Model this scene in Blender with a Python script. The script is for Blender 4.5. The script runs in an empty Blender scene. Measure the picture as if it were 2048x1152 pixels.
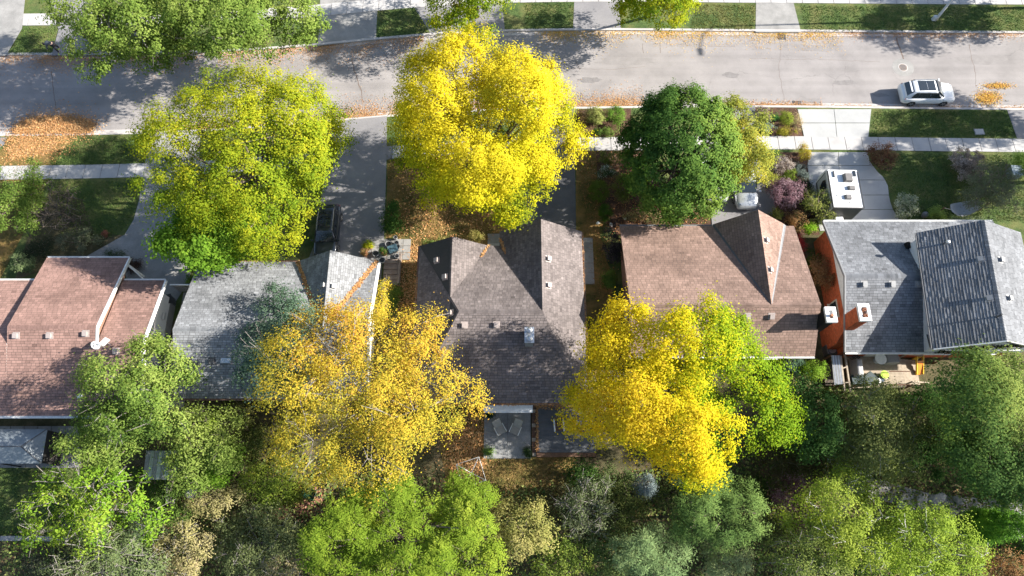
import bpy, bmesh, math, random
import numpy as np
from mathutils import Vector, Matrix

random.seed(7)
RNG = np.random.default_rng(11)
scene = bpy.context.scene
COL = scene.collection
R = math.radians

# ---------------------------------------------------------------- camera, sky, sun, exposure
CAM_H = 50.0            # drone height in metres
TILT = R(20.5)          # tilt of the lens away from straight down
FPX = 1365.33           # 24 mm on a 36 mm wide, 2048 px frame
SUN_EL, SUN_AZ = R(31.0), R(2.0)     # sun stands over +X, a touch towards +Y

cam_d = bpy.data.cameras.new('camera')
cam_d.lens, cam_d.sensor_width = 24.0, 36.0
cam_d.clip_start, cam_d.clip_end = 0.5, 3000.0
cam = bpy.data.objects.new('camera', cam_d)
cam.location = (0, 0, CAM_H)
cam.rotation_euler = (TILT, 0, 0)
COL.objects.link(cam)
scene.camera = cam

world = bpy.data.worlds.new('World')
scene.world = world
world.use_nodes = True
wn = world.node_tree
wn.nodes.clear()
sky = wn.nodes.new('ShaderNodeTexSky')
sky.sky_type = 'NISHITA'
sky.sun_disc = False
sky.sun_elevation = SUN_EL
sky.sun_rotation = math.pi / 2 - SUN_AZ
sky.air_density, sky.dust_density, sky.ozone_density = 1.0, 1.2, 1.0
bg = wn.nodes.new('ShaderNodeBackground')
bg.inputs['Strength'].default_value = 0.085
wo = wn.nodes.new('ShaderNodeOutputWorld')
wn.links.new(sky.outputs[0], bg.inputs[0])
wn.links.new(bg.outputs[0], wo.inputs[0])

sun_d = bpy.data.lights.new('sun', 'SUN')
sun_d.energy, sun_d.angle, sun_d.color = 5.0, R(0.53), (1.0, 0.95, 0.87)
sun = bpy.data.objects.new('sun', sun_d)
sdir = Vector((math.cos(SUN_EL) * math.cos(SUN_AZ), math.cos(SUN_EL) * math.sin(SUN_AZ), math.sin(SUN_EL)))
sun.rotation_euler = sdir.to_track_quat('Z', 'Y').to_euler()
sun.location = (60, 0, 60)
COL.objects.link(sun)

scene.view_settings.view_transform = 'Standard'
scene.view_settings.look = 'None'
scene.view_settings.gamma = 1.0
scene.view_settings.use_curve_mapping = False
scene.view_settings.exposure = 1.5
scene.render.engine = 'CYCLES'
scene.cycles.max_bounces = 6
scene.cycles.diffuse_bounces = 3
scene.cycles.transmission_bounces = 3
scene.cycles.glossy_bounces = 2
scene.cycles.transparent_max_bounces = 4
scene.cycles.caustics_reflective = False
scene.cycles.caustics_refractive = False

# ---------------------------------------------------------------- survey helper: photo point + real height -> plan position
CT, ST = math.cos(TILT), math.sin(TILT)
def at(u, v, z=0.0):
    a, b = (u - 1024) / FPX, (576 - v) / FPX
    s = (CAM_H - z) / (CT - b * ST)
    return Vector((a * s, s * (ST + b * CT), z))
def mpp(u, v, z=0.0):
    b = (576 - v) / FPX
    return (CAM_H - z) / (CT - b * ST) / FPX
G = 0.10     # yard level above the road

# ---------------------------------------------------------------- tagging
def tag(o, label=None, cat=None, group=None, kind=None):
    if label: o['label'] = label
    if cat: o['category'] = cat
    if group: o['group'] = group
    if kind: o['kind'] = kind
    return o
def thing(name, label, cat, loc=(0, 0, 0), rz=0.0, group=None):
    o = bpy.data.objects.new(name, None)
    o.empty_display_size = 0.3
    COL.objects.link(o)
    o.location = loc
    o.rotation_euler = (0, 0, rz)
    return tag(o, label, cat, group)
def adopt(o, parent, world_space=True):
    if parent is None: return o
    o.parent = parent
    if world_space:
        m = Matrix.Identity(4)
        chain = []
        p = parent
        while p is not None:
            chain.append(p); p = p.parent
        for p in reversed(chain):
            m = m @ p.matrix_parent_inverse @ Matrix.LocRotScale(p.location, p.rotation_euler, p.scale)
        o.matrix_parent_inverse = m.inverted()
    return o
def copy_tree(o, parent=None):
    c = o.copy()
    COL.objects.link(c)
    if parent is not None: c.parent = parent
    for ch in [x for x in bpy.data.objects if x.parent == o]:
        copy_tree(ch, c)
    return c

# ---------------------------------------------------------------- mesh collector
class MB:
    def __init__(s): s.v, s.f, s.m = [], [], []
    def add(s, vs, fs, mi=0):
        n = len(s.v)
        s.v += [tuple(p) for p in vs]
        s.f += [tuple(i + n for i in f) for f in fs]
        s.m += [mi] * len(fs)
        return s
    def box(s, x0, x1, y0, y1, z0, z1, mi=0, rz=0.0, piv=None):
        vs = [Vector((x, y, z)) for z in (z0, z1) for x, y in ((x0, y0), (x1, y0), (x1, y1), (x0, y1))]
        if rz:
            c = Vector(piv) if piv else Vector(((x0 + x1) / 2, (y0 + y1) / 2, 0))
            M = Matrix.Rotation(rz, 3, 'Z')
            vs = [M @ (p - c) + c for p in vs]
        return s.add(vs, [(3, 2, 1, 0), (4, 5, 6, 7), (0, 1, 5, 4), (1, 2, 6, 5), (2, 3, 7, 6), (3, 0, 4, 7)], mi)
    def hexa(s, bot, top, mi=0):
        return s.add(list(bot) + list(top), [(3, 2, 1, 0), (4, 5, 6, 7), (0, 1, 5, 4), (1, 2, 6, 5), (2, 3, 7, 6), (3, 0, 4, 7)], mi)
    def prism(s, poly, z0, z1, mi=0, mi_side=None):
        n = len(poly)
        vs = [(p[0], p[1], z0) for p in poly] + [(p[0], p[1], z1) for p in poly]
        s.add(vs, [tuple(range(n - 1, -1, -1)), tuple(range(n, 2 * n))], mi)
        s.add(vs, [(i, (i + 1) % n, n + (i + 1) % n, n + i) for i in range(n)], mi if mi_side is None else mi_side)
        return s
    def slab(s, pts, th, mi=0, mi_side=None):
        n = len(pts)
        vs = [Vector(p) for p in pts] + [Vector(p) - Vector((0, 0, th)) for p in pts]
        s.add(vs, [tuple(range(n))], mi)
        s.add(vs, [tuple(range(2 * n - 1, n - 1, -1))] + [(i, n + i, n + (i + 1) % n, (i + 1) % n) for i in range(n)], mi if mi_side is None else mi_side)
        return s
    def tube(s, pts, rads, seg=6, mi=0, cap=True):
        pts = [Vector(p) for p in pts]
        rings = []
        for i, p in enumerate(pts):
            d = (pts[min(i + 1, len(pts) - 1)] - pts[max(i - 1, 0)])
            d = d.normalized() if d.length > 1e-9 else Vector((0, 0, 1))
            a = d.cross(Vector((0, 0, 1)) if abs(d.z) < 0.95 else Vector((1, 0, 0))).normalized()
            b = d.cross(a)
            r = rads[i] if hasattr(rads, '__len__') else rads
            rings.append([p + (a * math.cos(2 * math.pi * k / seg) + b * math.sin(2 * math.pi * k / seg)) * r for k in range(seg)])
        vs = [q for ring in rings for q in ring]
        fs = []
        for i in range(len(rings) - 1):
            for k in range(seg):
                fs.append((i * seg + k, (i + 1) * seg + k, (i + 1) * seg + (k + 1) % seg, i * seg + (k + 1) % seg))
        if cap:
            fs.append(tuple(range(seg)))
            fs.append(tuple(reversed(range((len(rings) - 1) * seg, len(rings) * seg))))
        return s.add(vs, fs, mi)
    def lathe(s, prof, c=(0, 0, 0), seg=16, mi=0):
        c = Vector(c)
        vs, fs = [], []
        for r, z in prof:
            for k in range(seg):
                a = 2 * math.pi * k / seg
                vs.append(c + Vector((r * math.cos(a), r * math.sin(a), z)))
        for i in range(len(prof) - 1):
            for k in range(seg):
                fs.append((i * seg + k, i * seg + (k + 1) % seg, (i + 1) * seg + (k + 1) % seg, (i + 1) * seg + k))
        fs.append(tuple(reversed(range(seg))))
        fs.append(tuple(range((len(prof) - 1) * seg, len(prof) * seg)))
        return s.add(vs, fs, mi)
    def build(s, name, mats, parent=None, world_space=True, smooth=False, bevel=0.0):
        me = bpy.data.meshes.new(name)
        me.from_pydata(s.v, [], s.f)
        mats = mats if isinstance(mats, (list, tuple)) else [mats]
        for m in mats: me.materials.append(m)
        if len(mats) > 1: me.polygons.foreach_set('material_index', s.m)
        if smooth: me.polygons.foreach_set('use_smooth', [True] * len(me.polygons))
        me.update()
        o = bpy.data.objects.new(name, me)
        COL.objects.link(o)
        adopt(o, parent, world_space)
        if bevel:
            b = o.modifiers.new('bevel', 'BEVEL')
            b.width, b.segments, b.limit_method = bevel, 2, 'ANGLE'
        return o

# ---------------------------------------------------------------- materials
MATS = {}
def newmat(name):
    m = bpy.data.materials.new(name)
    m.use_nodes = True
    nt = m.node_tree
    for n in list(nt.nodes): nt.nodes.remove(n)
    out = nt.nodes.new('ShaderNodeOutputMaterial')
    MATS[name] = m
    return m, nt, out
def node(nt, typ, **kw):
    n = nt.nodes.new(typ)
    for k, v in kw.items():
        if k in n.inputs.keys() if hasattr(n.inputs, 'keys') else False: n.inputs[k].default_value = v
        else: setattr(n, k, v)
    return n
def noise(nt, scale, detail=4.0, rough=0.6, vec=None):
    n = nt.nodes.new('ShaderNodeTexNoise')
    n.inputs['Scale'].default_value = scale
    n.inputs['Detail'].default_value = detail
    n.inputs['Roughness'].default_value = rough
    if vec is not None: nt.links.new(vec, n.inputs['Vector'])
    return n
def ramp(nt, fac, stops):
    r = nt.nodes.new('ShaderNodeValToRGB')
    e = r.color_ramp.elements
    while len(e) > 1: e.remove(e[0])
    e[0].position, e[0].color = stops[0][0], (*stops[0][1], 1)
    for p, c in stops[1:]:
        k = e.new(p); k.color = (*c, 1)
    nt.links.new(fac, r.inputs[0])
    return r
def mixc(nt, fac, a, b, mode='MIX'):
    m = nt.nodes.new('ShaderNodeMix')
    m.data_type = 'RGBA'; m.blend_type = mode
    for inp, val in ((m.inputs[0], fac), (m.inputs[6], a), (m.inputs[7], b)):
        if hasattr(val, 'is_output'): nt.links.new(val, inp)
        elif isinstance(val, (int, float)): inp.default_value = val
        else: inp.default_value = (*val, 1)
    return m.outputs[2]
def surface(name, stops, scale=2.0, fine=30.0, fine_amt=0.25, rough=0.9, bump=0.3, bump_dist=0.01, spec=0.3, detail=6.0, attr=False, extra=None):
    """a weathered matt surface: large tone drift from a ramp, fine grain, relief"""
    m, nt, out = newmat(name)
    geo = nt.nodes.new('ShaderNodeNewGeometry')
    n1 = noise(nt, scale, detail, 0.65, geo.outputs['Position'])
    c = ramp(nt, n1.outputs[0], stops).outputs[0]
    n2 = noise(nt, fine, 3.0, 0.7, geo.outputs['Position'])
    g = ramp(nt, n2.outputs[0], [(0.25, (1 - fine_amt,) * 3), (0.75, (1 + fine_amt,) * 3)]).outputs[0]
    c = mixc(nt, 1.0, c, g, 'MULTIPLY')
    if attr:
        a = nt.nodes.new('ShaderNodeAttribute'); a.attribute_name = 'tone'
        c = mixc(nt, 1.0, c, a.outputs['Color'], 'MULTIPLY')
    if extra: c = extra(nt, c, geo)
    b = nt.nodes.new('ShaderNodeBsdfPrincipled')
    nt.links.new(c, b.inputs['Base Color'])
    b.inputs['Roughness'].default_value = rough
    b.inputs['Specular IOR Level'].default_value = spec
    if bump:
        bp = nt.nodes.new('ShaderNodeBump')
        bp.inputs['Strength'].default_value = bump
        bp.inputs['Distance'].default_value = bump_dist
        nt.links.new(n2.outputs[0], bp.inputs['Height'])
        nt.links.new(bp.outputs[0], b.inputs['Normal'])
    nt.links.new(b.outputs[0], out.inputs[0])
    return m
def plain(name, col, rough=0.6, metal=0.0, spec=0.5, coat=0.0, var=0.12, scale=6.0):
    m, nt, out = newmat(name)
    geo = nt.nodes.new('ShaderNodeNewGeometry')
    n1 = noise(nt, scale, 5.0, 0.65, geo.outputs['Position'])
    lo = tuple(c * (1 - var) for c in col); hi = tuple(min(1, c * (1 + var)) for c in col)
    c = ramp(nt, n1.outputs[0], [(0.3, lo), (0.7, hi)]).outputs[0]
    b = nt.nodes.new('ShaderNodeBsdfPrincipled')
    nt.links.new(c, b.inputs['Base Color'])
    b.inputs['Roughness'].default_value = rough
    b.inputs['Metallic'].default_value = metal
    b.inputs['Specular IOR Level'].default_value = spec
    b.inputs['Coat Weight'].default_value = coat
    b.inputs['Coat Roughness'].default_value = 0.05
    nt.links.new(b.outputs[0], out.inputs[0])
    return m
def leafmat(name, trans=0.32):
    m, nt, out = newmat(name)
    a = nt.nodes.new('ShaderNodeAttribute'); a.attribute_name = 'tone'
    d = nt.nodes.new('ShaderNodeBsdfDiffuse')
    t = nt.nodes.new('ShaderNodeBsdfTranslucent')
    nt.links.new(a.outputs['Color'], d.inputs[0])
    hs = nt.nodes.new('ShaderNodeHueSaturation')
    hs.inputs['Saturation'].default_value = 1.1
    nt.links.new(a.outputs['Color'], hs.inputs['Color'])
    nt.links.new(hs.outputs[0], t.inputs[0])
    mx = nt.nodes.new('ShaderNodeMixShader'); mx.inputs[0].default_value = trans
    nt.links.new(d.outputs[0], mx.inputs[1]); nt.links.new(t.outputs[0], mx.inputs[2])
    nt.links.new(mx.outputs[0], out.inputs[0])
    return m

def grey(v): return (v, v, v)
def road_extra(nt, c, geo):
    # faint hairline cracking and long wheel-track streaks of the old asphalt
    sep = nt.nodes.new('ShaderNodeMapping'); sep.inputs['Scale'].default_value = (0.02, 0.9, 1)
    nt.links.new(geo.outputs['Position'], sep.inputs['Vector'])
    st = noise(nt, 1.0, 4, 0.6, sep.outputs[0])
    s = ramp(nt, st.outputs[0], [(0.35, grey(0.9)), (0.65, grey(1.07))]).outputs[0]
    c = mixc(nt, 1.0, c, s, 'MULTIPLY')
    wv = noise(nt, 0.9, 3, 0.6, geo.outputs['Position'])
    add = nt.nodes.new('ShaderNodeVectorMath'); add.operation = 'ADD'
    nt.links.new(geo.outputs['Position'], add.inputs[0]); nt.links.new(wv.outputs['Color'], add.inputs[1])
    vo = nt.nodes.new('ShaderNodeTexVoronoi'); vo.feature = 'DISTANCE_TO_EDGE'
    vo.inputs['Scale'].default_value = 0.33
    nt.links.new(add.outputs[0], vo.inputs['Vector'])
    k = ramp(nt, vo.outputs['Distance'], [(0.0, grey(0.72)), (0.012, grey(1.0))]).outputs[0]
    msk = noise(nt, 0.25, 2, 0.5, geo.outputs['Position'])
    kf = ramp(nt, msk.outputs[0], [(0.5, grey(0.0)), (0.62, grey(0.8))]).outputs[0]
    return mixc(nt, kf, c, mixc(nt, 1.0, c, k, 'MULTIPLY'))
M_ROAD = surface('old_asphalt', [(0.3, (0.205, 0.19, 0.182)), (0.5, (0.25, 0.231, 0.222)), (0.72, (0.29, 0.268, 0.256))], 0.35, 55, 0.18, 0.92, 0.4, 0.01, extra=road_extra)
M_DARKASPH = surface('dark_asphalt', [(0.3, (0.075, 0.075, 0.08)), (0.7, (0.125, 0.122, 0.125))], 0.6, 45, 0.25, 0.92, 0.4, 0.01)
M_MIDASPH = surface('grey_driveway_asphalt', [(0.3, (0.17, 0.165, 0.17)), (0.7, (0.235, 0.225, 0.225))], 0.5, 45, 0.22, 0.92, 0.4, 0.01)
M_CONC = surface('concrete', [(0.3, (0.33, 0.32, 0.31)), (0.5, (0.385, 0.372, 0.36)), (0.7, (0.43, 0.415, 0.40))], 0.7, 28, 0.12, 0.9, 0.25, 0.006)
M_CONC_NEW = surface('pale_concrete', [(0.3, (0.31, 0.31, 0.305)), (0.5, (.35, .35, .34)), (0.7, (0.385, 0.38, 0.37))], 0.6, 28, 0.08, 0.88, 0.2, 0.005)
M_CONC_OLD = surface('weathered_concrete', [(0.3, (0.20, 0.195, 0.185)), (0.7, (0.30, 0.29, 0.275))], 1.1, 22, 0.2, 0.92, 0.35, 0.008)
M_KERB = surface('kerb_concrete', [(0.3, (0.36, 0.33, 0.31)), (0.7, (0.47, 0.44, 0.42))], 0.9, 25, 0.18, 0.9, 0.3, 0.006)
M_TAR_SHADOW = surface('sealant_and_shadow', [(0.3, (0.11, 0.085, 0.07)), (0.7, (0.19, 0.14, 0.11))], 3.0, 40, 0.25, 0.9, 0.2)
def grassmat(name, dark, mid, lite, dry, dry_amt):
    def ex(nt, c, geo):
        n = noise(nt, 0.55, 5, 0.65, geo.outputs['Position'])
        f = ramp(nt, n.outputs[0], [(0.52 - dry_amt * 0.3, grey(0.0)), (0.68 - dry_amt * 0.2, grey(min(1, 0.4 + dry_amt)))]).outputs[0]
        return mixc(nt, f, c, dry)
    return surface(name, [(0.28, dark), (0.5, mid), (0.72, lite)], 1.6, 38, 0.45, 0.95, 0.9, 0.05, spec=0.15, extra=ex)
M_GRASS = grassmat('lawn_grass', (0.045, 0.07, 0.025), (0.068, 0.105, 0.032), (0.10, 0.14, 0.042), (0.17, 0.16, 0.06), 0.3)
M_DRYGRASS = grassmat('dry_lawn', (0.045, 0.055, 0.015), (0.085, 0.085, 0.025), (0.15, 0.125, 0.04), (0.26, 0.16, 0.06), 0.5)
M_SOIL = surface('leaf_litter_soil', [(0.3, (0.05, 0.05, 0.025)), (0.5, (0.09, 0.08, 0.042)), (0.72, (0.16, 0.125, 0.075))], 1.2, 26, 0.5, 0.97, 0.9, 0.04, spec=0.1)
M_MULCH = surface('bark_mulch', [(0.3, (0.05, 0.03, 0.022)), (0.7, (0.13, 0.075, 0.05))], 2.5, 22, 0.5, 0.97, 0.9, 0.05, spec=0.1)
M_REDMULCH = surface('red_bark_mulch', [(0.3, (0.22, 0.11, 0.065)), (0.7, (0.36, 0.20, 0.12))], 2.5, 22, 0.45, 0.97, 0.9, 0.05, spec=0.1)
M_FARGROUND = surface('far_ground', [(0.3, (0.04, 0.06, 0.02)), (0.7, (0.09, 0.10, 0.04))], 0.05, 1.5, 0.3, 0.97, 0.3, 0.05, spec=0.1)
M_LEAF = leafmat('leaf', 0.42)
M_NEEDLE = leafmat('needle', 0.12)
M_DEADLEAF = leafmat('fallen_leaf', 0.08)
M_BIRCH = surface('birch_bark', [(0.3, (0.34, 0.32, 0.29)), (0.7, (0.5, 0.48, 0.45))], 3.0, 12, 0.4, 0.9, 0.4, 0.01)
M_BARK = surface('bark', [(0.3, (0.09, 0.07, 0.055)), (0.7, (0.19, 0.155, 0.125))], 3.0, 30, 0.35, 0.95, 0.8, 0.03)
M_PALEBARK = surface('pale_bark', [(0.3, (0.17, 0.15, 0.135)), (0.7, (0.29, 0.265, 0.24))], 3.0, 30, 0.3, 0.95, 0.7, 0.02)
def shinglemat(name, col): 
    lo = tuple(c * 0.9 for c in col); hi = tuple(c * 1.09 for c in col)
    def ex(nt, c, geo):
        n = noise(nt, 0.35, 5, 0.7, geo.outputs['Position'])
        f = ramp(nt, n.outputs[0], [(0.38, grey(0.80)), (0.5, grey(1.0)), (0.66, grey(1.12))]).outputs[0]
        return mixc(nt, 1.0, c, f, 'MULTIPLY')
    return surface(name, [(0.3, lo), (0.7, hi)], 0.8, 40, 0.2, 0.95, 0.5, 0.006, spec=0.15, attr=True, extra=ex)
M_SH1 = shinglemat('rust_pink_shingle', (0.265, 0.163, 0.135))
M_SH2 = shinglemat('grey_shingle', (0.215, 0.22, 0.228))
M_SH3 = shinglemat('taupe_shingle', (0.152, 0.13, 0.125))
M_SH4 = shinglemat('brown_shingle', (0.235, 0.16, 0.13))
M_SH5 = shinglemat('slate_grey_shingle', (0.178, 0.184, 0.195))
M_WHITE = plain('white_paint', (0.74, 0.74, 0.72), 0.55)
M_CREAM = plain('cream_paint', (0.62, 0.56, 0.44), 0.6)
M_STUCCO = surface('white_stucco', [(0.3, (0.66, 0.65, 0.63)), (0.7, (0.76, 0.75, 0.73))], 0.7, 30, 0.06, 0.9, 0.4, 0.01)
M_FASCIA = plain('brown_fascia', (0.24, 0.14, 0.10), 0.6)
M_GREYFASCIA = plain('grey_fascia', (0.22, 0.22, 0.225), 0.6)
M_STEEL = plain('galvanised_steel', (0.55, 0.56, 0.57), 0.4, 0.7)
M_VENT = plain('vent_grey', (0.27, 0.27, 0.27), 0.6)
M_VENTBR = plain('vent_beige', (0.33, 0.28, 0.26), 0.6)
M_BLACK = plain('black_plastic', (0.025, 0.025, 0.028), 0.55)
M_DKGREY = plain('dark_grey_plastic', (0.09, 0.09, 0.095), 0.6)
M_GLASS = plain('window_glass', (0.035, 0.045, 0.055), 0.06, 0.0, 0.8, var=0.1)
M_CARGLASS = plain('car_glass', (0.02, 0.026, 0.032), 0.05, 0.0, 0.9, var=0.05)
def brickmat(name, c1, c2, mortar):
    m, nt, out = newmat(name)
    geo = nt.nodes.new('ShaderNodeNewGeometry')
    n1 = noise(nt, 5.0, 4, 0.6, geo.outputs['Position'])
    c = ramp(nt, n1.outputs[0], [(0.35, c1), (0.65, c2)]).outputs[0]
    a = nt.nodes.new('ShaderNodeAttribute'); a.attribute_name = 'tone'
    c = mixc(nt, 1.0, c, a.outputs['Color'], 'MULTIPLY')
    b = nt.nodes.new('ShaderNodeBsdfPrincipled')
    nt.links.new(c, b.inputs['Base Color']); b.inputs['Roughness'].default_value = 0.92
    nt.links.new(b.outputs[0], out.inputs[0])
    return m
M_BRICK = brickmat('orange_brick', (0.40, 0.085, 0.028), (0.52, 0.125, 0.045), None)
M_BRICKBROWN = brickmat('brown_brick', (0.20, 0.10, 0.07), (0.30, 0.16, 0.11), None)
M_MORTAR = plain('brick_mortar', (0.30, 0.17, 0.12), 0.95)
M_WOOD = surface('weathered_deck_wood', [(0.3, (0.30, 0.245, 0.185)), (0.7, (0.43, 0.36, 0.28))], 4.0, 30, 0.2, 0.9, 0.4)
M_BROWNWOOD = surface('brown_stained_wood', [(0.3, (0.10, 0.055, 0.035)), (0.7, (0.19, 0.11, 0.07))], 4.0, 30, 0.25, 0.85, 0.4)
M_GREYDECK = surface('slate_grey_decking', [(0.3, (0.085, 0.09, 0.10)), (0.7, (0.13, 0.135, 0.145))], 2.0, 30, 0.15, 0.8, 0.3)
M_STONE = surface('flat_stone', [(0.3, (0.30, 0.275, 0.255)), (0.7, (0.46, 0.43, 0.40))], 2.0, 18, 0.25, 0.92, 0.6, 0.02)
M_STEP = surface('brown_stone_step', [(0.3, (0.16, 0.125, 0.105)), (0.7, (0.27, 0.22, 0.19))], 2.0, 18, 0.25, 0.92, 0.6, 0.02)
M_TERRA = plain('terracotta', (0.36, 0.15, 0.08), 0.8)

# ---------------------------------------------------------------- leaf meshes (numpy, one quad per leaf)
def quads_object(name, V, C, mat, parent=None, world_space=True):
    """V (N,4,3) quad corners, C (N,3) colour per quad"""
    N = len(V)
    me = bpy.data.meshes.new(name)
    me.vertices.add(N * 4); me.loops.add(N * 4); me.polygons.add(N)
    me.vertices.foreach_set('co', np.ascontiguousarray(V, dtype=np.float32).ravel())
    me.loops.foreach_set('vertex_index', np.arange(N * 4, dtype=np.int32))
    me.polygons.foreach_set('loop_start', np.arange(0, N * 4, 4, dtype=np.int32))
    me.update(calc_edges=True)
    ca = me.color_attributes.new('tone', 'FLOAT_COLOR', 'POINT')
    cc = np.ones((N, 4, 4), dtype=np.float32)
    cc[:, :, :3] = C[:, None, :]
    ca.data.foreach_set('color', cc.ravel())
    me.materials.append(mat)
    o = bpy.data.objects.new(name, me)
    COL.objects.link(o)
    return adopt(o, parent, world_space)
def unit(a): return a / np.maximum(np.linalg.norm(a, axis=-1, keepdims=True), 1e-9)
def leaf_quads(pos, nrm, axis, L, W, fold=0.15):
    nrm = unit(nrm)
    axis = unit(axis - nrm * (axis * nrm).sum(-1, keepdims=True))
    side = np.cross(nrm, axis)
    L, W = L[:, None], W[:, None]
    b = pos - axis * L * 0.5
    t = pos + axis * L * 0.5
    s1 = pos + side * W * 0.5 + nrm * W * fold - axis * L * 0.06
    s2 = pos - side * W * 0.5 + nrm * W * fold - axis * L * 0.06
    return np.stack([b, s2, t, s1], axis=1)
def pal_pick(pal, w):
    pal = np.array(pal, dtype=float)
    x = np.clip(w, 0, 0.9999) * (len(pal) - 1)
    i = x.astype(int)
    f = (x - i)[:, None]
    return pal[i] * (1 - f) + pal[np.minimum(i + 1, len(pal) - 1)] * f
def blob_noise(rng, P, n=6, f=0.5):
    out = np.zeros(len(P))
    for k in range(n):
        d = rng.normal(size=3); d /= np.linalg.norm(d)
        out += np.sin(P @ d * f * rng.uniform(0.6, 2.0) + rng.uniform(0, 6.28))
    return out / n

STY = dict(lobes=9, lobe=0.42, core=0.55, sub=7, clumps=5.0, cr=0.42, m=34, L=0.24, W=0.15, up=0.5, out=0.6, rnd=0.42, wj=0.11, fill=0.22, pv=0.45, mat=None, low=-0.45,
           bark=None, limbs=1.0, twigs=0, trunk=0.22, drop=0.0, kind='broad', shade=0.0, fold=0.15)
SEED = [100]
CMUL, MMUL, LMUL = 2.04, 2.6, 0.73     # leaf clumps, leaves per clump, leaf size
def plant(name, label, cat, u, v, zc, rx, ry, rz, pal, group=None, grad=None, gz=G, trunk_at=None, plan=None, **kw):
    """one tree or shrub: trunk and limbs that taper, leaf clumps on the limb ends. u,v,rx,ry: where its crown lies in the survey; zc: crown mid height (m)"""
    S = dict(STY); S.update(kw)
    SEED[0] += 1
    rng = np.random.default_rng(SEED[0])
    c = at(u, v, zc) if plan is None else Vector((plan[0], plan[1], zc))
    k = mpp(u, v, zc) if plan is None else 1.0
    RX, RY, RZ = rx * k, ry * k / 0.93, rz
    RM = (RX + RY) / 2
    base = (c.x, c.y, gz) if trunk_at is None else (trunk_at[0], trunk_at[1], gz)
    t = thing(name, label, cat, base, 0, group)
    cen = np.array([c.x, c.y, zc]); sc = np.array([RX, RY, RZ])
    kind = S['kind']
    lob = []
    if kind == 'dome':
        lob.append((np.zeros(3), 0.97))
        S['lobes'] = 0
    elif kind == 'cone':
        for i in range(7):
            h = -0.9 + 1.7 * i / 6
            lob.append((np.array([rng.normal(0, .03), rng.normal(0, .03), h]), 0.85 * (1 - (h + 0.9) / 2.05) ** 0.8 + 0.06))
    else:
        lob.append((np.array([0, 0, 0.05]), S['core']))
        n = S['lobes']
        ph = rng.uniform(0, 6.28)
        for i in range(n):
            a = ph + i * 2.39996 + rng.normal(0, 0.2)
            el = rng.uniform(-0.25, 0.95) if n > 4 else rng.uniform(0, 0.6)
            rr = S['lobe'] * rng.uniform(0.75, 1.2)
            d = (1.0 - rr) * rng.uniform(0.86, 1.08)
            lob.append((np.array([math.cos(a) * math.cos(el) * d, math.sin(a) * math.cos(el) * d, math.sin(el) * d]), rr))
    n1 = len(lob)
    if S['sub'] and kind not in ('dome', 'cone'):
        base1 = list(lob)
        for q, (c1, r1) in enumerate(base1):
            ns = S['sub'] if q else S['sub'] * 2
            for _ in range(ns):
                dd = rng.normal(size=3) + c1 * 1.6 + np.array([0, 0, 0.5]); dd /= np.linalg.norm(dd)
                r2 = r1 * rng.uniform(0.36, 0.56) * (0.8 if q == 0 else 1)
                c2 = c1 + dd * (r1 * rng.uniform(0.72, 0.95))
                if any(np.linalg.norm(c2 - b1[0]) < b1[1] * 0.62 for j, b1 in enumerate(base1) if j != q): continue
                lob.append((c2, r2))
    lc = np.array([l[0] for l in lob]); lr = np.array([l[1] for l in lob])
    nc = max(6, int(S['clumps'] * CMUL * RX * RY * (RZ / RM * 0.5 + 0.5)))
    pr = lr ** 2
    if len(lob) > n1: pr[:n1] *= 0.35; pr[0] *= 3.0
    pr = pr / pr.sum()
    li = rng.choice(len(lob), size=nc * 2, p=pr)
    d = unit(rng.normal(size=(nc * 2, 3)) + np.array([0, 0, 0.35]))
    rad = lr[li] * (1 - 0.32 * rng.random(nc * 2) ** 2)
    cp = lc[li] + d * rad[:, None]
    # drop clumps buried inside other lobes or on the underside
    inside = np.zeros(len(cp), bool)
    for q in range(len(lob)):
        inside |= (np.linalg.norm(cp - lc[q], axis=1) < lr[q] * 0.68) & (li != q)
    keep = (~inside) & (cp[:, 2] > S['low'])
    cp, d = cp[keep][:nc], d[keep][:nc]
    nf = int(nc * S['fill']) if kind not in ('dome', 'cone') else 0
    if nf:      # twigs and leaves deep inside the crown
        dv = unit(rng.normal(size=(nf, 3)))
        fp = dv * (0.2 + 0.55 * rng.random((nf, 1)) ** 0.5)
        cp = np.vstack([cp, fp]); d = np.vstack([d, dv])
    CP = cen + cp * sc
    outd = unit(cp / np.maximum(sc / sc.max(), 0.3) + d * 0.7)
    nc = len(CP)
    m = int(S['m'] * MMUL)
    size = rng.uniform(0.65, 1.35, nc)
    off = rng.normal(size=(nc, m, 3)) * (S['cr'] * 0.72 * size)[:, None, None] * np.array([1, 1, 0.62])
    off[..., 2] -= S['drop'] * np.linalg.norm(off[..., :2], axis=-1)
    if kind == 'frond':
        # compound leaves: each clump is a spray of fronds with leaflets set along a drooping rib
        fr = max(3, m // 9)
        ang = rng.uniform(0, 6.28, (nc, fr))
        ln = rng.uniform(0.5, 0.85, (nc, fr))
        tt = np.linspace(0.25, 1.0, 9)
        dx = np.cos(ang)[:, :, None] * ln[:, :, None] * tt; dy = np.sin(ang)[:, :, None] * ln[:, :, None] * tt
        dz = 0.22 * tt - 0.42 * tt ** 2 + rng.normal(0, 0.03, (nc, fr, 9))
        off = np.stack([dx, dy, dz], -1).reshape(nc, fr * 9, 3)
        m = fr * 9
        rib = np.stack([np.cos(ang), np.sin(ang), -0.3 * np.ones_like(ang)], -1)
        rib = np.repeat(rib[:, :, None, :], 9, axis=2).reshape(nc, m, 3)
        sgn = np.where(np.arange(9) % 2 == 0, 1.0, -1.0)
        side = np.stack([-np.sin(ang), np.cos(ang), np.zeros_like(ang)], -1)
        side = (side[:, :, None, :] * sgn[None, None, :, None]).reshape(nc, m, 3)
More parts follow.
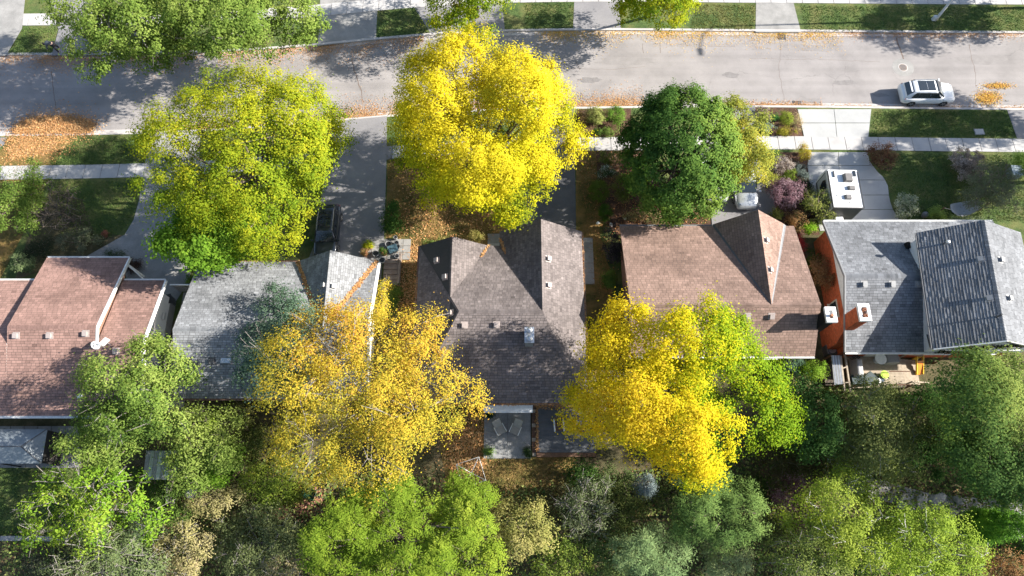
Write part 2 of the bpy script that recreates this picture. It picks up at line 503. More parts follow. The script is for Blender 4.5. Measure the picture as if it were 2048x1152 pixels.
        ax = (rib * 0.7 + side).reshape(-1, 3)
        off = off + unit(side) * S['L'] * 0.4
    pos = (CP[:, None, :] + off).reshape(-1, 3)
    on = np.repeat(outd, m, axis=0)
    N = len(pos)
    nrm = unit(on * S['out'] + np.array([0, 0, 1.0]) * S['up'] + unit(rng.normal(size=(N, 3))) * S['rnd'] + unit(off.reshape(-1, 3)) * 0.35)
    if kind == 'needle' or kind == 'cone':
        ax = unit(off.reshape(-1, 3)) + on * 0.7 + rng.normal(size=(N, 3)) * 0.35
    elif kind == 'dome':
        ax = on * 0.5 + np.array([0, 0, -0.9]) + rng.normal(size=(N, 3)) * 0.35
    elif kind != 'frond':
        ax = rng.normal(size=(N, 3)) + unit(off.reshape(-1, 3)) * 0.6 + np.array([0, 0, -0.25])
    L = S['L'] * LMUL * rng.uniform(0.65, 1.3, N)
    W = S['W'] * LMUL * rng.uniform(0.7, 1.25, N)
    w = 0.5 + S['pv'] * blob_noise(rng, CP, 5, 0.6) + rng.normal(0, 0.13, nc)
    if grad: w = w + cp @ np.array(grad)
    w = np.repeat(w, m) + rng.normal(0, S['wj'], N)
    col = pal_pick(pal, w) * rng.uniform(0.87, 1.13, (N, 1))
    keepz = pos[:, 2] > gz + 0.05
    Q = leaf_quads(pos, nrm, ax, L, W, S['fold'])
    quads_object('crown', Q[keepz], col[keepz], S['mat'] or (M_NEEDLE if kind in ('needle', 'cone') else M_LEAF), t)
    # trunk and limbs
    bark = S['bark'] or M_BARK
    tr = S['trunk'] * max(0.25, RM / 6)
    bx = Vector(base)
    top = Vector((c.x, c.y, zc - 0.15 * RZ)) if kind != 'cone' else Vector((c.x, c.y, zc + RZ * 0.8))
    tb = MB()
    if S['limbs'] > 0:
        mid = bx.lerp(top, 0.5) + Vector((rng.normal(0, .1), rng.normal(0, .1), 0)) * RM * 0.25
        tb.tube([bx, bx.lerp(mid, 0.5), mid, top], [tr * 1.25, tr, tr * 0.85, tr * 0.5], 8)
        tb.build('trunk', bark, t)
        lb = MB()
        for q in range(1, n1):
            e = Vector(cen + lc[q] * sc)
            s0 = bx.lerp(top, rng.uniform(0.55, 0.95)) if kind != 'cone' else Vector((c.x, c.y, e.z))
            mm = s0.lerp(e, 0.5) + Vector((0, 0, 0.12 * RM)) + Vector(rng.normal(0, 0.06, 3)) * RM
            lb.tube([s0, mm, e], [tr * 0.5, tr * 0.33, tr * 0.16], 5)
        nt_ = min(nc, int((14 + S['twigs']) * S['limbs']))
        ids = rng.choice(nc, nt_, replace=False)
        for i in ids:
            e = Vector(CP[i])
            q = int(np.argmin(np.linalg.norm((lc[:n1] - cp[i]), axis=1)))
            s0 = Vector(cen + lc[q] * sc)
            mm = s0.lerp(e, 0.55) + Vector(rng.normal(0, 0.05, 3)) * RM
            e2 = e + (e - s0).normalized() * S['cr'] * 0.7
            lb.tube([s0, mm, e2], [max(0.024, tr * 0.2), max(0.018, tr * 0.12), 0.01], 4)
            if S['twigs']:
                for kk in range(3):
                    e3 = e2 + Vector(rng.normal(0, 1, 3)) * S['cr'] * 0.8
                    lb.tube([mm.lerp(e2, 0.3 + 0.25 * kk), e3], [0.022, 0.008], 3)
        if lb.v: lb.build('branchwork', bark, t)['kind'] = 'stuff'
    return t

# ---------------------------------------------------------------- scattered stuff
def inpoly(P, poly):
    x, y = P[:, 0], P[:, 1]
    r = np.zeros(len(P), bool)
    n = len(poly)
    j = n - 1
    for i in range(n):
        xi, yi, xj, yj = poly[i][0], poly[i][1], poly[j][0], poly[j][1]
        c = ((yi > y) != (yj > y)) & (x < (xj - xi) * (y - yi) / (yj - yi + 1e-12) + xi)
        r ^= c
        j = i
    return r
def sample_poly(rng, poly, n, soft=0.0):
    a = np.array([(p[0], p[1]) for p in poly])
    lo, hi = a.min(0), a.max(0)
    out = np.zeros((0, 2))
    while len(out) < n:
        P = lo + rng.random((n * 2, 2)) * (hi - lo)
        out = np.vstack([out, P[inpoly(P, a)]])
    return out[:n] + rng.normal(0, 1, (n, 2)) * soft * rng.random((n, 1)) ** 2
def flat_leaves(name, label, P2, z, pal, size=0.11, parent=None, rng=None, cat='leaves', mat=None):
    rng = rng or RNG
    N = len(P2)
    zz = np.full(N, z) if np.isscalar(z) else np.asarray(z)
    pos = np.column_stack([P2, zz + rng.uniform(0.004, 0.05, N)])
    nrm = unit(np.array([0, 0, 1.0]) + rng.normal(size=(N, 3)) * 0.35)
    ax = rng.normal(size=(N, 3))
    L = size * rng.uniform(0.6, 1.4, N)
    col = pal_pick(pal, rng.random(N)) * rng.uniform(0.75, 1.25, (N, 1))
    o = quads_object(name, leaf_quads(pos, nrm, ax, L, L * 0.65), col, mat or M_DEADLEAF, parent)
    if parent is None: tag(o, label, cat)
    o['kind'] = 'stuff'
    return o
ORANGE = [(0.48, 0.22, 0.08), (0.58, 0.31, 0.13), (0.34, 0.16, 0.07), (0.56, 0.37, 0.17), (0.42, 0.25, 0.13)]
GOLD = [(0.62, 0.40, 0.06), (0.55, 0.28, 0.06), (0.66, 0.48, 0.10)]

def tufts(name, label, poly, n, z, pal, h=0.09):
    """short grass blades standing on a lawn"""
    rng = np.random.default_rng(len(poly) * 31 + n)
    P = sample_poly(rng, poly, n) + rng.normal(0, 0.07, (n, 2))
    pos = np.column_stack([P, np.full(n, z + h * 0.4)])
    ax = unit(np.array([0, 0, 0.75]) + rng.normal(size=(n, 3)) * 0.55)
    nrm = unit(rng.normal(size=(n, 3)))
    w = 0.5 + 0.35 * blob_noise(rng, pos, 6, 0.9) + rng.normal(0, 0.22, n)
    col = pal_pick(pal, w)
    o = quads_object(name, leaf_quads(pos, nrm, ax, np.full(n, h) * rng.uniform(.7, 1.5, n), np.full(n, h * 0.6)), col, M_DEADLEAF)
    return tag(o, label, 'grass', kind='stuff')

# ---------------------------------------------------------------- shingle courses as real, overlapping pieces
def clip_poly(sub, clip):
    out = sub
    n = len(clip)
    for i in range(n):
        ax, ay = clip[i]; bx, by = clip[(i + 1) % n]
        inp, out = out, []
        if not inp: return []
        def side(p): return (bx - ax) * (p[1] - ay) - (by - ay) * (p[0] - ax)
        for k in range(len(inp)):
            p, q = inp[k - 1], inp[k]
            sp, sq = side(p), side(q)
            if sq >= -1e-9:
                if sp < -1e-9:
                    f = sp / (sp - sq); out.append((p[0] + (q[0] - p[0]) * f, p[1] + (q[1] - p[1]) * f))
                out.append(q)
            elif sp >= -1e-9:
                f = sp / (sp - sq); out.append((p[0] + (q[0] - p[0]) * f, p[1] + (q[1] - p[1]) * f))
    return out
def courses(name, planes, mat, parent, expo=0.15, width=0.32, thk=0.014, var=0.12, light=0.0, lift=0.006, gap=0.006, edge=0.5, groove=0.0):
    """planes: (corner points counter-clockwise seen from outside, direction of the courses). Every piece is a wedge, thick at its lower edge."""
    rng = random.Random(len(planes) * 17 + int(expo * 1000))
    V, F, T = [], [], []
    for pts, ed in planes:
        pts = [Vector(p) for p in pts]
        e = Vector(ed).normalized()
        n = Vector((0, 0, 0))
        for i in range(len(pts)):
            n += (pts[i] - pts[0]).cross(pts[(i + 1) % len(pts)] - pts[0])
        n.normalize()
        e = (e - n * e.dot(n)).normalized()
        up = n.cross(e)
        if up.z < 0: e, up = -e, -up
        o = pts[0]
        poly = [((p - o).dot(e), (p - o).dot(up)) for p in pts]
        ar = sum(poly[i][0] * poly[(i + 1) % len(poly)][1] - poly[(i + 1) % len(poly)][0] * poly[i][1] for i in range(len(poly)))
        if ar < 0: poly = poly[::-1]
        s0, s1 = min(p[0] for p in poly), max(p[0] for p in poly)
        t0, t1 = min(p[1] for p in poly), max(p[1] for p in poly)
        nr = int((t1 - t0) / expo) + 1
        for r in range(nr):
            ta, tb = t0 + r * expo, t0 + (r + 1) * expo
            s = s0 - rng.random() * width
            while s < s1:
                wdt = width * rng.uniform(0.75, 1.25)
                tk = thk * rng.uniform(0.75, 1.35)
                q = [(s, ta), (s + wdt - gap, ta), (s + wdt - gap, tb - groove), (s, tb - groove)]
                s += wdt
                c = clip_poly(q, poly)
                if len(c) < 3: continue
                b = len(V)
                for (x, y) in c:
                    V.append(o + e * x + up * y + n * (lift + tk * (1 - (y - ta) / expo)))
                F.append(tuple(range(b, b + len(c))))
                tone = max(0.5, rng.gauss(1, var))
                if light and rng.random() < 0.14: tone *= 1 + light
                T.append(tone)
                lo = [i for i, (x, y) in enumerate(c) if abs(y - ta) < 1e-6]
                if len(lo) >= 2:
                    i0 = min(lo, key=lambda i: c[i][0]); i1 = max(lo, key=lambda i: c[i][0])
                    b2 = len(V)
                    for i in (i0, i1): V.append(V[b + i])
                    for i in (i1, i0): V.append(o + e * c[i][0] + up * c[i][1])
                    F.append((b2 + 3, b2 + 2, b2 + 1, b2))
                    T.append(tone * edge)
    me = bpy.data.meshes.new(name)
    me.from_pydata([tuple(p) for p in V], [], F)
    me.materials.append(mat)
    ca = me.color_attributes.new('tone', 'FLOAT_COLOR', 'CORNER')
    buf = np.ones((len(me.loops), 4), dtype=np.float32)
    tot = np.array([len(f) for f in F])
    buf[:, :3] = np.repeat(np.array(T, dtype=np.float32), tot)[:, None]
    ca.data.foreach_set('color', buf.ravel())
    o = bpy.data.objects.new(name, me)
    COL.objects.link(o)
    adopt(o, parent)
    o['kind'] = 'stuff'
    return o
def roof(parent, planes, mat, edge_mat, th=0.2, **kw):
    mb = MB()
    for pts, ed in planes: mb.slab(pts, th, 0, 1)
    r = mb.build('roof', [MATS['roof_deck'], edge_mat], parent)
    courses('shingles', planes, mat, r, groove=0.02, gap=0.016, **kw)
    return r
def cap(parent, p, q, d1, d2, mat, w=0.16, step=0.2, name='ridge_cap'):
    p, q = Vector(p), Vector(q)
    d1, d2 = Vector(d1).normalized(), Vector(d2).normalized()
    L = (q - p).length
    t = (q - p).normalized()
    upv = (-(d1 + d2)).normalized() if (d1 + d2).length > 0.05 else Vector((0, 0, 1))
    if upv.z < 0: upv = Vector((0, 0, 1))
    V, F, T = [], [], []
    n = max(1, int(L / step))
    for i in range(n):
        a = p + t * (L * i / n); b = p + t * (L * (i + 1) / n)
        h0, h1 = 0.022, 0.040
        k = len(V)
        for c, h in ((a, h0), (b, h1)):
            V += [c + d1 * w + upv * h, c + upv * h * 1.3, c + d2 * w + upv * h]
        F += [(k, k + 1, k + 4, k + 3), (k + 1, k + 2, k + 5, k + 4)]
        tone = random.gauss(1.0, 0.1); T += [tone, tone]
    me = bpy.data.meshes.new(name)
    me.from_pydata([tuple(x) for x in V], [], F)
    me.materials.append(mat)
    ca = me.color_attributes.new('tone', 'FLOAT_COLOR', 'CORNER')
    buf = np.ones((len(me.loops), 4), dtype=np.float32)
    buf[:, :3] = np.repeat(np.array(T, dtype=np.float32), 4)[:, None]
    ca.data.foreach_set('color', buf.ravel())
    o = bpy.data.objects.new(name, me)
    COL.objects.link(o)
    return adopt(o, parent)
def gutter(parent, p, q, out, mat, w=0.13, h=0.11, name='gutter'):
    p, q, out = Vector(p), Vector(q), Vector(out).normalized()
    z = Vector((0, 0, 1))
    mb = MB()
    def bar(o0, o1, z0, z1):
        mb.hexa([p + out * o0 + z * z0, q + out * o0 + z * z0, q + out * o1 + z * z0, p + out * o1 + z * z0],
                [p + out * o0 + z * z1, q + out * o0 + z * z1, q + out * o1 + z * z1, p + out * o1 + z * z1])
    bar(0.004, 0.02, -h, -0.01); bar(w - 0.02, w, -h, 0.0); bar(0.02, w - 0.02, -h, -h + 0.02)
    return mb.build(name, mat, parent)
def board(parent, p, q, w, h, mat, name='rake_board', zoff=0.0):
    """a straight timber between two points, w across (horizontal), h deep (vertical)"""
    p, q = Vector(p) + Vector((0, 0, zoff)), Vector(q) + Vector((0, 0, zoff))
    d = (q - p); s = Vector((d.y, -d.x, 0)).normalized() * w / 2
    z = Vector((0, 0, h))
    return MB().hexa([p - s - z, p + s - z, q + s - z, q - s - z], [p - s, p + s, q + s, q - s]).build(name, mat, parent)
def vent(parent, pos, n, mat, s=0.32):
    """a low square static roof vent: flashing, throat and overhanging hood"""
    n = Vector(n).normalized()
    x = Vector((1, 0, 0)); x = (x - n * x.dot(n)).normalized(); y = n.cross(x)
    pos = Vector(pos)
    def blk(h, a0, a1, b0, b1, lo, hi):
        h.hexa([pos + x * a + y * b + n * lo for a, b in ((a0, b0), (a1, b0), (a1, b1), (a0, b1))],
               [pos + x * a + y * b + n * hi for a, b in ((a0, b0), (a1, b0), (a1, b1), (a0, b1))])
    mb = MB()
    blk(mb, -s * .75, s * .75, -s * .75, s * .75, 0.0, 0.03)
    blk(mb, -s * .38, s * .38, -s * .38, s * .38, 0.03, 0.13)
    blk(mb, -s * .5, s * .5, -s * .55, s * .5, 0.13, 0.22)
    return mb.build('roof_vent', mat, parent)
def pipe(parent, pos, h, r, mat, name='vent_pipe'):
    return MB().lathe([(r * 1.6, 0), (r * 1.5, 0.06), (r, 0.1), (r, h), (r * 0.75, h), (r * 0.75, h - 0.06)], pos, 10).build(name, mat, parent)
def zon(pts, x, y):
    """height of a plane through three points"""
    a, b, c = (Vector(p) for p in pts[:3])
    n = (b - a).cross(c - a)
    return a.z - (n.x * (x - a.x) + n.y * (y - a.y)) / n.z
def pnorm(pts):
    a, b, c = (Vector(p) for p in pts[:3])
    n = (b - a).cross(c - a).normalized()
    return n if n.z > 0 else -n
def on_roof(plane, u, v):
    """plan point of a photo point that lies on a roof plane"""
    z = 4.0
    for _ in range(12):
        p = at(u, v, z); z = zon(plane, p.x, p.y)
    return at(u, v, z)
def wall_ring(parent, poly, z0, z1, mat, th=0.25, name='wall'):
    """four (or more) outer walls standing on a plan outline given counter-clockwise"""
    mb = MB()
    n = len(poly)
    inner = []
    for i in range(n):
        p0, p1, p2 = Vector(poly[i - 1]), Vector(poly[i]), Vector(poly[(i + 1) % n])
        d1, d2 = (p1 - p0).normalized(), (p2 - p1).normalized()
        n1, n2 = Vector((-d1.y, d1.x)), Vector((-d2.y, d2.x))
        b = (n1 + n2); b = b / max(0.3, b.dot(n1))
        inner.append(p1 + b * th)
    for i in range(n):
        a, b = poly[i], poly[(i + 1) % n]; c, d = inner[(i + 1) % n], inner[i]
        mb.hexa([(*a, z0), (*b, z0), (c.x, c.y, z0), (d.x, d.y, z0)], [(*a, z1), (*b, z1), (c.x, c.y, z1), (d.x, d.y, z1)])
    return mb.build(name, mat, parent)
def window(parent, a, b, z0, z1, out, frame=None, bars=1, label=None):
    """window in a wall face from plan point a to b, facing out: sill, frame, recessed panes"""
    a, b, out = Vector((*a, 0)), Vector((*b, 0)), Vector((*out, 0)).normalized()
    frame = frame or M_WHITE
    d = (b - a).normalized(); L = (b - a).length
    Z = Vector((0, 0, 1))
    def blk(mb, s0, s1, o0, o1, q0, q1):
        mb.hexa([a + d * s + out * o + Z * q0 for s, o in ((s0, o0), (s1, o0), (s1, o1), (s0, o1))], [a + d * s + out * o + Z * q1 for s, o in ((s0, o0), (s1, o0), (s1, o1), (s0, o1))])
    f = MB()
    w = 0.09
    blk(f, 0, w, -0.02, 0.06, z0, z1); blk(f, L - w, L, -0.02, 0.06, z0, z1)
    blk(f, w, L - w, -0.02, 0.06, z1 - w, z1); blk(f, w, L - w, -0.02, 0.06, z0, z0 + w)
    for k in range(bars):
        s = L * (k + 1) / (bars + 1)
        blk(f, s - 0.03, s + 0.03, -0.02, 0.045, z0 + w, z1 - w)
    win = f.build('window', frame, parent)
    s = MB(); blk(s, -0.06, L + 0.06, 0.0, 0.13, z0 - 0.07, z0 - 0.003); s.build('sill', frame, win)
    for k in range(bars + 1):
        g = MB(); blk(g, L * k / (bars + 1) + 0.035, L * (k + 1) / (bars + 1) - 0.035, 0.004, 0.02, z0 + w * .8, z1 - w * .8)
        g.build('pane', M_GLASS, win)
    return win
def door(parent, a, b, z0, z1, out, mat, name='door'):
    a, b, out = Vector((*a, 0)), Vector((*b, 0)), Vector((*out, 0)).normalized()
    d = (b - a).normalized(); L = (b - a).length; Z = Vector((0, 0, 1))
    def blk(mb, s0, s1, o0, o1, q0, q1):
        mb.hexa([a + d * s + out * o + Z * q0 for s, o in ((s0, o0), (s1, o0), (s1, o1), (s0, o1))], [a + d * s + out * o + Z * q1 for s, o in ((s0, o0), (s1, o0), (s1, o1), (s0, o1))])
    m = MB(); blk(m, 0, L, -0.02, 0.05, z0, z1)
    o = m.build(name, mat, parent)
    if name == 'garage_door':
        n = 4
        for k in range(n):
            g = MB(); blk(g, 0.06, L - 0.06, 0.05, 0.075, z0 + (z1 - z0) * k / n + 0.03, z0 + (z1 - z0) * (k + 1) / n - 0.03)
            g.build('panel', mat, o)
    else:
        g = MB(); blk(g, L * 0.82, L * 0.9, 0.05, 0.1, z0 + 0.95, z0 + 1.08); g.build('handle', M_STEEL, o)
    return o
M_ROOFDECK = plain('roof_deck', (0.05, 0.048, 0.046), 0.95)
def gable_wall(parent, x, prof, mat, th=0.2, name='gable_wall'):
    """upright wall piece in the plane X = x; prof: list of (y, z)"""
    n = len(prof)
    vs = [(x, y, z) for y, z in prof] + [(x + th, y, z) for y, z in prof]
    return MB().add(vs, [tuple(range(n)), tuple(range(2 * n - 1, n - 1, -1))] + [(i, n + i, n + (i + 1) % n, (i + 1) % n) for i in range(n)]).build(name, mat, parent)
def gable_wall_y(parent, y, prof, mat, th=0.2, name='gable_wall'):
    n = len(prof)
    vs = [(x, y, z) for x, z in prof] + [(x, y + th, z) for x, z in prof]
    return MB().add(vs, [tuple(range(n)), tuple(range(2 * n - 1, n - 1, -1))] + [(i, n + i, n + (i + 1) % n, (i + 1) % n) for i in range(n)]).build(name, mat, parent)

# ================================================================ THE SETTING
def curve(pts, n=90):
    """smooth line through plan points, resampled evenly in x"""
    P = np.array([(p.x, p.y) for p in pts])
    xs = np.linspace(P[0, 0], P[-1, 0], n)
    ys = np.interp(xs, P[:, 0], P[:, 1])
    for _ in range(10):
        ys[1:-1] = 0.25 * ys[:-2] + 0.5 * ys[1:-1] + 0.25 * ys[2:]
    return np.column_stack([xs, ys])
def offset(line, d):
    t = np.gradient(line, axis=0)
    t = t / np.linalg.norm(t, axis=1, keepdims=True)
    return line + np.column_stack([-t[:, 1], t[:, 0]]) * d
FAR = curve([Vector((-90, 40.2, 0)), at(-120, 112), at(0, 112), at(150, 110), at(330, 108), at(500, 104), at(600, 97), at(750, 80), at(850, 70), at(950, 65), at(1150, 61), at(1500, 64), at(2048, 68), Vector((90, 43.4, 0))])
NEAR = curve([Vector((-90, 32.2, 0)), at(-150, 271), at(0, 270), at(300, 266), at(500, 256), at(680, 240), at(800, 227), at(950, 219), at(1120, 215), at(1500, 211), at(2048, 218), Vector((90, 35.2, 0))])
def yat(line, x): return float(np.interp(x, line[:, 0], line[:, 1]))
def sheet(name, poly, z, mat, parent=None, kind='structure'):
    me = bpy.data.meshes.new(name)
    bm = bmesh.new()
    vs = [bm.verts.new((p[0], p[1], z)) for p in poly]
    f = bm.faces.new(vs)
    f.normal_update()
    if f.normal.z < 0: f.normal_flip()
    bmesh.ops.triangulate(bm, faces=[f])
    bm.to_mesh(me); bm.free()
    me.materials.append(mat)
    o = bpy.data.objects.new(name, me); COL.objects.link(o)
    adopt(o, parent)
    if parent is None: o['kind'] = kind
    return o
def strip(name, l0, l1, z0, z1, mat, parent=None, kind='structure'):
    """raised band between two lines (l0 lower edge line, l1 upper): top at z1, sides down to z0"""
    n = len(l0)
    V = [(p[0], p[1], z1) for p in l0] + [(p[0], p[1], z1) for p in l1] + [(p[0], p[1], z0) for p in l0] + [(p[0], p[1], z0) for p in l1]
    F = []
    for i in range(n - 1):
        F += [(i, i + 1, n + i + 1, n + i), (2 * n + i, 2 * n + i + 1, i + 1, i), (n + i, n + i + 1, 3 * n + i + 1, 3 * n + i)]
    mb = MB().add(V, F)
    o = mb.build(name, mat, parent)
    if parent is None: o['kind'] = kind
    return o

sheet('ground', [(-1500, -1500), (1500, -1500), (1500, 1500), (-1500, 1500)], -0.06, M_FARGROUND)
road = sheet('road', list(map(tuple, NEAR)) + list(map(tuple, FAR[::-1])), 0.0, M_ROAD)
strip('near_kerb', offset(NEAR, -0.20), offset(NEAR, 0.0), -0.02, 0.115, M_KERB)
strip('near_gutter_strip', offset(NEAR, 0.0), offset(NEAR, 0.34), -0.02, 0.006, M_KERB)
strip('far_kerb', offset(FAR, 0.0), offset(FAR, 0.22), -0.02, 0.125, M_KERB)
strip('far_gutter_strip', offset(FAR, -0.36), offset(FAR, 0.0), -0.02, 0.006, M_KERB)
# yards: earth on both sides of the street
sheet('back_garden_ground', [(-95, -40), (95, -40), (95, 16.0), (-95, 16.0)], G - 0.006, M_SOIL)
nearL = offset(NEAR, -0.20)
sheet('front_lawn', [(-90, 16.0), (90, 16.0)] + list(map(tuple, nearL[::-1])), G, M_GRASS)
farL = offset(FAR, 0.22)
sheet('far_lawn', list(map(tuple, farL)) + [(90, 95), (-90, 95)], G + 0.01, M_GRASS)
def ppoly(pts, z=G): return [tuple(at(u, v, z)[:2]) for u, v in pts]

# pavements: a bed with single cast slabs
def pavement(name, line, d0, d1, x0, x1, pitch, skip=()):
    a, b = offset(line, d0), offset(line, d1)
    bed = strip(name, a, b, 0.02, G + 0.012, M_MIDASPH)
    x = x0
    while x < x1:
        xa, xb = x + 0.022, x + pitch - 0.022
        x += pitch
        if any(s0 < (xa + xb) / 2 < s1 for s0, s1 in skip): continue
        q = []
        for xx, ln in ((xa, a), (xb, a), (xb, b), (xa, b)):
            q.append((xx, yat(ln, xx)))
        dz = random.uniform(-0.004, 0.006)
        MB().prism(q, G, G + 0.045 + dz).build('paving_slab', M_CONC, bed)
    return bed
pavement('near_pavement', NEAR, -4.42, -3.13, -47, 48, 1.42, skip=((-14.6, -10.4),))
pavement('far_pavement', FAR, 3.25, 4.6, -50, 50, 1.45, skip=())

# driveways
def drive(name, pts, mat, z=G + 0.016, world=False):
    return sheet(name, ppoly(pts) if not world else pts, z, mat)
drive('end_driveway', [(-60, 276), (14, 275), (8, 290), (-60, 330)], M_MIDASPH)
D1 = drive('white_house_driveway', [(300, 267), (402, 261), (392, 450), (380, 560), (352, 604), (258, 604), (250, 530), (172, 514), (215, 490), (250, 470), (268, 440), (279, 400), (289, 340)], M_CONC_OLD, G + 0.062)
D2 = drive('grey_house_driveway', [(668, 243), (774, 233), (773, 330), (768, 492), (762, 560), (600, 560), (628, 492), (652, 330)], M_MIDASPH, G + 0.062)
D3 = drive('taupe_house_driveway', [(1076, 217), (1148, 215), (1152, 470), (1040, 475), (1052, 330)], M_DARKASPH, G + 0.062)
D4 = drive('brown_house_driveway', [(1405, 212), (1510, 211), (1512, 300), (1545, 380), (1560, 470), (1425, 470), (1415, 330)], M_MIDASPH, G + 0.062)
D6 = drive('dark_apron', [(2014, 220), (2110, 222), (2130, 277), (2034, 277)], M_MIDASPH)
# the pale drive with the camper: separate cast panels
cd = thing('pale_driveway', 'pale concrete driveway under the camper trailer with scalloped edge', 'driveway', at(1690, 360, G))
cd['kind'] = 'structure'
del cd['category']
def panel(pts, z=G + 0.05, mat=M_CONC_NEW, par=None, name='concrete_panel'):
    P = ppoly(pts)
    ar = sum(P[i][0] * P[(i + 1) % len(P)][1] - P[(i + 1) % len(P)][0] * P[i][1] for i in range(len(P)))
    if ar < 0: P = P[::-1]
    return MB().prism(P, G - 0.01, z).build(name, mat, par)
for row in ([(1595, 219), (1667, 219), (1670, 246), (1601.5, 246)], [(1668, 219), (1742, 219), (1739, 246), (1671, 246)],
            [(1602, 247), (1670, 247), (1673, 275), (1608, 275)], [(1671, 247), (1739, 247), (1736, 275), (1674, 275)]):
    panel(row, par=cd)
for row in ([(1617, 305), (1676, 305), (1677, 331), (1615, 331)], [(1677, 305), (1735, 305), (1738, 322), (1744, 331), (1678, 331)],
            [(1615, 332), (1677, 332), (1678, 360), (1618, 360)], [(1678, 332), (1745, 332), (1755, 345), (1765, 354), (1769, 360), (1679, 360)],
            [(1618, 361), (1678, 361), (1680, 390), (1624, 390)], [(1679, 361), (1769.5, 361), (1775, 372), (1777, 390), (1681, 390)],
            [(1624, 391), (1680, 391), (1681, 419), (1630, 419)], [(1681, 391), (1777, 391), (1780, 405), (1785, 419), (1682, 419)],
            [(1630, 420), (1681, 420), (1682, 462), (1640, 462)], [(1682, 420), (1785.5, 420), (1793, 432), (1805, 440), (1812, 462), (1683, 462)]):
    panel(row, par=cd)
# far side driveways
drive('far_corner_driveway', [(-60, 112), (13, 112), (45, 58), (55, -40), (-60, -40)], M_CONC_OLD, G + 0.062)
drive('far_brick_driveway', [(104, 112), (205, 111), (200, 40), (170, -30), (90, -30), (118, 60)], M_MIDASPH, G + 0.062)
drive('far_concrete_driveway', [(636, 92), (752, 78), (757, -30), (642, -30)], M_CONC_OLD, G + 0.022)
drive('far_shaded_driveway', [(862, 68), (1010, 63), (1000, -30), (800, -30)], M_MIDASPH, G + 0.022)
drive('far_grey_driveway', [(1146, 60), (1242, 60), (1236, -30), (1150, -30)], M_MIDASPH, G + 0.022)
drive('far_pale_driveway', [(1511, 65), (1602, 65), (1588, 10), (1580, -40), (1512, -40), (1512, 10)], M_CONC_OLD, G + 0.022)
# planting beds and worn lawns
BEDZ = [G + 0.006]
def bed(name, pts, mat, z=None):
    BEDZ[0] += 0.0005
    return sheet(name, ppoly(pts), z if z and z > G + .02 else BEDZ[0], mat)
bed('kerb_bed', [(1155, 219), (1262, 217), (1262, 272), (1150, 274)], M_MULCH)
bed('kerb_flower_bed', [(1508, 214), (1594, 216), (1607, 276), (1500, 277)], M_MULCH)
bed('front_flower_bed', [(1510, 304), (1616, 305), (1622, 400), (1640, 470), (1585, 480), (1545, 430), (1535, 380)], M_MULCH)
bed('side_garden_bed', [(1192, 300), (1290, 302), (1330, 400), (1440, 440), (1440, 470), (1235, 470), (1205, 440), (1190, 380)], M_MULCH)
bed('dry_front_lawn', [(775, 300), (1060, 290), (1060, 470), (1000, 500), (800, 560), (790, 470), (772, 480)], M_DRYGRASS)
bed('dry_side_lawn', [(1152, 300), (1192, 300), (1200, 470), (1225, 560), (1225, 720), (1192, 760), (1152, 470)], M_DRYGRASS)
bed('leafy_front_lawn', [(15, 275), (135, 275), (70, 420), (0, 560), (-90, 560), (-90, 330), (5, 298)], M_DRYGRASS)
bed('shaded_front_bed', [(100, 380), (165, 400), (190, 470), (250, 470), (200, 505), (120, 530), (30, 560), (60, 460)], M_SOIL)
bed('narrow_side_lawn', [(800, 500), (834, 490), (828, 700), (800, 760), (795, 560)], M_DRYGRASS)
bed('side_passage_ground', [(1575, 470), (1660, 470), (1700, 700), (1660, 760), (1620, 730)], M_SOIL, G + 0.012)
bed('ring_of_mulch', [(525, 475), (545, 472), (556, 482), (552, 498), (535, 507), (518, 498)], M_REDMULCH, G + 0.03)
bed('shrub_bed_edge', [(1740, 310), (1790, 330), (1780, 345), (1762, 340), (1745, 325)], M_MULCH, G + 0.012)
sheet('white_house_back_lawn', ppoly([(-120, 935), (330, 935), (330, 1060), (200, 1085), (-120, 1085)]), G + 0.004, M_GRASS)
sheet('dry_back_lawn', ppoly([(890, 830), (985, 830), (985, 910), (1150, 905), (1160, 960), (1120, 1010), (1000, 1040), (900, 990), (880, 900)]), G + 0.004, M_DRYGRASS)
sheet('woodland_path', ppoly([(1700, 940), (1850, 985), (1990, 1000), (2100, 1010), (2100, 1040), (1960, 1040), (1800, 1010), (1700, 985)]), G + 0.006, M_STONE)

# grass blades and leaf litter: uncountable
GP = [(0.045, 0.075, 0.025), (0.075, 0.125, 0.035), (0.115, 0.175, 0.045), (0.17, 0.21, 0.06)]
DP = [(0.06, 0.075, 0.02), (0.14, 0.125, 0.035), (0.24, 0.17, 0.06), (0.34, 0.20, 0.07)]
tufts('grass', 'short green grass on the verge beyond the street', ppoly([(1602, 12), (2060, 14), (2060, 64), (1610, 63)]), 9000, G, GP)
tufts('grass', 'patchy grass beside the pale far driveway', ppoly([(1390, 10), (1510, 10), (1508, 60), (1380, 60)]), 2600, G, [GP[1], DP[1], GP[2]])
tufts('grass', 'green strip of grass beside the parked white car', ppoly([(1748, 222), (2013, 222), (2032, 274), (1740, 274)]), 7000, G, GP)
tufts('grass', 'shady grass of the lawn with the hammock', ppoly([(1740, 308), (2060, 310), (2060, 442), (1815, 440), (1780, 380)]), 13000, G, GP)
tufts('grass', 'shaded grass verge before the white house', ppoly([(120, 275), (300, 274), (300, 330), (100, 332)]), 5000, G, GP)
tufts('grass', 'shaded front lawn grass of the white house', ppoly([(110, 362), (285, 362), (265, 440), (230, 475), (120, 470)]), 6000, G, GP)
tufts('grass', 'yellowing grass before the taupe roofed house', ppoly([(778, 310), (1000, 300), (1000, 470), (840, 480), (778, 470)]), 8000, G, DP)
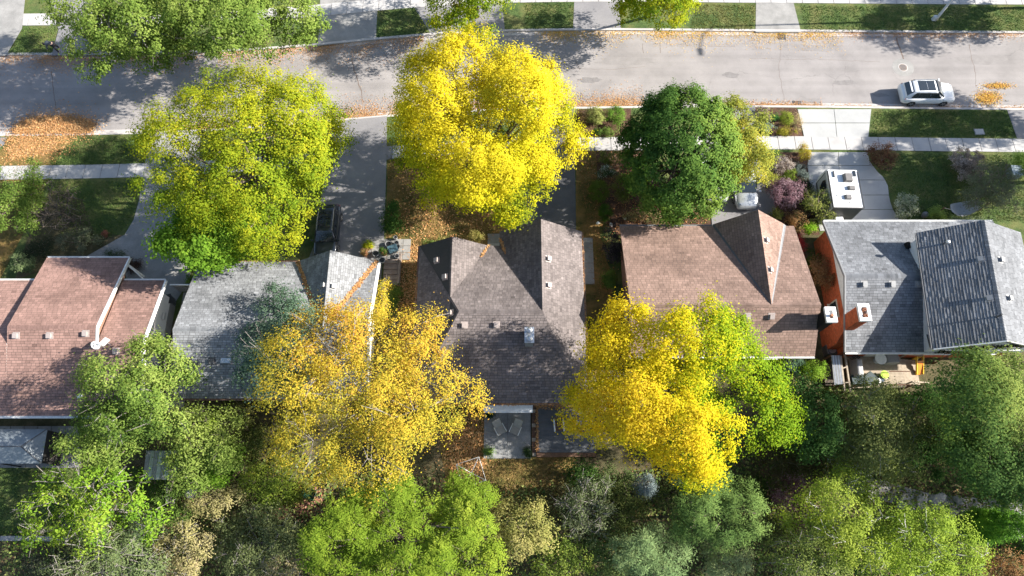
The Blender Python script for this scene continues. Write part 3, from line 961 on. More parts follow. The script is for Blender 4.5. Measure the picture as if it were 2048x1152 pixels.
tufts('grass', 'dry back lawn grass around the clothes airer', ppoly([(890, 835), (1150, 905), (1160, 960), (1120, 1010), (1000, 1040), (900, 990)]), 9000, G, DP[:3] + GP[1:2])
tufts('grass', 'green back lawn grass behind the gazebo', ppoly([(-40, 940), (330, 940), (320, 1060), (-40, 1080)]), 9000, G, GP)
tufts('grass', 'dry grass along the taupe house side', ppoly([(1155, 300), (1192, 300), (1215, 470), (1215, 600), (1190, 600), (1155, 470)]), 3000, G, DP)
tufts('grass', 'dry leafy grass of the corner lawn', ppoly([(15, 275), (135, 275), (70, 420), (0, 560), (-60, 560), (-60, 330)]), 5000, G, DP)
tufts('grass', 'far lawn grass between the driveways', ppoly([(755, 20), (830, 15), (855, 66), (755, 76)]), 1600, G, GP)
tufts('grass', 'far verge grass beside the dark driveway', ppoly([(1050, 5), (1146, 5), (1146, 56), (1050, 58)]), 2000, G, [GP[0], GP[1], DP[1]])
tufts('grass', 'far corner verge grass near the stooping person', ppoly([(45, 56), (115, 56), (104, 108), (14, 110)]), 2200, G, GP)
def drift(name, label, x0, x1, line, d0, sig, n, pal=ORANGE, size=0.07, z=0.006):
    n = int(n * 2.6)
    x = RNG.uniform(x0, x1, n)
    d = d0 + np.abs(RNG.normal(0, 1, n)) * sig * RNG.uniform(0.25, 1.5, n)
    y = np.array([yat(line, q) for q in x]) + d
    clump = blob_noise(RNG, np.column_stack([x, y, x * 0]), 7, 1.3) > RNG.uniform(-0.7, 0.5, n)
    flat_leaves(name, label, np.column_stack([x, y])[clump], z, pal, size)
drift('fallen_leaves', 'orange leaves drifted along the near kerb by the yellow tree', -15, 11.5, NEAR, 0.02, 0.75, 9000)
drift('fallen_leaves', 'orange leaves lying in the near gutter at the drain', 18, 27, NEAR, 0.0, 0.22, 1500)
drift('fallen_leaves', 'orange leaves lying in the near gutter behind the white car', 27, 48, NEAR, 0.0, 0.18, 900)
drift('fallen_leaves', 'orange leaves along the near gutter before the white house', -31, -15, NEAR, 0.02, 0.45, 2600)
drift('fallen_leaves', 'golden leaves scattered in the far gutter', 2, 30, FAR, -0.02, -0.75, 5200, GOLD + ORANGE[:1])
drift('fallen_leaves', 'orange leaves in the far gutter past the lamp', 30, 48, FAR, 0.0, -0.35, 1600)
drift('fallen_leaves', 'orange leaves drifted along the far kerb under the green trees', -47, -8, FAR, -0.02, -0.95, 9500)
P = sample_poly(RNG, ppoly([(25, 262), (60, 238), (130, 234), (190, 246), (185, 268), (30, 269)], 0), 14000, 0.9)
flat_leaves('leaf_heap', 'deep orange heap of raked leaves at the kerb', P, RNG.uniform(0.0, 0.22, 14000), ORANGE, 0.10)
P = sample_poly(RNG, ppoly([(18, 274), (150, 274), (128, 300), (75, 310), (20, 320)]), 5200, 0.9)
flat_leaves('fallen_leaves', 'orange leaves spread over the corner lawn', P, G, ORANGE + [(0.3, 0.2, 0.06)], 0.12)
for lab, c, r, n in (('small patch of golden leaves on the road beside the kerb', (1975, 196), (26, 14), 1800), ('thin streak of golden leaves out on the road', (1995, 172), (28, 6), 900)):
    P = np.array([tuple(at(c[0] + RNG.normal(0, r[0] * .5), c[1] + RNG.normal(0, r[1] * .5))[:2]) for _ in range(n)])
    flat_leaves('fallen_leaves', lab, P, 0.006, GOLD + ORANGE[:2], 0.085)
P = sample_poly(RNG, ppoly([(800, 320), (1000, 330), (990, 480), (840, 490), (795, 470)]), 2600, 0.9)
flat_leaves('fallen_leaves', 'brown and orange leaves over the dry front lawn', P, G + 0.03, ORANGE + [(0.25, 0.13, 0.06)], 0.12)
P = sample_poly(RNG, ppoly([(800, 495), (836, 490), (830, 720), (798, 720)]), 2200, 0.9)
flat_leaves('fallen_leaves', 'orange leaves in the narrow gap beside the taupe house', P, G + 0.03, ORANGE, 0.12)
P = sample_poly(RNG, ppoly([(885, 830), (975, 830), (975, 915), (960, 970), (900, 960)]), 3200, 0.9)
flat_leaves('fallen_leaves', 'orange leaves beside the concrete patio', P, G + 0.03, ORANGE, 0.12)
P = sample_poly(RNG, ppoly([(540, 985), (640, 985), (650, 1030), (560, 1040)]), 2600, 0.9)
flat_leaves('fallen_leaves', 'pinkish brown leaves around the wheelbarrow', P, G + 0.03, [(0.32, 0.17, 0.12), (0.45, 0.24, 0.16)], 0.13)
P = sample_poly(RNG, ppoly([(330, 900), (1000, 960), (1990, 900), (2060, 1180), (0, 1180), (0, 1080)]), 12000, 0.9)
flat_leaves('fallen_leaves', 'brown leaf litter under the back garden trees', P, G + 0.01, [(0.16, 0.09, 0.05), (0.30, 0.17, 0.09), (0.10, 0.07, 0.04), (0.34, 0.26, 0.12)], 0.13)
P = sample_poly(RNG, ppoly([(1155, 300), (1225, 300), (1430, 440), (1230, 480), (1215, 600), (1190, 600)]), 2500, 0.9)
flat_leaves('fallen_leaves', 'brown leaves over the side garden bed', P, G + 0.02, [(0.2, 0.1, 0.05), (0.40, 0.2, 0.08)], 0.11)

Pg = sample_poly(RNG, ppoly([(330, 860), (1000, 985), (1200, 960), (1480, 900), (1600, 780), (1990, 790), (2060, 1180), (0, 1180), (0, 1095), (330, 1000)]), 26000, 0.5)
zg_ = RNG.uniform(0.05, 0.5, len(Pg)) * (0.4 + 0.6 * (blob_noise(RNG, np.column_stack([Pg, Pg[:, 0] * 0]), 6, 1.2) > 0))
flat_leaves('undergrowth', 'low green ground cover between the back garden shrubs', Pg, G + zg_, [(.06, .10, .03), (.11, .16, .045), (.18, .22, .06), (.22, .2, .08)], 0.2, cat='ground cover')
# oil drips, patches and tyre marks worn into the street
def stain(u, v, rx, ry, mat, name, seed):
    rr = random.Random(seed)
    c0 = at(u, v, 0)
    k = mpp(u, v)
    poly = []
    for i in range(18):
        a = 2 * math.pi * i / 18
        f = rr.uniform(.75, 1.2)
        poly.append((c0.x + math.cos(a) * rx * k * f, c0.y + math.sin(a) * ry * k * f))
    sheet(name, poly, 0.0022 + .0002 * (seed % 5), mat, road)
M_PATCH1 = surface('asphalt_patch', [(0.3, (0.195, 0.18, 0.172)), (0.7, (0.25, 0.232, 0.222))], 1.5, 50, 0.2, 0.92, 0.4, 0.01)
M_PATCH2 = surface('oil_stain', [(0.3, (0.15, 0.138, 0.132)), (0.7, (0.22, 0.205, 0.198))], 2.5, 50, 0.25, 0.7, 0.2, 0.01)
for i, (u, v, rx, ry, m) in enumerate(((1250, 122, 60, 10, M_PATCH1), (1460, 150, 16, 7, M_PATCH2), (1690, 165, 24, 6, M_PATCH2), (1620, 96, 50, 9, M_PATCH1), (1960, 120, 55, 12, M_PATCH1), (1340, 180, 12, 6, M_PATCH2), (1760, 190, 18, 5, M_PATCH2), (420, 240, 40, 9, M_PATCH1), (1180, 160, 26, 7, M_PATCH2))):
    stain(u, v, rx, ry, m, 'worn_patch', i + 1)
# sealed cracks, painted lamp-arm shadow line, drains, manhole
def crack_and_shadow(pts, w):
    mb = MB()
    P = [at(u, v, 0.0) for u, v in pts]
    Q = []
    for a, b in zip(P[:-1], P[1:]):
        n = max(2, int((b - a).length / 0.35))
        for i in range(n): Q.append(a.lerp(b, i / n) + Vector((RNG.normal(0, .035), RNG.normal(0, .035), 0)))
    Q.append(P[-1])
    for a, b in zip(Q[:-1], Q[1:]):
        d = (b - a).normalized(); s = Vector((-d.y, d.x, 0)) * w * RNG.uniform(.6, 1.2)
        z = Vector((0, 0, 0.004))
        mb.add([a - s + z, b - s + z, b + s + z, a + s + z], [(0, 1, 2, 3)])
    mb.build('sealed_crack_and_shadow', M_TAR_SHADOW, road)
crack_and_shadow([(103, 143), (108, 190), (114, 226)], 0.03)
crack_and_shadow([(704, 122), (712, 150), (720, 175), (728, 205)], 0.04)
crack_and_shadow([(286, 225), (296, 243), (310, 256)], 0.05)
crack_and_shadow([(1792, 75), (1800, 97), (1808, 122)], 0.06)
crack_and_shadow([(1937, 88), (1942, 110), (1950, 145)], 0.02)
crack_and_shadow([(1560, 80), (1562, 100), (1558, 140), (1568, 200)], 0.012)
crack_and_shadow([(1286, 88), (1287, 106)], 0.02); crack_and_shadow([(1320, 88), (1321, 106)], 0.02)
crack_and_shadow([(1150, 121), (1160, 140)], 0.014); crack_and_shadow([(1400, 92), (1470, 93)], 0.012)  # second stroke is the lamp arm's cast shadow, painted as a dark line
crack_and_shadow([(1500, 117), (1640, 119), (1760, 123)], 0.010); crack_and_shadow([(1100, 137), (1230, 139), (1290, 133)], 0.010)
crack_and_shadow([(1950, 145), (1952, 175)], 0.012)
def drain(label, u, v):
    p = at(u, v, 0.0)
    t = thing('storm_drain', label, 'drain', p, 0, 'storm drains')
    f = MB()
    w, d = 0.36, 0.34
    f.box(-w, w, -d, -d + 0.05, 0, 0.014).box(-w, w, d - 0.05, d, 0, 0.014).box(-w, -w + 0.05, -d + .05, d - .05, 0, 0.014).box(w - 0.05, w, -d + .05, d - .05, 0, 0.014)
    f.box(-w + .05, w - .05, -d + .05, d - .05, 0, 0.008)
    f.build('frame', M_BLACK, t, False)
    for k in range(5):
        x = -0.26 + 0.13 * k
        MB().box(x - 0.035, x + 0.035, -d + .06, d - .06, 0.009, 0.02).build('grate_bar', M_DKGREY, t, False)
drain('black iron storm drain in the far gutter at the pale driveway', 1563, 73)
drain('black iron storm drain in the near gutter by the flower bed', 1594, 208.5)
mh = thing('manhole', 'round iron manhole cover in an asphalt patch on the road', 'manhole', at(1806, 135, 0))
MB().lathe([(0.95, 0.002), (0.93, 0.006)], seg=28).build('patch_ring', M_CONC_OLD, mh, False)
MB().lathe([(0.44, 0.006), (0.43, 0.014)], seg=24).build('frame_ring', M_KERB, mh, False)
cov = MB().lathe([(0.36, 0.012), (0.35, 0.022)], seg=24).build('cover', M_STEP, mh, False)
b = MB()
for k in range(4):
    b.box(-0.25, 0.25, -0.225 + k * 0.13, -0.165 + k * 0.13, 0.022, 0.03)
b.build('tread_bars', M_DKGREY, cov, False)

# ================================================================ HOUSES
XD, YD = (1, 0, 0), (0, 1, 0)
def vdir(plane, along):
    """unit downhill direction of a plane"""
    n = pnorm(plane)
    d = Vector((n.x, n.y, 0))
    d = Vector((n.x, n.y, -(n.x ** 2 + n.y ** 2) / n.z))
    return d.normalized()

# ---- house with the rust pink stepped roof
h1 = thing('bungalow', 'white stucco bungalow with rust pink stepped shingle roof', 'house', (-32.5, 13, G))
ze = 3.0
rear1 = [(-47, 8.2, ze), (-25.5, 8.2, ze), (-25.5, 12.85, 4.6), (-28.65, 12.85, 4.6), (-28.65, 14.0, 4.97), (-34.8, 14.0, 4.97), (-34.8, 12.85, 4.6), (-47, 12.85, 4.6)]
rearA = [(-25.5, 8.2, ze), (-25.5, 12.85, 4.6), (-28.65, 12.85, 4.6), (-28.65, 8.2, ze)]
rearB = [(-28.65, 8.2, ze), (-28.65, 14.0, 4.97), (-34.8, 14.0, 4.97), (-34.8, 8.2, ze)]
rearC = [(-34.8, 8.2, ze), (-34.8, 12.85, 4.6), (-47, 12.85, 4.6), (-47, 8.2, ze)]
midF = [(-34.8, 20.0, 2.95), (-34.8, 14.0, 4.97), (-28.65, 14.0, 4.97), (-28.65, 20.0, 2.95)]
rgtF = [(-28.6, 18.1, 3.2), (-28.6, 12.85, 4.6), (-25.5, 12.85, 4.6), (-25.5, 18.1, 3.2)]
lftF = [(-47, 18.1, 3.2), (-47, 12.85, 4.6), (-34.85, 12.85, 4.6), (-34.85, 18.1, 3.2)]
def ccw(p):
    n = Vector((0, 0, 0)); q = [Vector(x) for x in p]
    for i in range(len(q)): n += (q[i] - q[0]).cross(q[(i + 1) % len(q)] - q[0])
    return p if n.z > 0 else p[::-1]
pl1 = [(ccw(p), XD) for p in (rearA, rearB, rearC, midF, rgtF, lftF)]
r1 = roof(h1, pl1, M_SH1, M_WHITE, 0.2, expo=0.19, width=0.34, thk=0.013, var=0.10)
wall_ring(h1, [(-46, 8.7), (-26.05, 8.7), (-26.05, 17.5), (-46, 17.5)], G, 2.85, M_STUCCO)
gable_wall(h1, -26.25, [(8.7, 2.85), (17.5, 2.85), (12.85, 4.35)], M_STUCCO, 0.2)
gable_wall(h1, -28.95, [(8.6, 2.8), (19.4, 2.8), (14.0, 4.7)], M_FASCIA, 0.2)
gable_wall(h1, -34.7, [(8.6, 2.85), (19.4, 2.85), (14.0, 4.75)], M_STUCCO, 0.2)
MB().box(-26.1, -26.0, 8.75, 17.45, G, 0.9).build('plinth', M_CONC_OLD, h1)
cap(h1, (-34.8, 14, 4.97), (-28.65, 14, 4.97), vdir(midF, 0), vdir(rearB, 0), M_SH1)
cap(h1, (-28.6, 12.87, 4.6), (-25.5, 12.87, 4.6), vdir(rgtF, 0), vdir(rearA, 0), M_SH1)
gutter(h1, (-34.8, 20.0, 2.95), (-28.65, 20.0, 2.95), (0, 1, 0), M_WHITE)
gutter(h1, (-28.55, 18.1, 3.2), (-25.5, 18.1, 3.2), (0, 1, 0), M_WHITE)
gutter(h1, (-47, 18.1, 3.2), (-34.9, 18.1, 3.2), (0, 1, 0), M_WHITE)
gutter(h1, (-47, 8.2, 3.0), (-25.5, 8.2, 3.0), (0, -1, 0), M_WHITE, 0.16)
board(h1, (-28.62, 20.0, 2.99), (-28.62, 14.0, 5.01), 0.1, 0.24, M_WHITE)
board(h1, (-28.62, 14.0, 5.01), (-28.62, 12.9, 4.64), 0.1, 0.2, M_WHITE)
board(h1, (-25.44, 18.1, 3.25), (-25.44, 12.85, 4.65), 0.12, 0.24, M_WHITE)
board(h1, (-25.44, 12.85, 4.65), (-25.44, 8.2, 3.05), 0.12, 0.24, M_WHITE)
for (x, y) in ((-28.9, 19.6), (-34.5, 19.6)):
    MB().box(x - .07, x + .07, y - .07, y + .07, G, 2.88).build('porch_post', M_WHITE, h1)
board(h1, (-28.7, 19.5, 2.85), (-27.3, 18.1, 0.6), 0.1, 0.12, M_WHITE, 'stair_rail')
window(h1, (-26.05, 13.0), (-26.05, 14.6), 1.1, 2.2, (1, 0), bars=0)
window(h1, (-30.2, 17.5), (-32.6, 17.5), 1.0, 2.2, (0, 1))
window(h1, (-38.0, 17.5), (-40.4, 17.5), 1.0, 2.2, (0, 1))
window(h1, (-36.2, 8.7), (-33.6, 8.7), 0.9, 2.2, (0, -1))
door(h1, (-31.6, 8.7), (-30.0, 8.7), G, 2.2, (0, -1), M_WHITE, 'patio_door')
door(h1, (-28.9, 17.5), (-29.8, 17.5), G, 2.15, (0, 1), M_FASCIA)
for u, v in ((33, 671), (100, 671), (172, 667), (233, 702)):
    p = on_roof(rearB if v < 700 else rearA, u, v)
    vent(r1, p, pnorm(rearB), M_VENTBR)
MB().box(-26.0, -25.85, 15.6, 16.1, 1.5, 1.75).build('wall_lamp', M_STEEL, h1)

# satellite dish and its bracket on the rust roof
def dish(label, u, v, plane, D, pole, face):
    p = on_roof(plane, u, v)
    t = thing('satellite_dish', label, 'satellite dish', p)
    MB().tube([(0, 0, 0), (0, 0, pole)], 0.03, 8).build('mast', M_STEEL, t, False)
    f = Vector(face).normalized()
    a = f.cross(Vector((0, 0, 1))).normalized(); b = f.cross(a)
    c = Vector((0, 0, pole)) + f * 0.1
    V, F = [], []
    n = 18
    for k, (r, dd) in enumerate(((0.02, 0.0), (0.5, 0.03), (0.85, 0.09), (1.0, 0.13))):
        for i in range(n):
            an = 2 * math.pi * i / n
            V.append(c + (a * math.cos(an) + b * math.sin(an)) * r * D / 2 + f * dd * D)
    for k in range(3):
        for i in range(n): F.append((k * n + i, k * n + (i + 1) % n, (k + 1) * n + (i + 1) % n, (k + 1) * n + i))
    F.append(tuple(range(n)))
    m = MB().add(V, F).build('reflector', M_WHITE, t, False, smooth=True)
    sm = m.modifiers.new('thick', 'SOLIDIFY'); sm.thickness = 0.02
    MB().tube([c - b * D * 0.45, c + f * D * 0.55 - b * D * 0.1], 0.018, 6).build('arm', M_STEEL, t, False)
    e = c + f * D * 0.55 - b * D * 0.1
    MB().box(e.x - .05, e.x + .05, e.y - .05, e.y + .05, e.z - .05, e.z + .06).build('receiver', M_VENT, t, False)
    return t
dish('white satellite dish standing behind the ridge of the rust pink roof', 209, 696, rearA, 0.62, 0.95, (0.2, -0.6, 0.75))
p = on_roof(rearA, 222, 690)
ant = thing('flat_antenna', 'white flat panel antenna on a bracket next to the dish', 'antenna', p)
MB().tube([(0, 0, 0), (0, 0, 0.8)], 0.025, 8).build('mast', M_STEEL, ant, False)
MB().box(-0.28, 0.28, -0.05, 0.05, 0.55, 1.05, rz=0.9).build('panel', M_WHITE, ant, False)
board(None, (0, 0, 0), (0.0, 0.01, 0), 0.01, 0.01, M_STEEL) if False else None
p = on_roof(rearA, 178, 800)
dv = thing('mast_vent', 'white round cap on a slanting mast above the rust roof edge', 'roof mast', p)
MB().tube([(0, 0, 0), (-0.1, 0.05, 0.9)], 0.045, 8).build('mast', M_STEEL, dv, False)
MB().lathe([(0.02, 0.86), (0.17, 0.9), (0.19, 0.98), (0.12, 1.06), (0.02, 1.09)], (-0.1, 0.05, 0), 14).build('cap', M_WHITE, dv, False)

# ---- grey shingle house
h2 = thing('bungalow', 'bungalow with pale grey shingle roof and leaf-filled valleys', 'house', (-16.5, 14.5, G))
xl, xr, yf, yr, yg, zg = -23.35, -9.95, 19.65, 9.4, 13.8, 5.0
gx, gl, gr = -13.05, -15.95, -10.05
front2L = [(xl, yf, 3), (gl, yf, 3), (gx, yg, zg), (xl, yg, zg)]
front2R = [(gr, yf, 3), (xr, yf, 3), (xr, yg, zg), (gx, yg, zg)]
rear2 = [(xl, yr, 3), (xr, yr, 3), (xr, yg, zg), (xl, yg, zg)]
gab2L = [(gl, yf + .05, 3), (gx, yf + .05, zg + .02), (gx, yg, zg + .02)]
gab2R = [(gr, yf + .05, 3), (gx, yf + .05, zg + .02), (gx, yg, zg + .02)]
pl2 = [(ccw(front2L), XD), (ccw(front2R), XD), (ccw(rear2), XD), (ccw(gab2L), YD), (ccw(gab2R), YD)]
r2 = roof(h2, pl2, M_SH2, M_WHITE, 0.2, expo=0.17, width=0.30, thk=0.016, var=0.13, light=0.18)
wall_ring(h2, [(xl + .45, yr + .45), (xr - .5, yr + .45), (xr - .5, yf - .45), (xl + .45, yf - .45)], G, 2.84, M_STUCCO)
gable_wall(h2, xr - .72, [(yr + .5, 2.84), (yf - .5, 2.84), (yg, zg - .25)], M_STUCCO, 0.2)
gable_wall(h2, xl + .47, [(yr + .5, 2.84), (yf - .5, 2.84), (yg, zg - .25)], M_STUCCO, 0.2)
gable_wall_y(h2, yf - .7, [(gl + .35, 2.84), (gr - .35, 2.84), (gx, zg - .3)], M_STUCCO, 0.2)
board(h2, (xr + .05, yf, 3.04), (xr + .05, yg, zg + .04), 0.16, 0.28, M_WHITE)
board(h2, (xr + .05, yg, zg + .04), (xr + .05, yr, 3.04), 0.16, 0.28, M_WHITE)
cap(h2, (xl, yg, zg), (xr, yg, zg), vdir(front2L, 0), vdir(rear2, 0), M_SH2)
cap(h2, (gx, yf + .05, zg + .02), (gx, yg, zg + .02), vdir(gab2L, 0), vdir(gab2R, 0), M_SH2)
gutter(h2, (xl, yf, 3), (gl - .05, yf, 3), (0, 1, 0), M_FASCIA)
gutter(h2, (xl, yr, 3), (xr, yr, 3), (0, -1, 0), M_FASCIA)
window(h2, (-18.2, yf - .45), (-21.0, yf - .45), 0.9, 2.2, (0, 1))
door(h2, (-10.9, yf - .45), (-14.2, yf - .45), G, 2.3, (0, 1), M_WHITE, 'garage_door')
window(h2, (xr - .5, 14.2), (xr - .5, 15.6), 1.0, 2.1, (1, 0))
window(h2, (-20.5, yr + .45), (-18.2, yr + .45), 0.9, 2.2, (0, -1))
def ov(pl, pts, mat, par):
    for u, v in pts: vent(par, on_roof(pl, u, v), pnorm(pl), mat)
ov(gab2R, [(666, 573)], M_VENT, r2); ov(gab2L, [(648, 571)], M_VENT, r2)
ov(rear2, [(377, 722), (394, 731), (425, 722)], M_DKGREY, r2)
MB().box(-0.35, 0.35, -0.18, 0.18, 0, 0.16).build('exhaust_hood', M_STEEL, None).name
hood = bpy.data.objects['exhaust_hood']; pp = on_roof(rear2, 453, 722); hood.location = pp; adopt(hood, r2)
def valley_leaves(parent, pl, a, b, n, w, pal=ORANGE):
    a, b = Vector(a), Vector(b)
    t = RNG.random(n)
    P = np.array([tuple(a.lerp(b, q)) for q in t])
    P[:, :2] += RNG.normal(0, w, (n, 2))
    z = np.array([max(zon(pl[0], x, y), zon(pl[1], x, y)) for x, y, _ in P]) + RNG.uniform(0.02, 0.07, n)
    flat_leaves('valley_leaves', None, P[:, :2], z, pal, 0.11, parent)
valley_leaves(r2, (front2R, gab2R), (gr, yf, 3), (gx + .3, yg + .6, zg), 2600, 0.06)
valley_leaves(r2, (front2L, gab2L), (gl, yf, 3), (gx - .3, yg + .6, zg), 1300, 0.06)
Pq = sample_poly(RNG, [(gr - 1.2, 17.3), (gr - .9, 17.3), (gr - .9, 17.7), (gr - 1.2, 17.7)], 80)
flat_leaves('roof_leaves', None, Pq, np.array([zon(front2R, x, y) + .02 for x, y in Pq]), ORANGE, .11, r2)

# ---- taupe house with two front gables (the middle one)
h3 = thing('bungalow', 'bungalow with taupe shingle roof, two front gables and metal chimney', 'house', (-0.8, 15, G))
ze3, yh = 2.9, 15.1
xl, xr, yr = -6.95, 5.27, 9.1
LX, zl = -4.35, 4.57
Lh, Rh = (-3.68, yh, 5.0), (2.12, yh, 5.0)
sl = (5.0 - ze3) / 5.9
Gp = (LX, 21.0 - (zl - ze3) / sl, zl)
left3 = [(xl, 21.0, ze3), (xl, yr, ze3), Lh, Gp, (LX, 21.0, zl)]
gl3R = [(-1.75, 21.0, ze3), (LX, 21.0, zl), Gp]
frt3 = [(-1.75, 21.0, ze3), Gp, Lh, Rh, (-0.93, 21.0, ze3)]
gr3L = [(-0.93, 22.2, ze3), (-0.93, 21.0, ze3), Rh, (2.12, 22.2, 5.0)]
rgt3 = [(xr, yr, ze3), (xr, 22.2, ze3), (2.12, 22.2, 5.0), Rh]
rear3 = [(xl, yr, ze3), (xr, yr, ze3), Rh, Lh]
pl3 = [(ccw(left3), YD), (ccw(gl3R), YD), (ccw(frt3), XD), (ccw(gr3L), YD), (ccw(rgt3), YD), (ccw(rear3), XD)]
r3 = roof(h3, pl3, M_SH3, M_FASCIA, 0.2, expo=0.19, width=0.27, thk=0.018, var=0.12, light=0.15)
wall_ring(h3, [(xl + .45, yr + .45), (xr - .45, yr + .45), (xr - .45, 21.7), (-0.6, 21.7), (-0.6, 20.0), (-1.9, 20.0), (-1.9, 20.5), (xl + .45, 20.5)], G, 2.72, M_STUCCO)
gable_wall_y(h3, 20.35, [(xl + .6, 2.72), (-1.95, 2.72), (LX, zl - .3)], M_STUCCO, .15)
gable_wall_y(h3, 21.55, [(-0.6, 2.72), (xr - .5, 2.72), (2.12, 4.72)], M_STUCCO, .15)
cap(h3, (LX, 21.0, zl), Gp, vdir(left3, 0), vdir(gl3R, 0), M_SH3)
cap(h3, Gp, Lh, vdir(left3, 0), vdir(frt3, 0), M_SH3)
cap(h3, Lh, Rh, vdir(frt3, 0), vdir(rear3, 0), M_SH3)
cap(h3, (2.12, 22.2, 5.0), Rh, vdir(gr3L, 0), vdir(rgt3, 0), M_SH3)
cap(h3, (xl, yr, ze3), Lh, vdir(left3, 0), vdir(rear3, 0), M_SH3, name='hip_cap')
cap(h3, (xr, yr, ze3), Rh, vdir(rgt3, 0), vdir(rear3, 0), M_SH3, name='hip_cap')
gutter(h3, (xl, 21.0, ze3), (xl, yr, ze3), (-1, 0, 0), M_FASCIA)
gutter(h3, (xr, yr, ze3), (xr, 22.2, ze3), (1, 0, 0), M_FASCIA)
gutter(h3, (xl, yr, ze3), (xr, yr, ze3), (0, -1, 0), M_FASCIA)
valley_leaves(r3, (frt3, gl3R), (-1.75, 21.0, ze3), (-2.3, 19.9, 3.4), 160, 0.05)
valley_leaves(r3, (frt3, gr3L), (-0.93, 21.6, ze3), (-0.5, 20.3, 3.4), 160, 0.05)
Pq = np.column_stack([RNG.normal(xl - .07, .05, 900), RNG.uniform(yr, 18.5, 900)])
flat_leaves('gutter_leaves', None, Pq, ze3 - .06, ORANGE, .1, h3)
Pq = np.column_stack([RNG.normal(xr + .07, .04, 500), RNG.uniform(yr, 22, 500)])
flat_leaves('gutter_leaves', None, Pq, ze3 - .06, ORANGE, .1, h3)
Pq = np.column_stack([RNG.uniform(xl, xr, 900), RNG.normal(yr - .05, .05, 900)])
flat_leaves('gutter_leaves', None, Pq, ze3 - .06, ORANGE, .1, h3)
window(h3, (-3.0, 20.5), (-5.6, 20.5), 0.9, 2.2, (0, 1))
door(h3, (-0.85, 20.0), (-1.75, 20.0), G + .2, 2.3, (0, 1), M_FASCIA)
door(h3, (4.2, 21.7), (0.6, 21.7), G, 2.35, (0, 1), M_WHITE, 'garage_door')
window(h3, (xr - .45, 14.6), (xr - .45, 15.9), 1.0, 2.1, (1, 0))
window(h3, (xl + .45, 17.2), (xl + .45, 15.6), 1.0, 2.1, (-1, 0))
door(h3, (-1.6, yr + .45), (0.6, yr + .45), G + .1, 2.3, (0, -1), M_WHITE, 'patio_door')
window(h3, (1.6, yr + .45), (3.6, yr + .45), 0.9, 2.2, (0, -1))
ov(rgt3, [(1096, 518), (1096.5, 571)], M_VENTBR, r3)
ov(left3, [(890.5, 554), (901, 626), (874, 521)], M_VENTBR, r3)
ov(rear3, [(929, 650), (993, 649)], M_VENTBR, r3)
cp_ = on_roof(rear3, 1058, 694)
ch = MB().box(cp_.x - .27, cp_.x + .27, cp_.y + .02, cp_.y + 1.02, cp_.z - .35, cp_.z + 1.15).build('chimney', M_VENT, r3)
MB().box(cp_.x - .33, cp_.x + .33, cp_.y - .04, cp_.y + 1.08, cp_.z + 1.15, cp_.z + 1.21).build('chimney_cap', M_STEEL, h3)
for dy in (.22, .8):
    MB().lathe([(.11, 1.2), (.11, 1.42), (.19, 1.42), (.2, 1.47), (.1, 1.53), (.02, 1.55)], (cp_.x, cp_.y + dy, cp_.z), 12).build('flue', M_STEEL, h3)
# awning strip over the patio door
MB().hexa([(-2.0, 9.5, 2.3), (1.45, 9.5, 2.3), (1.45, 8.55, 2.2), (-2.0, 8.55, 2.2)], [(-2.0, 9.5, 2.42), (1.45, 9.5, 2.42), (1.45, 8.55, 2.26), (-2.0, 8.55, 2.26)]).build('awning', M_WHITE, h3)

M_FLASH = plain('grey_flashing', (.20, .20, .205), .6, 0, .3)
# ---- brown house
h4 = thing('bungalow', 'brick bungalow with brown shingle roof and one steep front gable', 'house', (15, 17.5, G))
xl, xr, yf, yr, yg, zg = 8.2, 21.45, 22.6, 12.4, 15.5, 5.2
gx, gl, gr = 18.0, 15.3, 20.75
front4L = [(xl, yf, 3), (gl, yf, 3), (gx, yg, zg), (xl, yg, zg)]
front4R = [(gr, yf, 3), (xr, yf, 3), (xr, yg, zg), (gx, yg, zg)]
rear4 = [(xl, yr, 3), (xr, yr, 3), (xr, yg, zg), (xl, yg, zg)]
gab4L = [(gl, yf + .15, 3), (gx, yf + .25, zg + .02), (gx, yg, zg + .02)]
gab4R = [(gr, yf + .15, 3), (gx, yf + .25, zg + .02), (gx, yg, zg + .02)]
pl4 = [(ccw(front4L), XD), (ccw(front4R), XD), (ccw(rear4), XD), (ccw(gab4L), YD), (ccw(gab4R), YD)]
r4 = roof(h4, pl4, M_SH4, M_FASCIA, 0.2, expo=0.2, width=0.3, thk=0.012, var=0.10)
def brick_wall(parent, name, planes, mat, expo=0.075, width=0.215):
    return courses(name, planes, mat, parent, expo=expo - 0.0, width=width, thk=0.012, var=0.14, lift=0.004, gap=0.012)
wx0, wx1, wy0, wy1 = xl + .45, xr - .45, yr + .45, yf - .45
w4 = wall_ring(h4, [(wx0, wy0), (wx1, wy0), (wx1, wy1), (wx0, wy1)], G, 2.85, M_MORTAR)
gable_wall(h4, wx0, [(wy0, 2.85), (wy1, 2.85), (yg, zg - .3)], M_STUCCO); gable_wall(h4, wx1 - .2, [(wy0, 2.85), (wy1, 2.85), (yg, zg - .3)], M_STUCCO)
gable_wall_y(h4, yf - .65, [(gl + .3, 2.85), (gr - .3, 2.85), (gx, zg - .35)], M_STUCCO)
brick_wall(w4, 'bricks', [([(wx0 - .004, wy1, G), (wx0 - .004, wy0, G), (wx0 - .004, wy0, 2.84), (wx0 - .004, wy1, 2.84)], YD)], M_BRICKBROWN)
brick_wall(w4, 'bricks', [([(wx0, wy0 - .004, G), (wx1, wy0 - .004, G), (wx1, wy0 - .004, 2.84), (wx0, wy0 - .004, 2.84)], XD)], M_BRICKBROWN)
cap(h4, (xl, yg, zg), (xr, yg, zg), vdir(front4L, 0), vdir(rear4, 0), M_SH4)
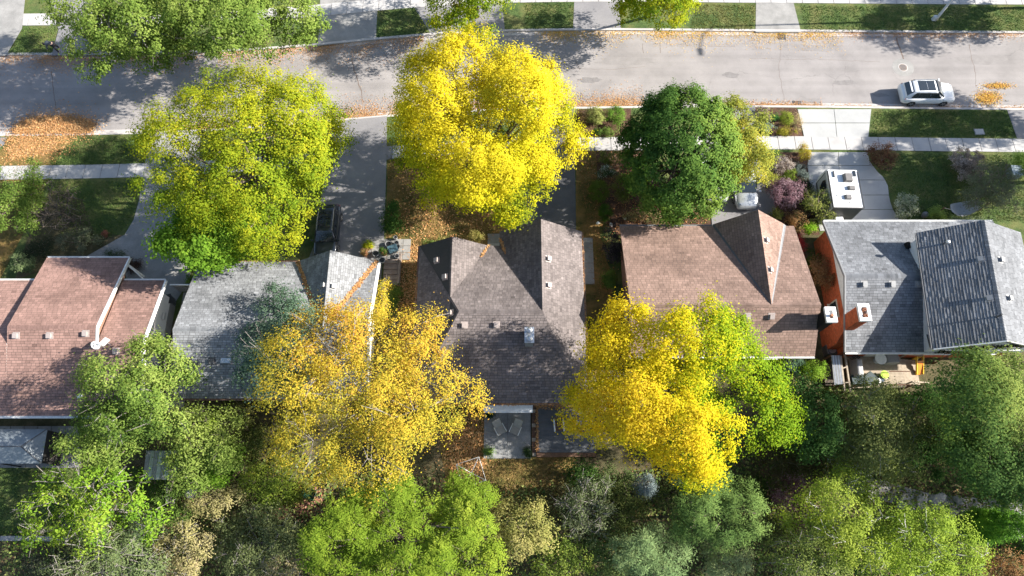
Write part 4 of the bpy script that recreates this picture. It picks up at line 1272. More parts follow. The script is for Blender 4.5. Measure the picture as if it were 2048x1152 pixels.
cap(h4, (gx, yf + .25, zg + .02), (gx, yg, zg + .02), vdir(gab4L, 0), vdir(gab4R, 0), M_SH4)
def valley(parent, pl, a, b, w, mat):
    a, b = Vector(a), Vector(b)
    d = (b - a).normalized(); s = Vector((d.y, -d.x, 0)).normalized() * w
    def lift(p): return Vector((p.x, p.y, max(zon(pl[0], p.x, p.y), zon(pl[1], p.x, p.y)) + .025))
    q = [lift(a - s), lift(a) , lift(a + s), lift(b + s * .4), lift(b), lift(b - s * .4)]
    return MB().add(q, [(0, 1, 4, 5), (1, 2, 3, 4)]).build('valley_flashing', mat, parent)
valley(h4, (front4R, gab4R), (gr, yf + .1, 3), (gx + .05, yg + .1, zg), .12, M_FLASH)
valley(h4, (front4L, gab4L), (gl, yf + .1, 3), (gx - .05, yg + .1, zg), .08, M_DKGREY)
gutter(h4, (xl, yf, 3), (gl - .05, yf, 3), (0, 1, 0), M_GREYFASCIA)
gutter(h4, (xl, yr, 3), (xr, yr, 3), (0, -1, 0), M_WHITE)
window(h4, (10.0, wy1), (12.8, wy1), .9, 2.2, (0, 1))
door(h4, (20.0, wy1), (16.2, wy1), G, 2.35, (0, 1), M_WHITE, 'garage_door')
window(h4, (wx0, 17.0), (wx0, 15.8), 1.0, 2.1, (-1, 0)); window(h4, (11, wy0), (13.2, wy0), .9, 2.2, (0, -1)); window(h4, (17.6, wy0), (19.6, wy0), .9, 2.2, (0, -1))
ov(gab4R, [(1531, 481), (1539, 540)], M_VENTBR, r4)
ov(rear4, [(1444, 632), (1495, 632), (1543, 632)], M_VENTBR, r4)
MB().box(xr - .12, xr + .42, 14.05, 14.95, G, 5.9).build('chimney', M_BRICKBROWN, h4)
ck = MB().box(xr - .22, xr + .52, 13.95, 14.2, 5.9, 6.12).box(xr - .22, xr + .52, 14.8, 15.05, 5.9, 6.12).box(xr - .22, xr + .02, 14.2, 14.8, 5.9, 6.12).box(xr + .28, xr + .52, 14.2, 14.8, 5.9, 6.12)
ck.box(xr - .02, xr + .3, 14.2, 14.8, 5.9, 5.95)
ck.build('chimney_crown', M_WHITE, h4)
MB().lathe([(.1, 5.95), (.1, 6.3)], (xr + .14, 14.4, 0), 10).build('flue', M_TERRA, h4)

# ---- brick house with the two-storey wing
h5 = thing('split_level_house', 'orange brick split-level house with grey roofs and white sided upper storey', 'house', (30, 17.5, G))
xl, yf, yr, yg, zg = 23.8, 23.0, 12.7, 17.85, 4.75
front5 = [(xl, yf, 3), (36.7, yf, 3), (36.7, 20.0, 3 + 1.75 * 3 / 5.15), (29.6, 20.0, 3 + 1.75 * 3 / 5.15), (29.6, yg, zg), (xl, yg, zg)]
f5a = [(xl, yf, 3), (29.6, yf, 3), (29.6, yg, zg), (xl, yg, zg)]
f5b = [(29.6, yf, 3), (36.7, yf, 3), (36.7, 20.2, 3 + 1.75 * 2.8 / 5.15), (29.6, 20.2, 3 + 1.75 * 2.8 / 5.15)]
rear5 = [(xl - .1, yr, 3), (30.3, yr, 3), (29.6, yg, zg), (xl - .02, yg, zg)]
pl5 = [(ccw(f5a), XD), (ccw(f5b), XD), (ccw(rear5), XD)]
r5 = roof(h5, pl5, M_SH5, M_WHITE, .2, expo=.19, width=.32, thk=.014, var=.12, light=.12)
eL0, eL1, rg0, rg1, eR0, eR1 = (29.25, 21.0, 5.25), (28.55, 12.35, 5.25), (32.9, 21.1, 7.1), (32.25, 12.4, 7.1), (36.7, 21.0, 5.25), (36.1, 12.35, 5.25)
upL = [eL0, eL1, rg1, rg0]; upR = [eR1, eR0, rg0, rg1]
mbu = MB(); mbu.slab(ccw(upL), .2, 0, 1); mbu.slab(ccw(upR), .2, 0, 1)
r5u = mbu.build('upper_roof', [M_ROOFDECK, M_WHITE], h5)
edU = (Vector(eL1) - Vector(eL0)).normalized()
courses('shingles', [(ccw(upL), edU)], M_SH5, r5u, expo=.185, width=.36, thk=.026, var=.10, groove=.02)
courses('shingles', [(ccw(upR), edU)], M_SH5, r5u, expo=.185, width=.36, thk=.014, var=.10, groove=.02, gap=.016)
cap(h5, (xl, yg, zg), (29.55, yg, zg), vdir(f5a, 0), vdir(rear5, 0), M_SH5, .2)
cap(h5, rg0, rg1, vdir(upL, 0), vdir(upR, 0), M_SH5, .22)
# lower walls
wy0, wy1 = yr + .4, yf - .45
w5 = wall_ring(h5, [(xl + .35, wy0), (36.3, wy0), (36.3, wy1), (xl + .35, wy1)], G, 2.84, M_MORTAR)
X = xl + .345
brick_wall(w5, 'bricks', [([(X, wy1, G), (X, wy0, G), (X, wy0, 2.84), (X, wy1, 2.84)], YD)], M_BRICK)
brick_wall(w5, 'bricks', [([(xl + .36, wy0 - .005, G), (36.3, wy0 - .005, G), (36.3, wy0 - .005, 2.84), (xl + .36, wy0 - .005, 2.84)], XD)], M_BRICK)
gable_wall(h5, xl + .35, [(wy0, 2.84), (wy1, 2.84), (yg, zg - .28)], M_WHITE)
board(h5, (xl - .06, yf, 3.03), (xl - .06, yg, zg + .03), .1, .22, M_GREYFASCIA)
board(h5, (xl - .06, yg, zg + .03), (xl - .14, yr, 3.03), .1, .22, M_GREYFASCIA)
# upper walls (white siding in courses)
def siding(parent, planes): return courses('siding', planes, M_SIDING, parent, expo=.16, width=3.2, thk=.012, var=.02, lift=.003, gap=.004)
M_SIDING = surface('white_siding', [(0.3, (0.60, 0.61, 0.61)), (0.7, (0.68, 0.69, 0.69))], 0.8, 30, 0.05, 0.7, 0.1, attr=True)
ux0, ux1, ub, uf = 29.25, 36.3, 12.75, 20.6
wu = wall_ring(h5, [(ux0, ub), (ux1, ub), (ux1, uf), (ux0, uf)], 2.84, 5.2, M_WHITE, name='upper_wall')
gable_wall_y(h5, ub + .001, [(ux0, 5.2), (ux1, 5.2), (32.5, 6.76)], M_WHITE, .2)
gable_wall_y(h5, uf - .2, [(ux0, 5.2), (ux1, 5.2), (32.8, 6.76)], M_WHITE, .2)
siding(wu, [([(ux0 - .004, uf, 3.2), (ux0 - .004, ub, 3.2), (ux0 - .004, ub, 5.2), (ux0 - .004, uf, 5.2)], YD),
            ([(ux0, ub - .004, 2.86), (ux1, ub - .004, 2.86), (ux1, ub - .004, 5.2), (32.5, ub - .004, 6.72), (ux0, ub - .004, 5.2)], XD)])
MB().box(29.0, 29.24, 20.3, 20.75, 3.3, 4.2).build('brick_pier', M_BRICK, h5)
gutter(h5, (xl, yf, 3), (36.7, yf, 3), (0, 1, 0), M_WHITE)
gutter(h5, (xl - .1, yr, 3), (30.3, yr, 3), (0, -1, 0), M_WHITE)
gutter(h5, eL0, eL1, (-1, 0, 0), M_GREYFASCIA)
board(h5, Vector(eL1) + Vector((0, -.05, .03)), Vector(rg1) + Vector((0, -.05, .03)), .08, .2, M_WHITE)
board(h5, Vector(rg1) + Vector((0, -.05, .03)), Vector(eR1) + Vector((0, -.05, .03)), .08, .2, M_GREYFASCIA)
board(h5, Vector(eL1) + Vector((-.1, .1, -.12)), (ux0 - .05, ub + 1.0, 3.9), .07, .07, M_BLACK, 'downpipe')
window(h5, (30.4, ub - .002), (32.0, ub - .002), 3.75, 4.95, (0, -1), bars=0); window(h5, (33.9, ub - .002), (35.5, ub - .002), 3.75, 4.95, (0, -1), bars=0)
window(h5, (30.3, wy0 - .02), (32.2, wy0 - .02), 1.35, 2.5, (0, -1), bars=0); window(h5, (33.5, wy0 - .02), (35.5, wy0 - .02), 1.35, 2.5, (0, -1), bars=0)
door(h5, (26.2, wy0 - .02), (28.2, wy0 - .02), G + .3, 2.35, (0, -1), M_WHITE, 'patio_door')
window(h5, (X - .02, 17.0), (X - .02, 15.55), 0.9, 2.2, (-1, 0), M_CREAM, bars=0)
door(h5, (29.2, wy1), (25.2, wy1), G, 2.35, (0, 1), M_WHITE, 'garage_door'); window(h5, (31.5, wy1), (34.2, wy1), .9, 2.2, (0, 1))
# brick chimney breast with sloped shoulder, white crown
cy0, cy1 = 14.05, 15.35
MB().box(xl - .35, xl + .33, cy0 - .55, cy1 + .1, G, 2.3).build('chimney_breast', M_MORTAR, h5)
mbc = MB().hexa([(xl - .35, cy0 - .55, 2.3), (xl + .33, cy0 - .55, 2.3), (xl + .33, cy1 + .1, 2.3), (xl - .35, cy1 + .1, 2.3)], [(xl - .1, cy0 + .15, 3.3), (xl + .45, cy0 + .15, 3.3), (xl + .45, cy1 - .1, 3.3), (xl - .1, cy1 - .1, 3.3)])
mbc.build('chimney_shoulder', M_MORTAR, h5)
MB().box(xl - .1, xl + .5, cy0 + .15, cy1 - .1, 3.3, 5.7).build('chimney_stack', M_MORTAR, h5)
bp = [([(xl - .354, cy1 + .1, G), (xl - .354, cy0 - .55, G), (xl - .354, cy0 - .55, 2.3), (xl - .354, cy1 + .1, 2.3)], YD),
      ([(xl - .352, cy1 + .1, 2.3), (xl - .352, cy0 - .55, 2.3), (xl - .104, cy0 + .15, 3.3), (xl - .104, cy1 - .1, 3.3)], YD),
      ([(xl - .104, cy1 - .1, 3.3), (xl - .104, cy0 + .15, 3.3), (xl - .104, cy0 + .15, 5.7), (xl - .104, cy1 - .1, 5.7)], YD),
      ([(xl - .35, cy0 - .554, G), (xl + .33, cy0 - .554, G), (xl + .33, cy0 - .554, 2.3), (xl - .35, cy0 - .554, 2.3)], XD),
      ([(xl - .35, cy0 - .552, 2.3), (xl + .33, cy0 - .552, 2.3), (xl + .45, cy0 + .146, 3.3), (xl - .1, cy0 + .146, 3.3)], XD),
      ([(xl - .1, cy0 + .146, 3.3), (xl + .5, cy0 + .146, 3.3), (xl + .5, cy0 + .146, 5.7), (xl - .1, cy0 + .146, 5.7)], XD)]
brick_wall(h5, 'chimney_bricks', bp, M_BRICK)
ck = MB()
ck.box(xl - .2, xl + .6, cy0 + .05, cy0 + .3, 5.7, 5.92).box(xl - .2, xl + .6, cy1 - .25, cy1, 5.7, 5.92).box(xl - .2, xl + .02, cy0 + .3, cy1 - .25, 5.7, 5.92).box(xl + .4, xl + .6, cy0 + .3, cy1 - .25, 5.7, 5.92)
ck.build('chimney_crown', M_WHITE, h5)
for dy in (.42, .85): MB().lathe([(.1, 5.7), (.1, 6.02), (.07, 6.02), (.07, 5.9)], (xl + .2, cy0 + dy, 0), 10).build('flue', M_TERRA, h5)
ov(rear5, [(1728, 568), (1784, 568), (1836, 568)], M_VENT, r5)
ov(upR, [(2000, 520), (2017, 597)], M_VENT, r5u)
ov(upL, [(1960, 519), (1978, 597)], M_VENT, r5u)
for u, v, hh in ((1886, 488, .5), (1993, 634, .55)): pipe(r5u, on_roof(upL, u, v), hh, .05, M_DKGREY)
lt = MB().lathe([(.04, 0), (.05, .35), (.13, .38), (.15, .48), (.1, .58), (.02, .6)], on_roof(upL, 1888, 489), 12)
lt.build('round_vent', M_STEEL, r5u)
# bare climber on the rear wall of the wing
vn = thing('climbing_vine', 'leafless dark vine climbing the white rear gable wall', 'vine', (32.2, ub - .1, G))
vb = MB()
rv = random.Random(5)
for s in range(9):
    x, z = 31.2 + rv.uniform(-.3, 1.2), 2.6
    pts = [(x, ub - .05, z)]
    for k in range(9):
        x += rv.uniform(-.12, .34); z += rv.uniform(.12, .36)
        pts.append((min(x, 35.5), ub - .05 - rv.uniform(0, .05), min(z, 5.3)))
    vb.tube(pts, [.035 - .0025 * i for i in range(len(pts))], 4)
vb.tube([(31.6, ub - .15, G), (31.5, ub - .08, 1.4), (31.6, ub - .05, 2.7)], [.06, .05, .04], 5)
vb.build('stems', M_BROWNWOOD, vn)
Pn = 420
vx = RNG.uniform(30.0, 35.0, Pn); vz = np.clip(3.2 + (vx - 30.4) * .42 + RNG.normal(0, .28, Pn), 2.9, 5.2)
pos = np.column_stack([vx, np.full(Pn, ub - .08), vz])
quads_object('leaves', leaf_quads(pos, np.tile((0, -1.0, .3), (Pn, 1)) + RNG.normal(size=(Pn, 3)) * .5, RNG.normal(size=(Pn, 3)), np.full(Pn, .15), np.full(Pn, .11)), np.tile((.035, .04, .03), (Pn, 1)) * RNG.uniform(.6, 1.4, (Pn, 1)), M_LEAF, vn)

# ================================================================ TREES AND SHRUBS
YEL = [(0.14, 0.20, 0.02), (0.34, 0.36, 0.018), (0.54, 0.48, 0.018), (0.62, 0.52, 0.03)]
YELGRN = [(0.08, 0.15, 0.018), (0.17, 0.255, 0.02), (0.28, 0.33, 0.022), (0.44, 0.41, 0.025)]
LIME = [(0.08, 0.17, 0.02), (0.16, 0.29, 0.03), (0.26, 0.38, 0.04)]
OLIVE = [(0.055, 0.10, 0.025), (0.12, 0.19, 0.035), (0.21, 0.29, 0.06), (0.30, 0.36, 0.09)]
DKGRN = [(0.03, 0.075, 0.02), (0.06, 0.125, 0.03), (0.11, 0.19, 0.04)]
MIDGRN = [(0.06, 0.11, 0.025), (0.11, 0.18, 0.04), (0.18, 0.26, 0.055)]
ORYEL = [(0.22, 0.23, 0.035), (0.44, 0.37, 0.045), (0.60, 0.45, 0.05), (0.58, 0.33, 0.055)]
BLUEGRN = [(0.06, 0.11, 0.07), (0.12, 0.19, 0.12), (0.20, 0.27, 0.17)]
TAN = [(0.20, 0.19, 0.08), (0.36, 0.33, 0.13), (0.46, 0.40, 0.20), (0.40, 0.30, 0.19)]
GREYGRN = [(0.085, 0.105, 0.06), (0.15, 0.175, 0.10), (0.23, 0.24, 0.15)]
PURPLE = [(0.05, 0.022, 0.03), (0.12, 0.05, 0.065), (0.24, 0.14, 0.16)]
RED = [(0.25, 0.03, 0.03), (0.42, 0.06, 0.05), (0.45, 0.16, 0.10)]
RUST = [(0.14, 0.06, 0.035), (0.26, 0.13, 0.06), (0.36, 0.22, 0.10), (0.18, 0.19, 0.06)]
SPRUCE = [(0.06, 0.11, 0.03), (0.12, 0.19, 0.05), (0.21, 0.29, 0.08)]
CREAMF = [(0.10, 0.16, 0.06), (0.30, 0.34, 0.20), (0.55, 0.56, 0.42)]
DRIEDF = [(0.13, 0.10, 0.08), (0.30, 0.25, 0.21), (0.46, 0.40, 0.36)]

# street trees
plant('street_tree', 'olive green street tree overhanging the far kerb near the stooping person', 'tree', 268, 44, 7, 136, 122, 5.0, OLIVE, 'far side street trees', trunk_at=(-34, 43.2), clumps=5.5, L=.26, W=.17, lobes=11, lobe=.34, core=.45, twigs=20, bark=M_PALEBARK)
plant('street_tree', 'broad olive green street tree on the far verge beside the concrete driveway', 'tree', 480, 25, 7, 158, 122, 5.0, OLIVE, 'far side street trees', trunk_at=(-23.5, 43.6), clumps=6, L=.26, W=.17, lobes=12, lobe=.34, core=.5, twigs=10, bark=M_PALEBARK)
plant('street_tree', 'yellow-green tree at the top edge above the big yellow tree', 'tree', 950, -22, 5.5, 112, 92, 4.2, YELGRN, 'far side street trees', trunk_at=(-3.2, 45.2), clumps=6, lobes=10)
plant('street_tree', 'small yellow-green tree on the far verge beside the grey driveway', 'tree', 1312, -16, 5.5, 84, 80, 4.0, YELGRN, 'far side street trees', trunk_at=(12.6, 45.2), clumps=6.5, lobes=9)
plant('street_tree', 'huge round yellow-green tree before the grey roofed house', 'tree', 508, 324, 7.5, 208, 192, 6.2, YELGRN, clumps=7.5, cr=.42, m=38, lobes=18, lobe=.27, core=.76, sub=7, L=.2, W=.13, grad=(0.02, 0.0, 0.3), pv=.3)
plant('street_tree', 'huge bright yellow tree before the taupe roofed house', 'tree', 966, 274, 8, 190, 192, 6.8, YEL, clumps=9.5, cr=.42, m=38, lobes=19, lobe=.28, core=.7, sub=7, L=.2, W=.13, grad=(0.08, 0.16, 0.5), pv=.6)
plant('garden_tree', 'small bright green tree beside the white house driveway', 'tree', 424, 474, 6.0, 98, 80, 3.0, LIME, clumps=9, L=.28, W=.22, lobes=8, lobe=.38, up=.8)
plant('street_tree', 'dense dark green dome-shaped tree before the brown roofed house', 'tree', 1358, 314, 5.8, 122, 136, 4.8, [(0.045, 0.10, 0.025), (0.08, 0.16, 0.035), (0.13, 0.22, 0.045), (0.22, 0.31, 0.06)], lobes=34, lobe=.13, core=.95, sub=0, clumps=13, cr=.30, m=34, L=.25, W=.17, out=1.0, up=.4, rnd=.4, grad=(0.35, -0.12, 0.1), fill=.05)
plant('garden_tree', 'narrow yellowing tree overhanging the silver car beside the dark dome tree', 'tree', 1472, 300, 5.0, 64, 92, 3.8, [(0.12, 0.16, 0.04), (0.30, 0.33, 0.06), (0.50, 0.42, 0.06)], clumps=10, cr=.35, m=34, L=.2, W=.13, lobes=9, lobe=.36, bark=M_PALEBARK)
plant('garden_tree', 'sparse golden orange tree between the grey and taupe houses', 'tree', 728, 788, 7.0, 224, 184, 4.4, ORYEL, trunk=.09, clumps=6.2, cr=.46, m=34, L=.18, W=.105, lobes=17, lobe=.30, core=.55, twigs=45, bark=M_PALEBARK, grad=(0.0, 0.0, -.05), wj=.2)
plant('garden_tree', 'blue-green tree rising against the grey roof behind the golden tree', 'tree', 560, 700, 5.0, 78, 122, 3.2, BLUEGRN, trunk_at=(-14.4, 8.6), clumps=7, cr=.4, m=30, L=.22, W=.13, lobes=9, lobe=.36, bark=M_PALEBARK, twigs=15)
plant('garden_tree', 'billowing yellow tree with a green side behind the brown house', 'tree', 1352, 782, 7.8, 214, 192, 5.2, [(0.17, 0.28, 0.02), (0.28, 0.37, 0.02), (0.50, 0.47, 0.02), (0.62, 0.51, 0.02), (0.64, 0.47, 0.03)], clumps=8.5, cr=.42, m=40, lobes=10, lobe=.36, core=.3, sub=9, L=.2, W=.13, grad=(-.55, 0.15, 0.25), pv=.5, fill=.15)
plant('garden_tree', 'olive tree overlapping the white wall of the rust roofed house', 'tree', 285, 790, 6.6, 104, 96, 4.6, OLIVE + [(0.42, 0.42, 0.12)], clumps=6.5, L=.24, W=.13, lobes=11, lobe=.33, core=.42, twigs=30, bark=M_PALEBARK)
plant('garden_tree', 'yellow-green tree below the grey roof corner beside the shed', 'tree', 400, 890, 4.0, 88, 80, 3.2, OLIVE[1:] + [(0.22, 0.30, 0.04)], clumps=7, L=.22, W=.13, lobes=9, lobe=.36, twigs=20)
plant('garden_tree', 'olive tree beside the gazebo with dense small leaves', 'tree', 225, 875, 4.5, 82, 72, 3.2, OLIVE, clumps=6.5, L=.23, W=.13, lobes=9, lobe=.36, twigs=15)
plant('garden_tree', 'bright green tree with bare grey outer branches behind the back lawn', 'tree', 190, 1020, 4.5, 140, 88, 2.8, LIME + [(0.30, 0.34, 0.06)], clumps=3.3, cr=.40, m=30, L=.28, W=.14, lobes=13, lobe=.30, core=.3, twigs=60, bark=M_PALEBARK, up=.3)
plant('garden_tree', 'nearly leafless grey tree at the bottom edge below the bright green one', 'tree', 210, 1110, 3.5, 120, 60, 2.4, [(.10, .14, .06), (.18, .23, .09), (.28, .31, .14)], clumps=8, cr=.4, m=24, L=.18, W=.1, lobes=10, lobe=.32, core=.3, twigs=70, bark=M_PALEBARK)
plant('garden_tree', 'broad bright green tree with long feathery leaf sprays at the bottom edge', 'tree', 812, 1080, 5.0, 203, 122, 3.2, [(0.10, 0.17, 0.02), (0.19, 0.28, 0.03), (0.33, 0.40, 0.05)], kind='frond', clumps=4.6, m=54, L=.30, W=.10, lobes=16, lobe=.28, core=.6, up=1.2, out=.3, rnd=.35, fold=.05)
plant('garden_shrub', 'pale tan-leaved shrub at the bottom edge beside the feathery tree', 'shrub', 375, 1110, 2.4, 62, 60, 1.8, TAN, clumps=8, cr=.3, m=26, L=.16, W=.11, lobes=8, lobe=.36, twigs=20, bark=M_PALEBARK)
plant('garden_shrub', 'grey-green twiggy shrub mass between tan shrub and feathery tree', 'shrub', 515, 1085, 2.2, 100, 74, 1.7, [(.12, .15, .06), (.22, .25, .10), (.36, .36, .15)], clumps=10, cr=.34, m=26, L=.17, W=.11, lobes=12, lobe=.3, twigs=25, bark=M_PALEBARK)
plant('garden_shrub', 'pale beige-green shrub under the shed fence post', 'shrub', 435, 1000, 1.8, 60, 40, 1.3, TAN[:3] + [(.3, .33, .12)], clumps=9, cr=.28, m=26, L=.15, W=.1, lobes=8, lobe=.36)
plant('garden_shrub', 'yellow-green shrub under the golden tree edge', 'shrub', 545, 960, 2.2, 62, 48, 1.6, [(.14, .2, .03), (.28, .34, .05), (.42, .4, .06)], clumps=8, cr=.32, m=28, L=.18, W=.11)
plant('garden_shrub', 'small tan shrub at the bottom edge with grey twigs', 'shrub', 570, 1145, 2.0, 56, 34, 1.3, TAN, clumps=8, cr=.3, m=24, L=.15, W=.1, twigs=30, bark=M_PALEBARK)
plant('garden_tree', 'tan-green tree with fine sprays beside the feathery green tree', 'tree', 1045, 1065, 3.4, 62, 62, 2.4, [(.16, .2, .05), (.33, .32, .1), (.48, .42, .16)], clumps=8, cr=.34, m=28, L=.17, W=.11, lobes=9, lobe=.36)
plant('garden_shrub', 'yellow-green shrub at the bottom edge right beside the tan-green tree'.replace('right ', ''), 'shrub', 1120, 1130, 2.4, 62, 46, 1.8, [(.08, .14, .03), (.2, .27, .05), (.36, .38, .08)], clumps=8, cr=.33, m=26, L=.17, W=.11)
plant('garden_shrub', 'grey-green bush with pinkish twigs below the dark deck', 'shrub', 1175, 1020, 2.4, 62, 62, 1.8, [(.06, .09, .04), (.13, .17, .07), (.24, .27, .14)], clumps=8, cr=.32, m=24, L=.16, W=.09, twigs=60, bark=M_PALEBARK)
plant('spruce_tree', 'blue-grey young spruce half hidden under the yellow tree', 'tree', 1290, 972, 1.8, 36, 30, 1.6, [(.1, .13, .13), (.18, .23, .23), (.28, .33, .33)], kind='cone', clumps=16, cr=.2, m=34, L=.16, W=.035)
plant('pine_tree', 'broad green pine with layered needle sprays below the yellow tree', 'tree', 1425, 1025, 4.5, 112, 70, 3.0, SPRUCE, kind='needle', clumps=9, cr=.30, m=46, L=.28, W=.045, lobes=13, lobe=.30, core=.5)
plant('pine_tree', 'pale green long-needled pine at the bottom edge under the big pine', 'tree', 1300, 1120, 3.6, 92, 58, 2.6, [(.09, .15, .06), (.18, .25, .1), (.33, .38, .16)], kind='needle', clumps=8, cr=.34, m=44, L=.3, W=.05, lobes=11, lobe=.32, core=.45)
plant('garden_shrub', 'dark olive shrub between the grey-green bush and the big pine', 'shrub', 1245, 1030, 2.0, 52, 54, 1.5, [(.05, .07, .02), (.1, .13, .04), (.2, .2, .06)], clumps=8, cr=.32, m=26, L=.17, W=.1)
plant('garden_shrub', 'pale juniper with upright light green sprays at the bottom edge', 'shrub', 1455, 1125, 2.2, 60, 46, 1.6, [(.08, .13, .05), (.2, .26, .1), (.36, .4, .17)], kind='needle', clumps=9, cr=.3, m=34, L=.22, W=.05, lobes=9, lobe=.34)
plant('plum_shrub', 'purple-leaved plum shrub between the pine and the light green trees', 'shrub', 1585, 1018, 2.6, 44, 54, 2.0, PURPLE + [(.36, .24, .26)], clumps=9, cr=.3, m=28, L=.16, W=.1)
plant('garden_tree', 'light green tree with pale stems in front of the stone path', 'tree', 1690, 1045, 5.0, 108, 92, 3.6, [(.14, .21, .03), (.26, .34, .05), (.40, .46, .08)], clumps=7, cr=.38, m=32, L=.17, W=.11, lobes=11, lobe=.33, twigs=8, bark=M_BIRCH)
plant('garden_tree', 'light green tree at the bottom edge below the stone path', 'tree', 1830, 1098, 5.0, 125, 84, 3.6, [(.14, .22, .03), (.26, .36, .05), (.38, .47, .08)], clumps=7, cr=.38, m=32, L=.17, W=.11, lobes=12, lobe=.32, twigs=8, bark=M_BIRCH)
plant('garden_tree', 'olive tree at the bottom edge between juniper and light green trees', 'tree', 1610, 1120, 4.2, 76, 60, 2.8, [(.09, .14, .04), (.18, .24, .06), (.32, .36, .1)], clumps=7, cr=.36, m=28, L=.16, W=.1, twigs=30, bark=M_PALEBARK)
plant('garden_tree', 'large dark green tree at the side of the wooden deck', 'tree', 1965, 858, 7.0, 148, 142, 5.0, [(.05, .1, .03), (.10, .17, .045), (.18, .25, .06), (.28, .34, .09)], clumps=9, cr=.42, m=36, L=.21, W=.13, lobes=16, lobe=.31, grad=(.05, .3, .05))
plant('garden_tree', 'thin olive and grey leaved tree below the wooden deck', 'tree', 1750, 862, 4.5, 104, 98, 3.2, [(.09, .12, .035), (.17, .2, .06), (.27, .29, .1)], clumps=9, cr=.42, m=32, L=.18, W=.12, lobes=12, lobe=.33, twigs=30, bark=M_PALEBARK)
plant('garden_tree', 'dense dark green tree beside the yellow tree and wooden fence', 'tree', 1612, 845, 4.0, 50, 80, 3.0, [(.05, .11, .03), (.09, .17, .045), (.15, .24, .06)], clumps=9, cr=.34, m=32, L=.2, W=.13)
plant('garden_shrub', 'shadowed green shrubs with pale blooms below the dark tree', 'shrub', 1690, 940, 1.6, 46, 34, 1.1, [(.05, .1, .03), (.1, .17, .04), (.5, .52, .46)], clumps=10, cr=.28, m=28, L=.15, W=.1, wj=.3)
plant('garden_shrub', 'dark brownish shrub under the pine and dark tree', 'shrub', 1560, 930, 1.6, 60, 50, 1.1, [(.05, .06, .025), (.09, .1, .04), (.12, .08, .05)], clumps=8, cr=.32, m=24, L=.15, W=.1)
plant('cedar_tree', 'tall narrow bright green cedar leaning out beside the grey shed', 'tree', 1992, 1050, 4.2, 36, 40, 4.2, [(.05, .13, .02), (.12, .26, .03), (.24, .40, .05)], kind='cone', clumps=30, cr=.2, m=44, L=.15, W=.06, trunk_at=tuple(at(1950, 1052, G)[:2]))
plant('garden_shrub', 'dark green shrub at the foot of the narrow cedar', 'shrub', 1925, 1055, 1.5, 40, 30, 1.1, [(.04, .09, .03), (.08, .17, .04), (.16, .28, .06)], clumps=11, cr=.26, m=30, L=.17, W=.11)
plant('garden_shrub', 'pale olive ornamental grass below the dark shrub', 'shrub', 1935, 1095, 1.0, 36, 26, .8, [(.14, .17, .05), (.3, .32, .1), (.4, .36, .2)], kind='needle', clumps=14, cr=.3, m=34, L=.5, W=.03)
plant('garden_shrub', 'rusty orange and green shrub in the bottom corner', 'shrub', 2010, 1140, 2.0, 56, 34, 1.4, RUST, clumps=8, cr=.32, m=26, L=.18, W=.11)
plant('garden_shrub', 'olive leafy edge of the big dark tree above the stone path', 'shrub', 2010, 985, 2.4, 60, 40, 1.6, OLIVE, clumps=8, cr=.32, m=26, L=.17, W=.11)

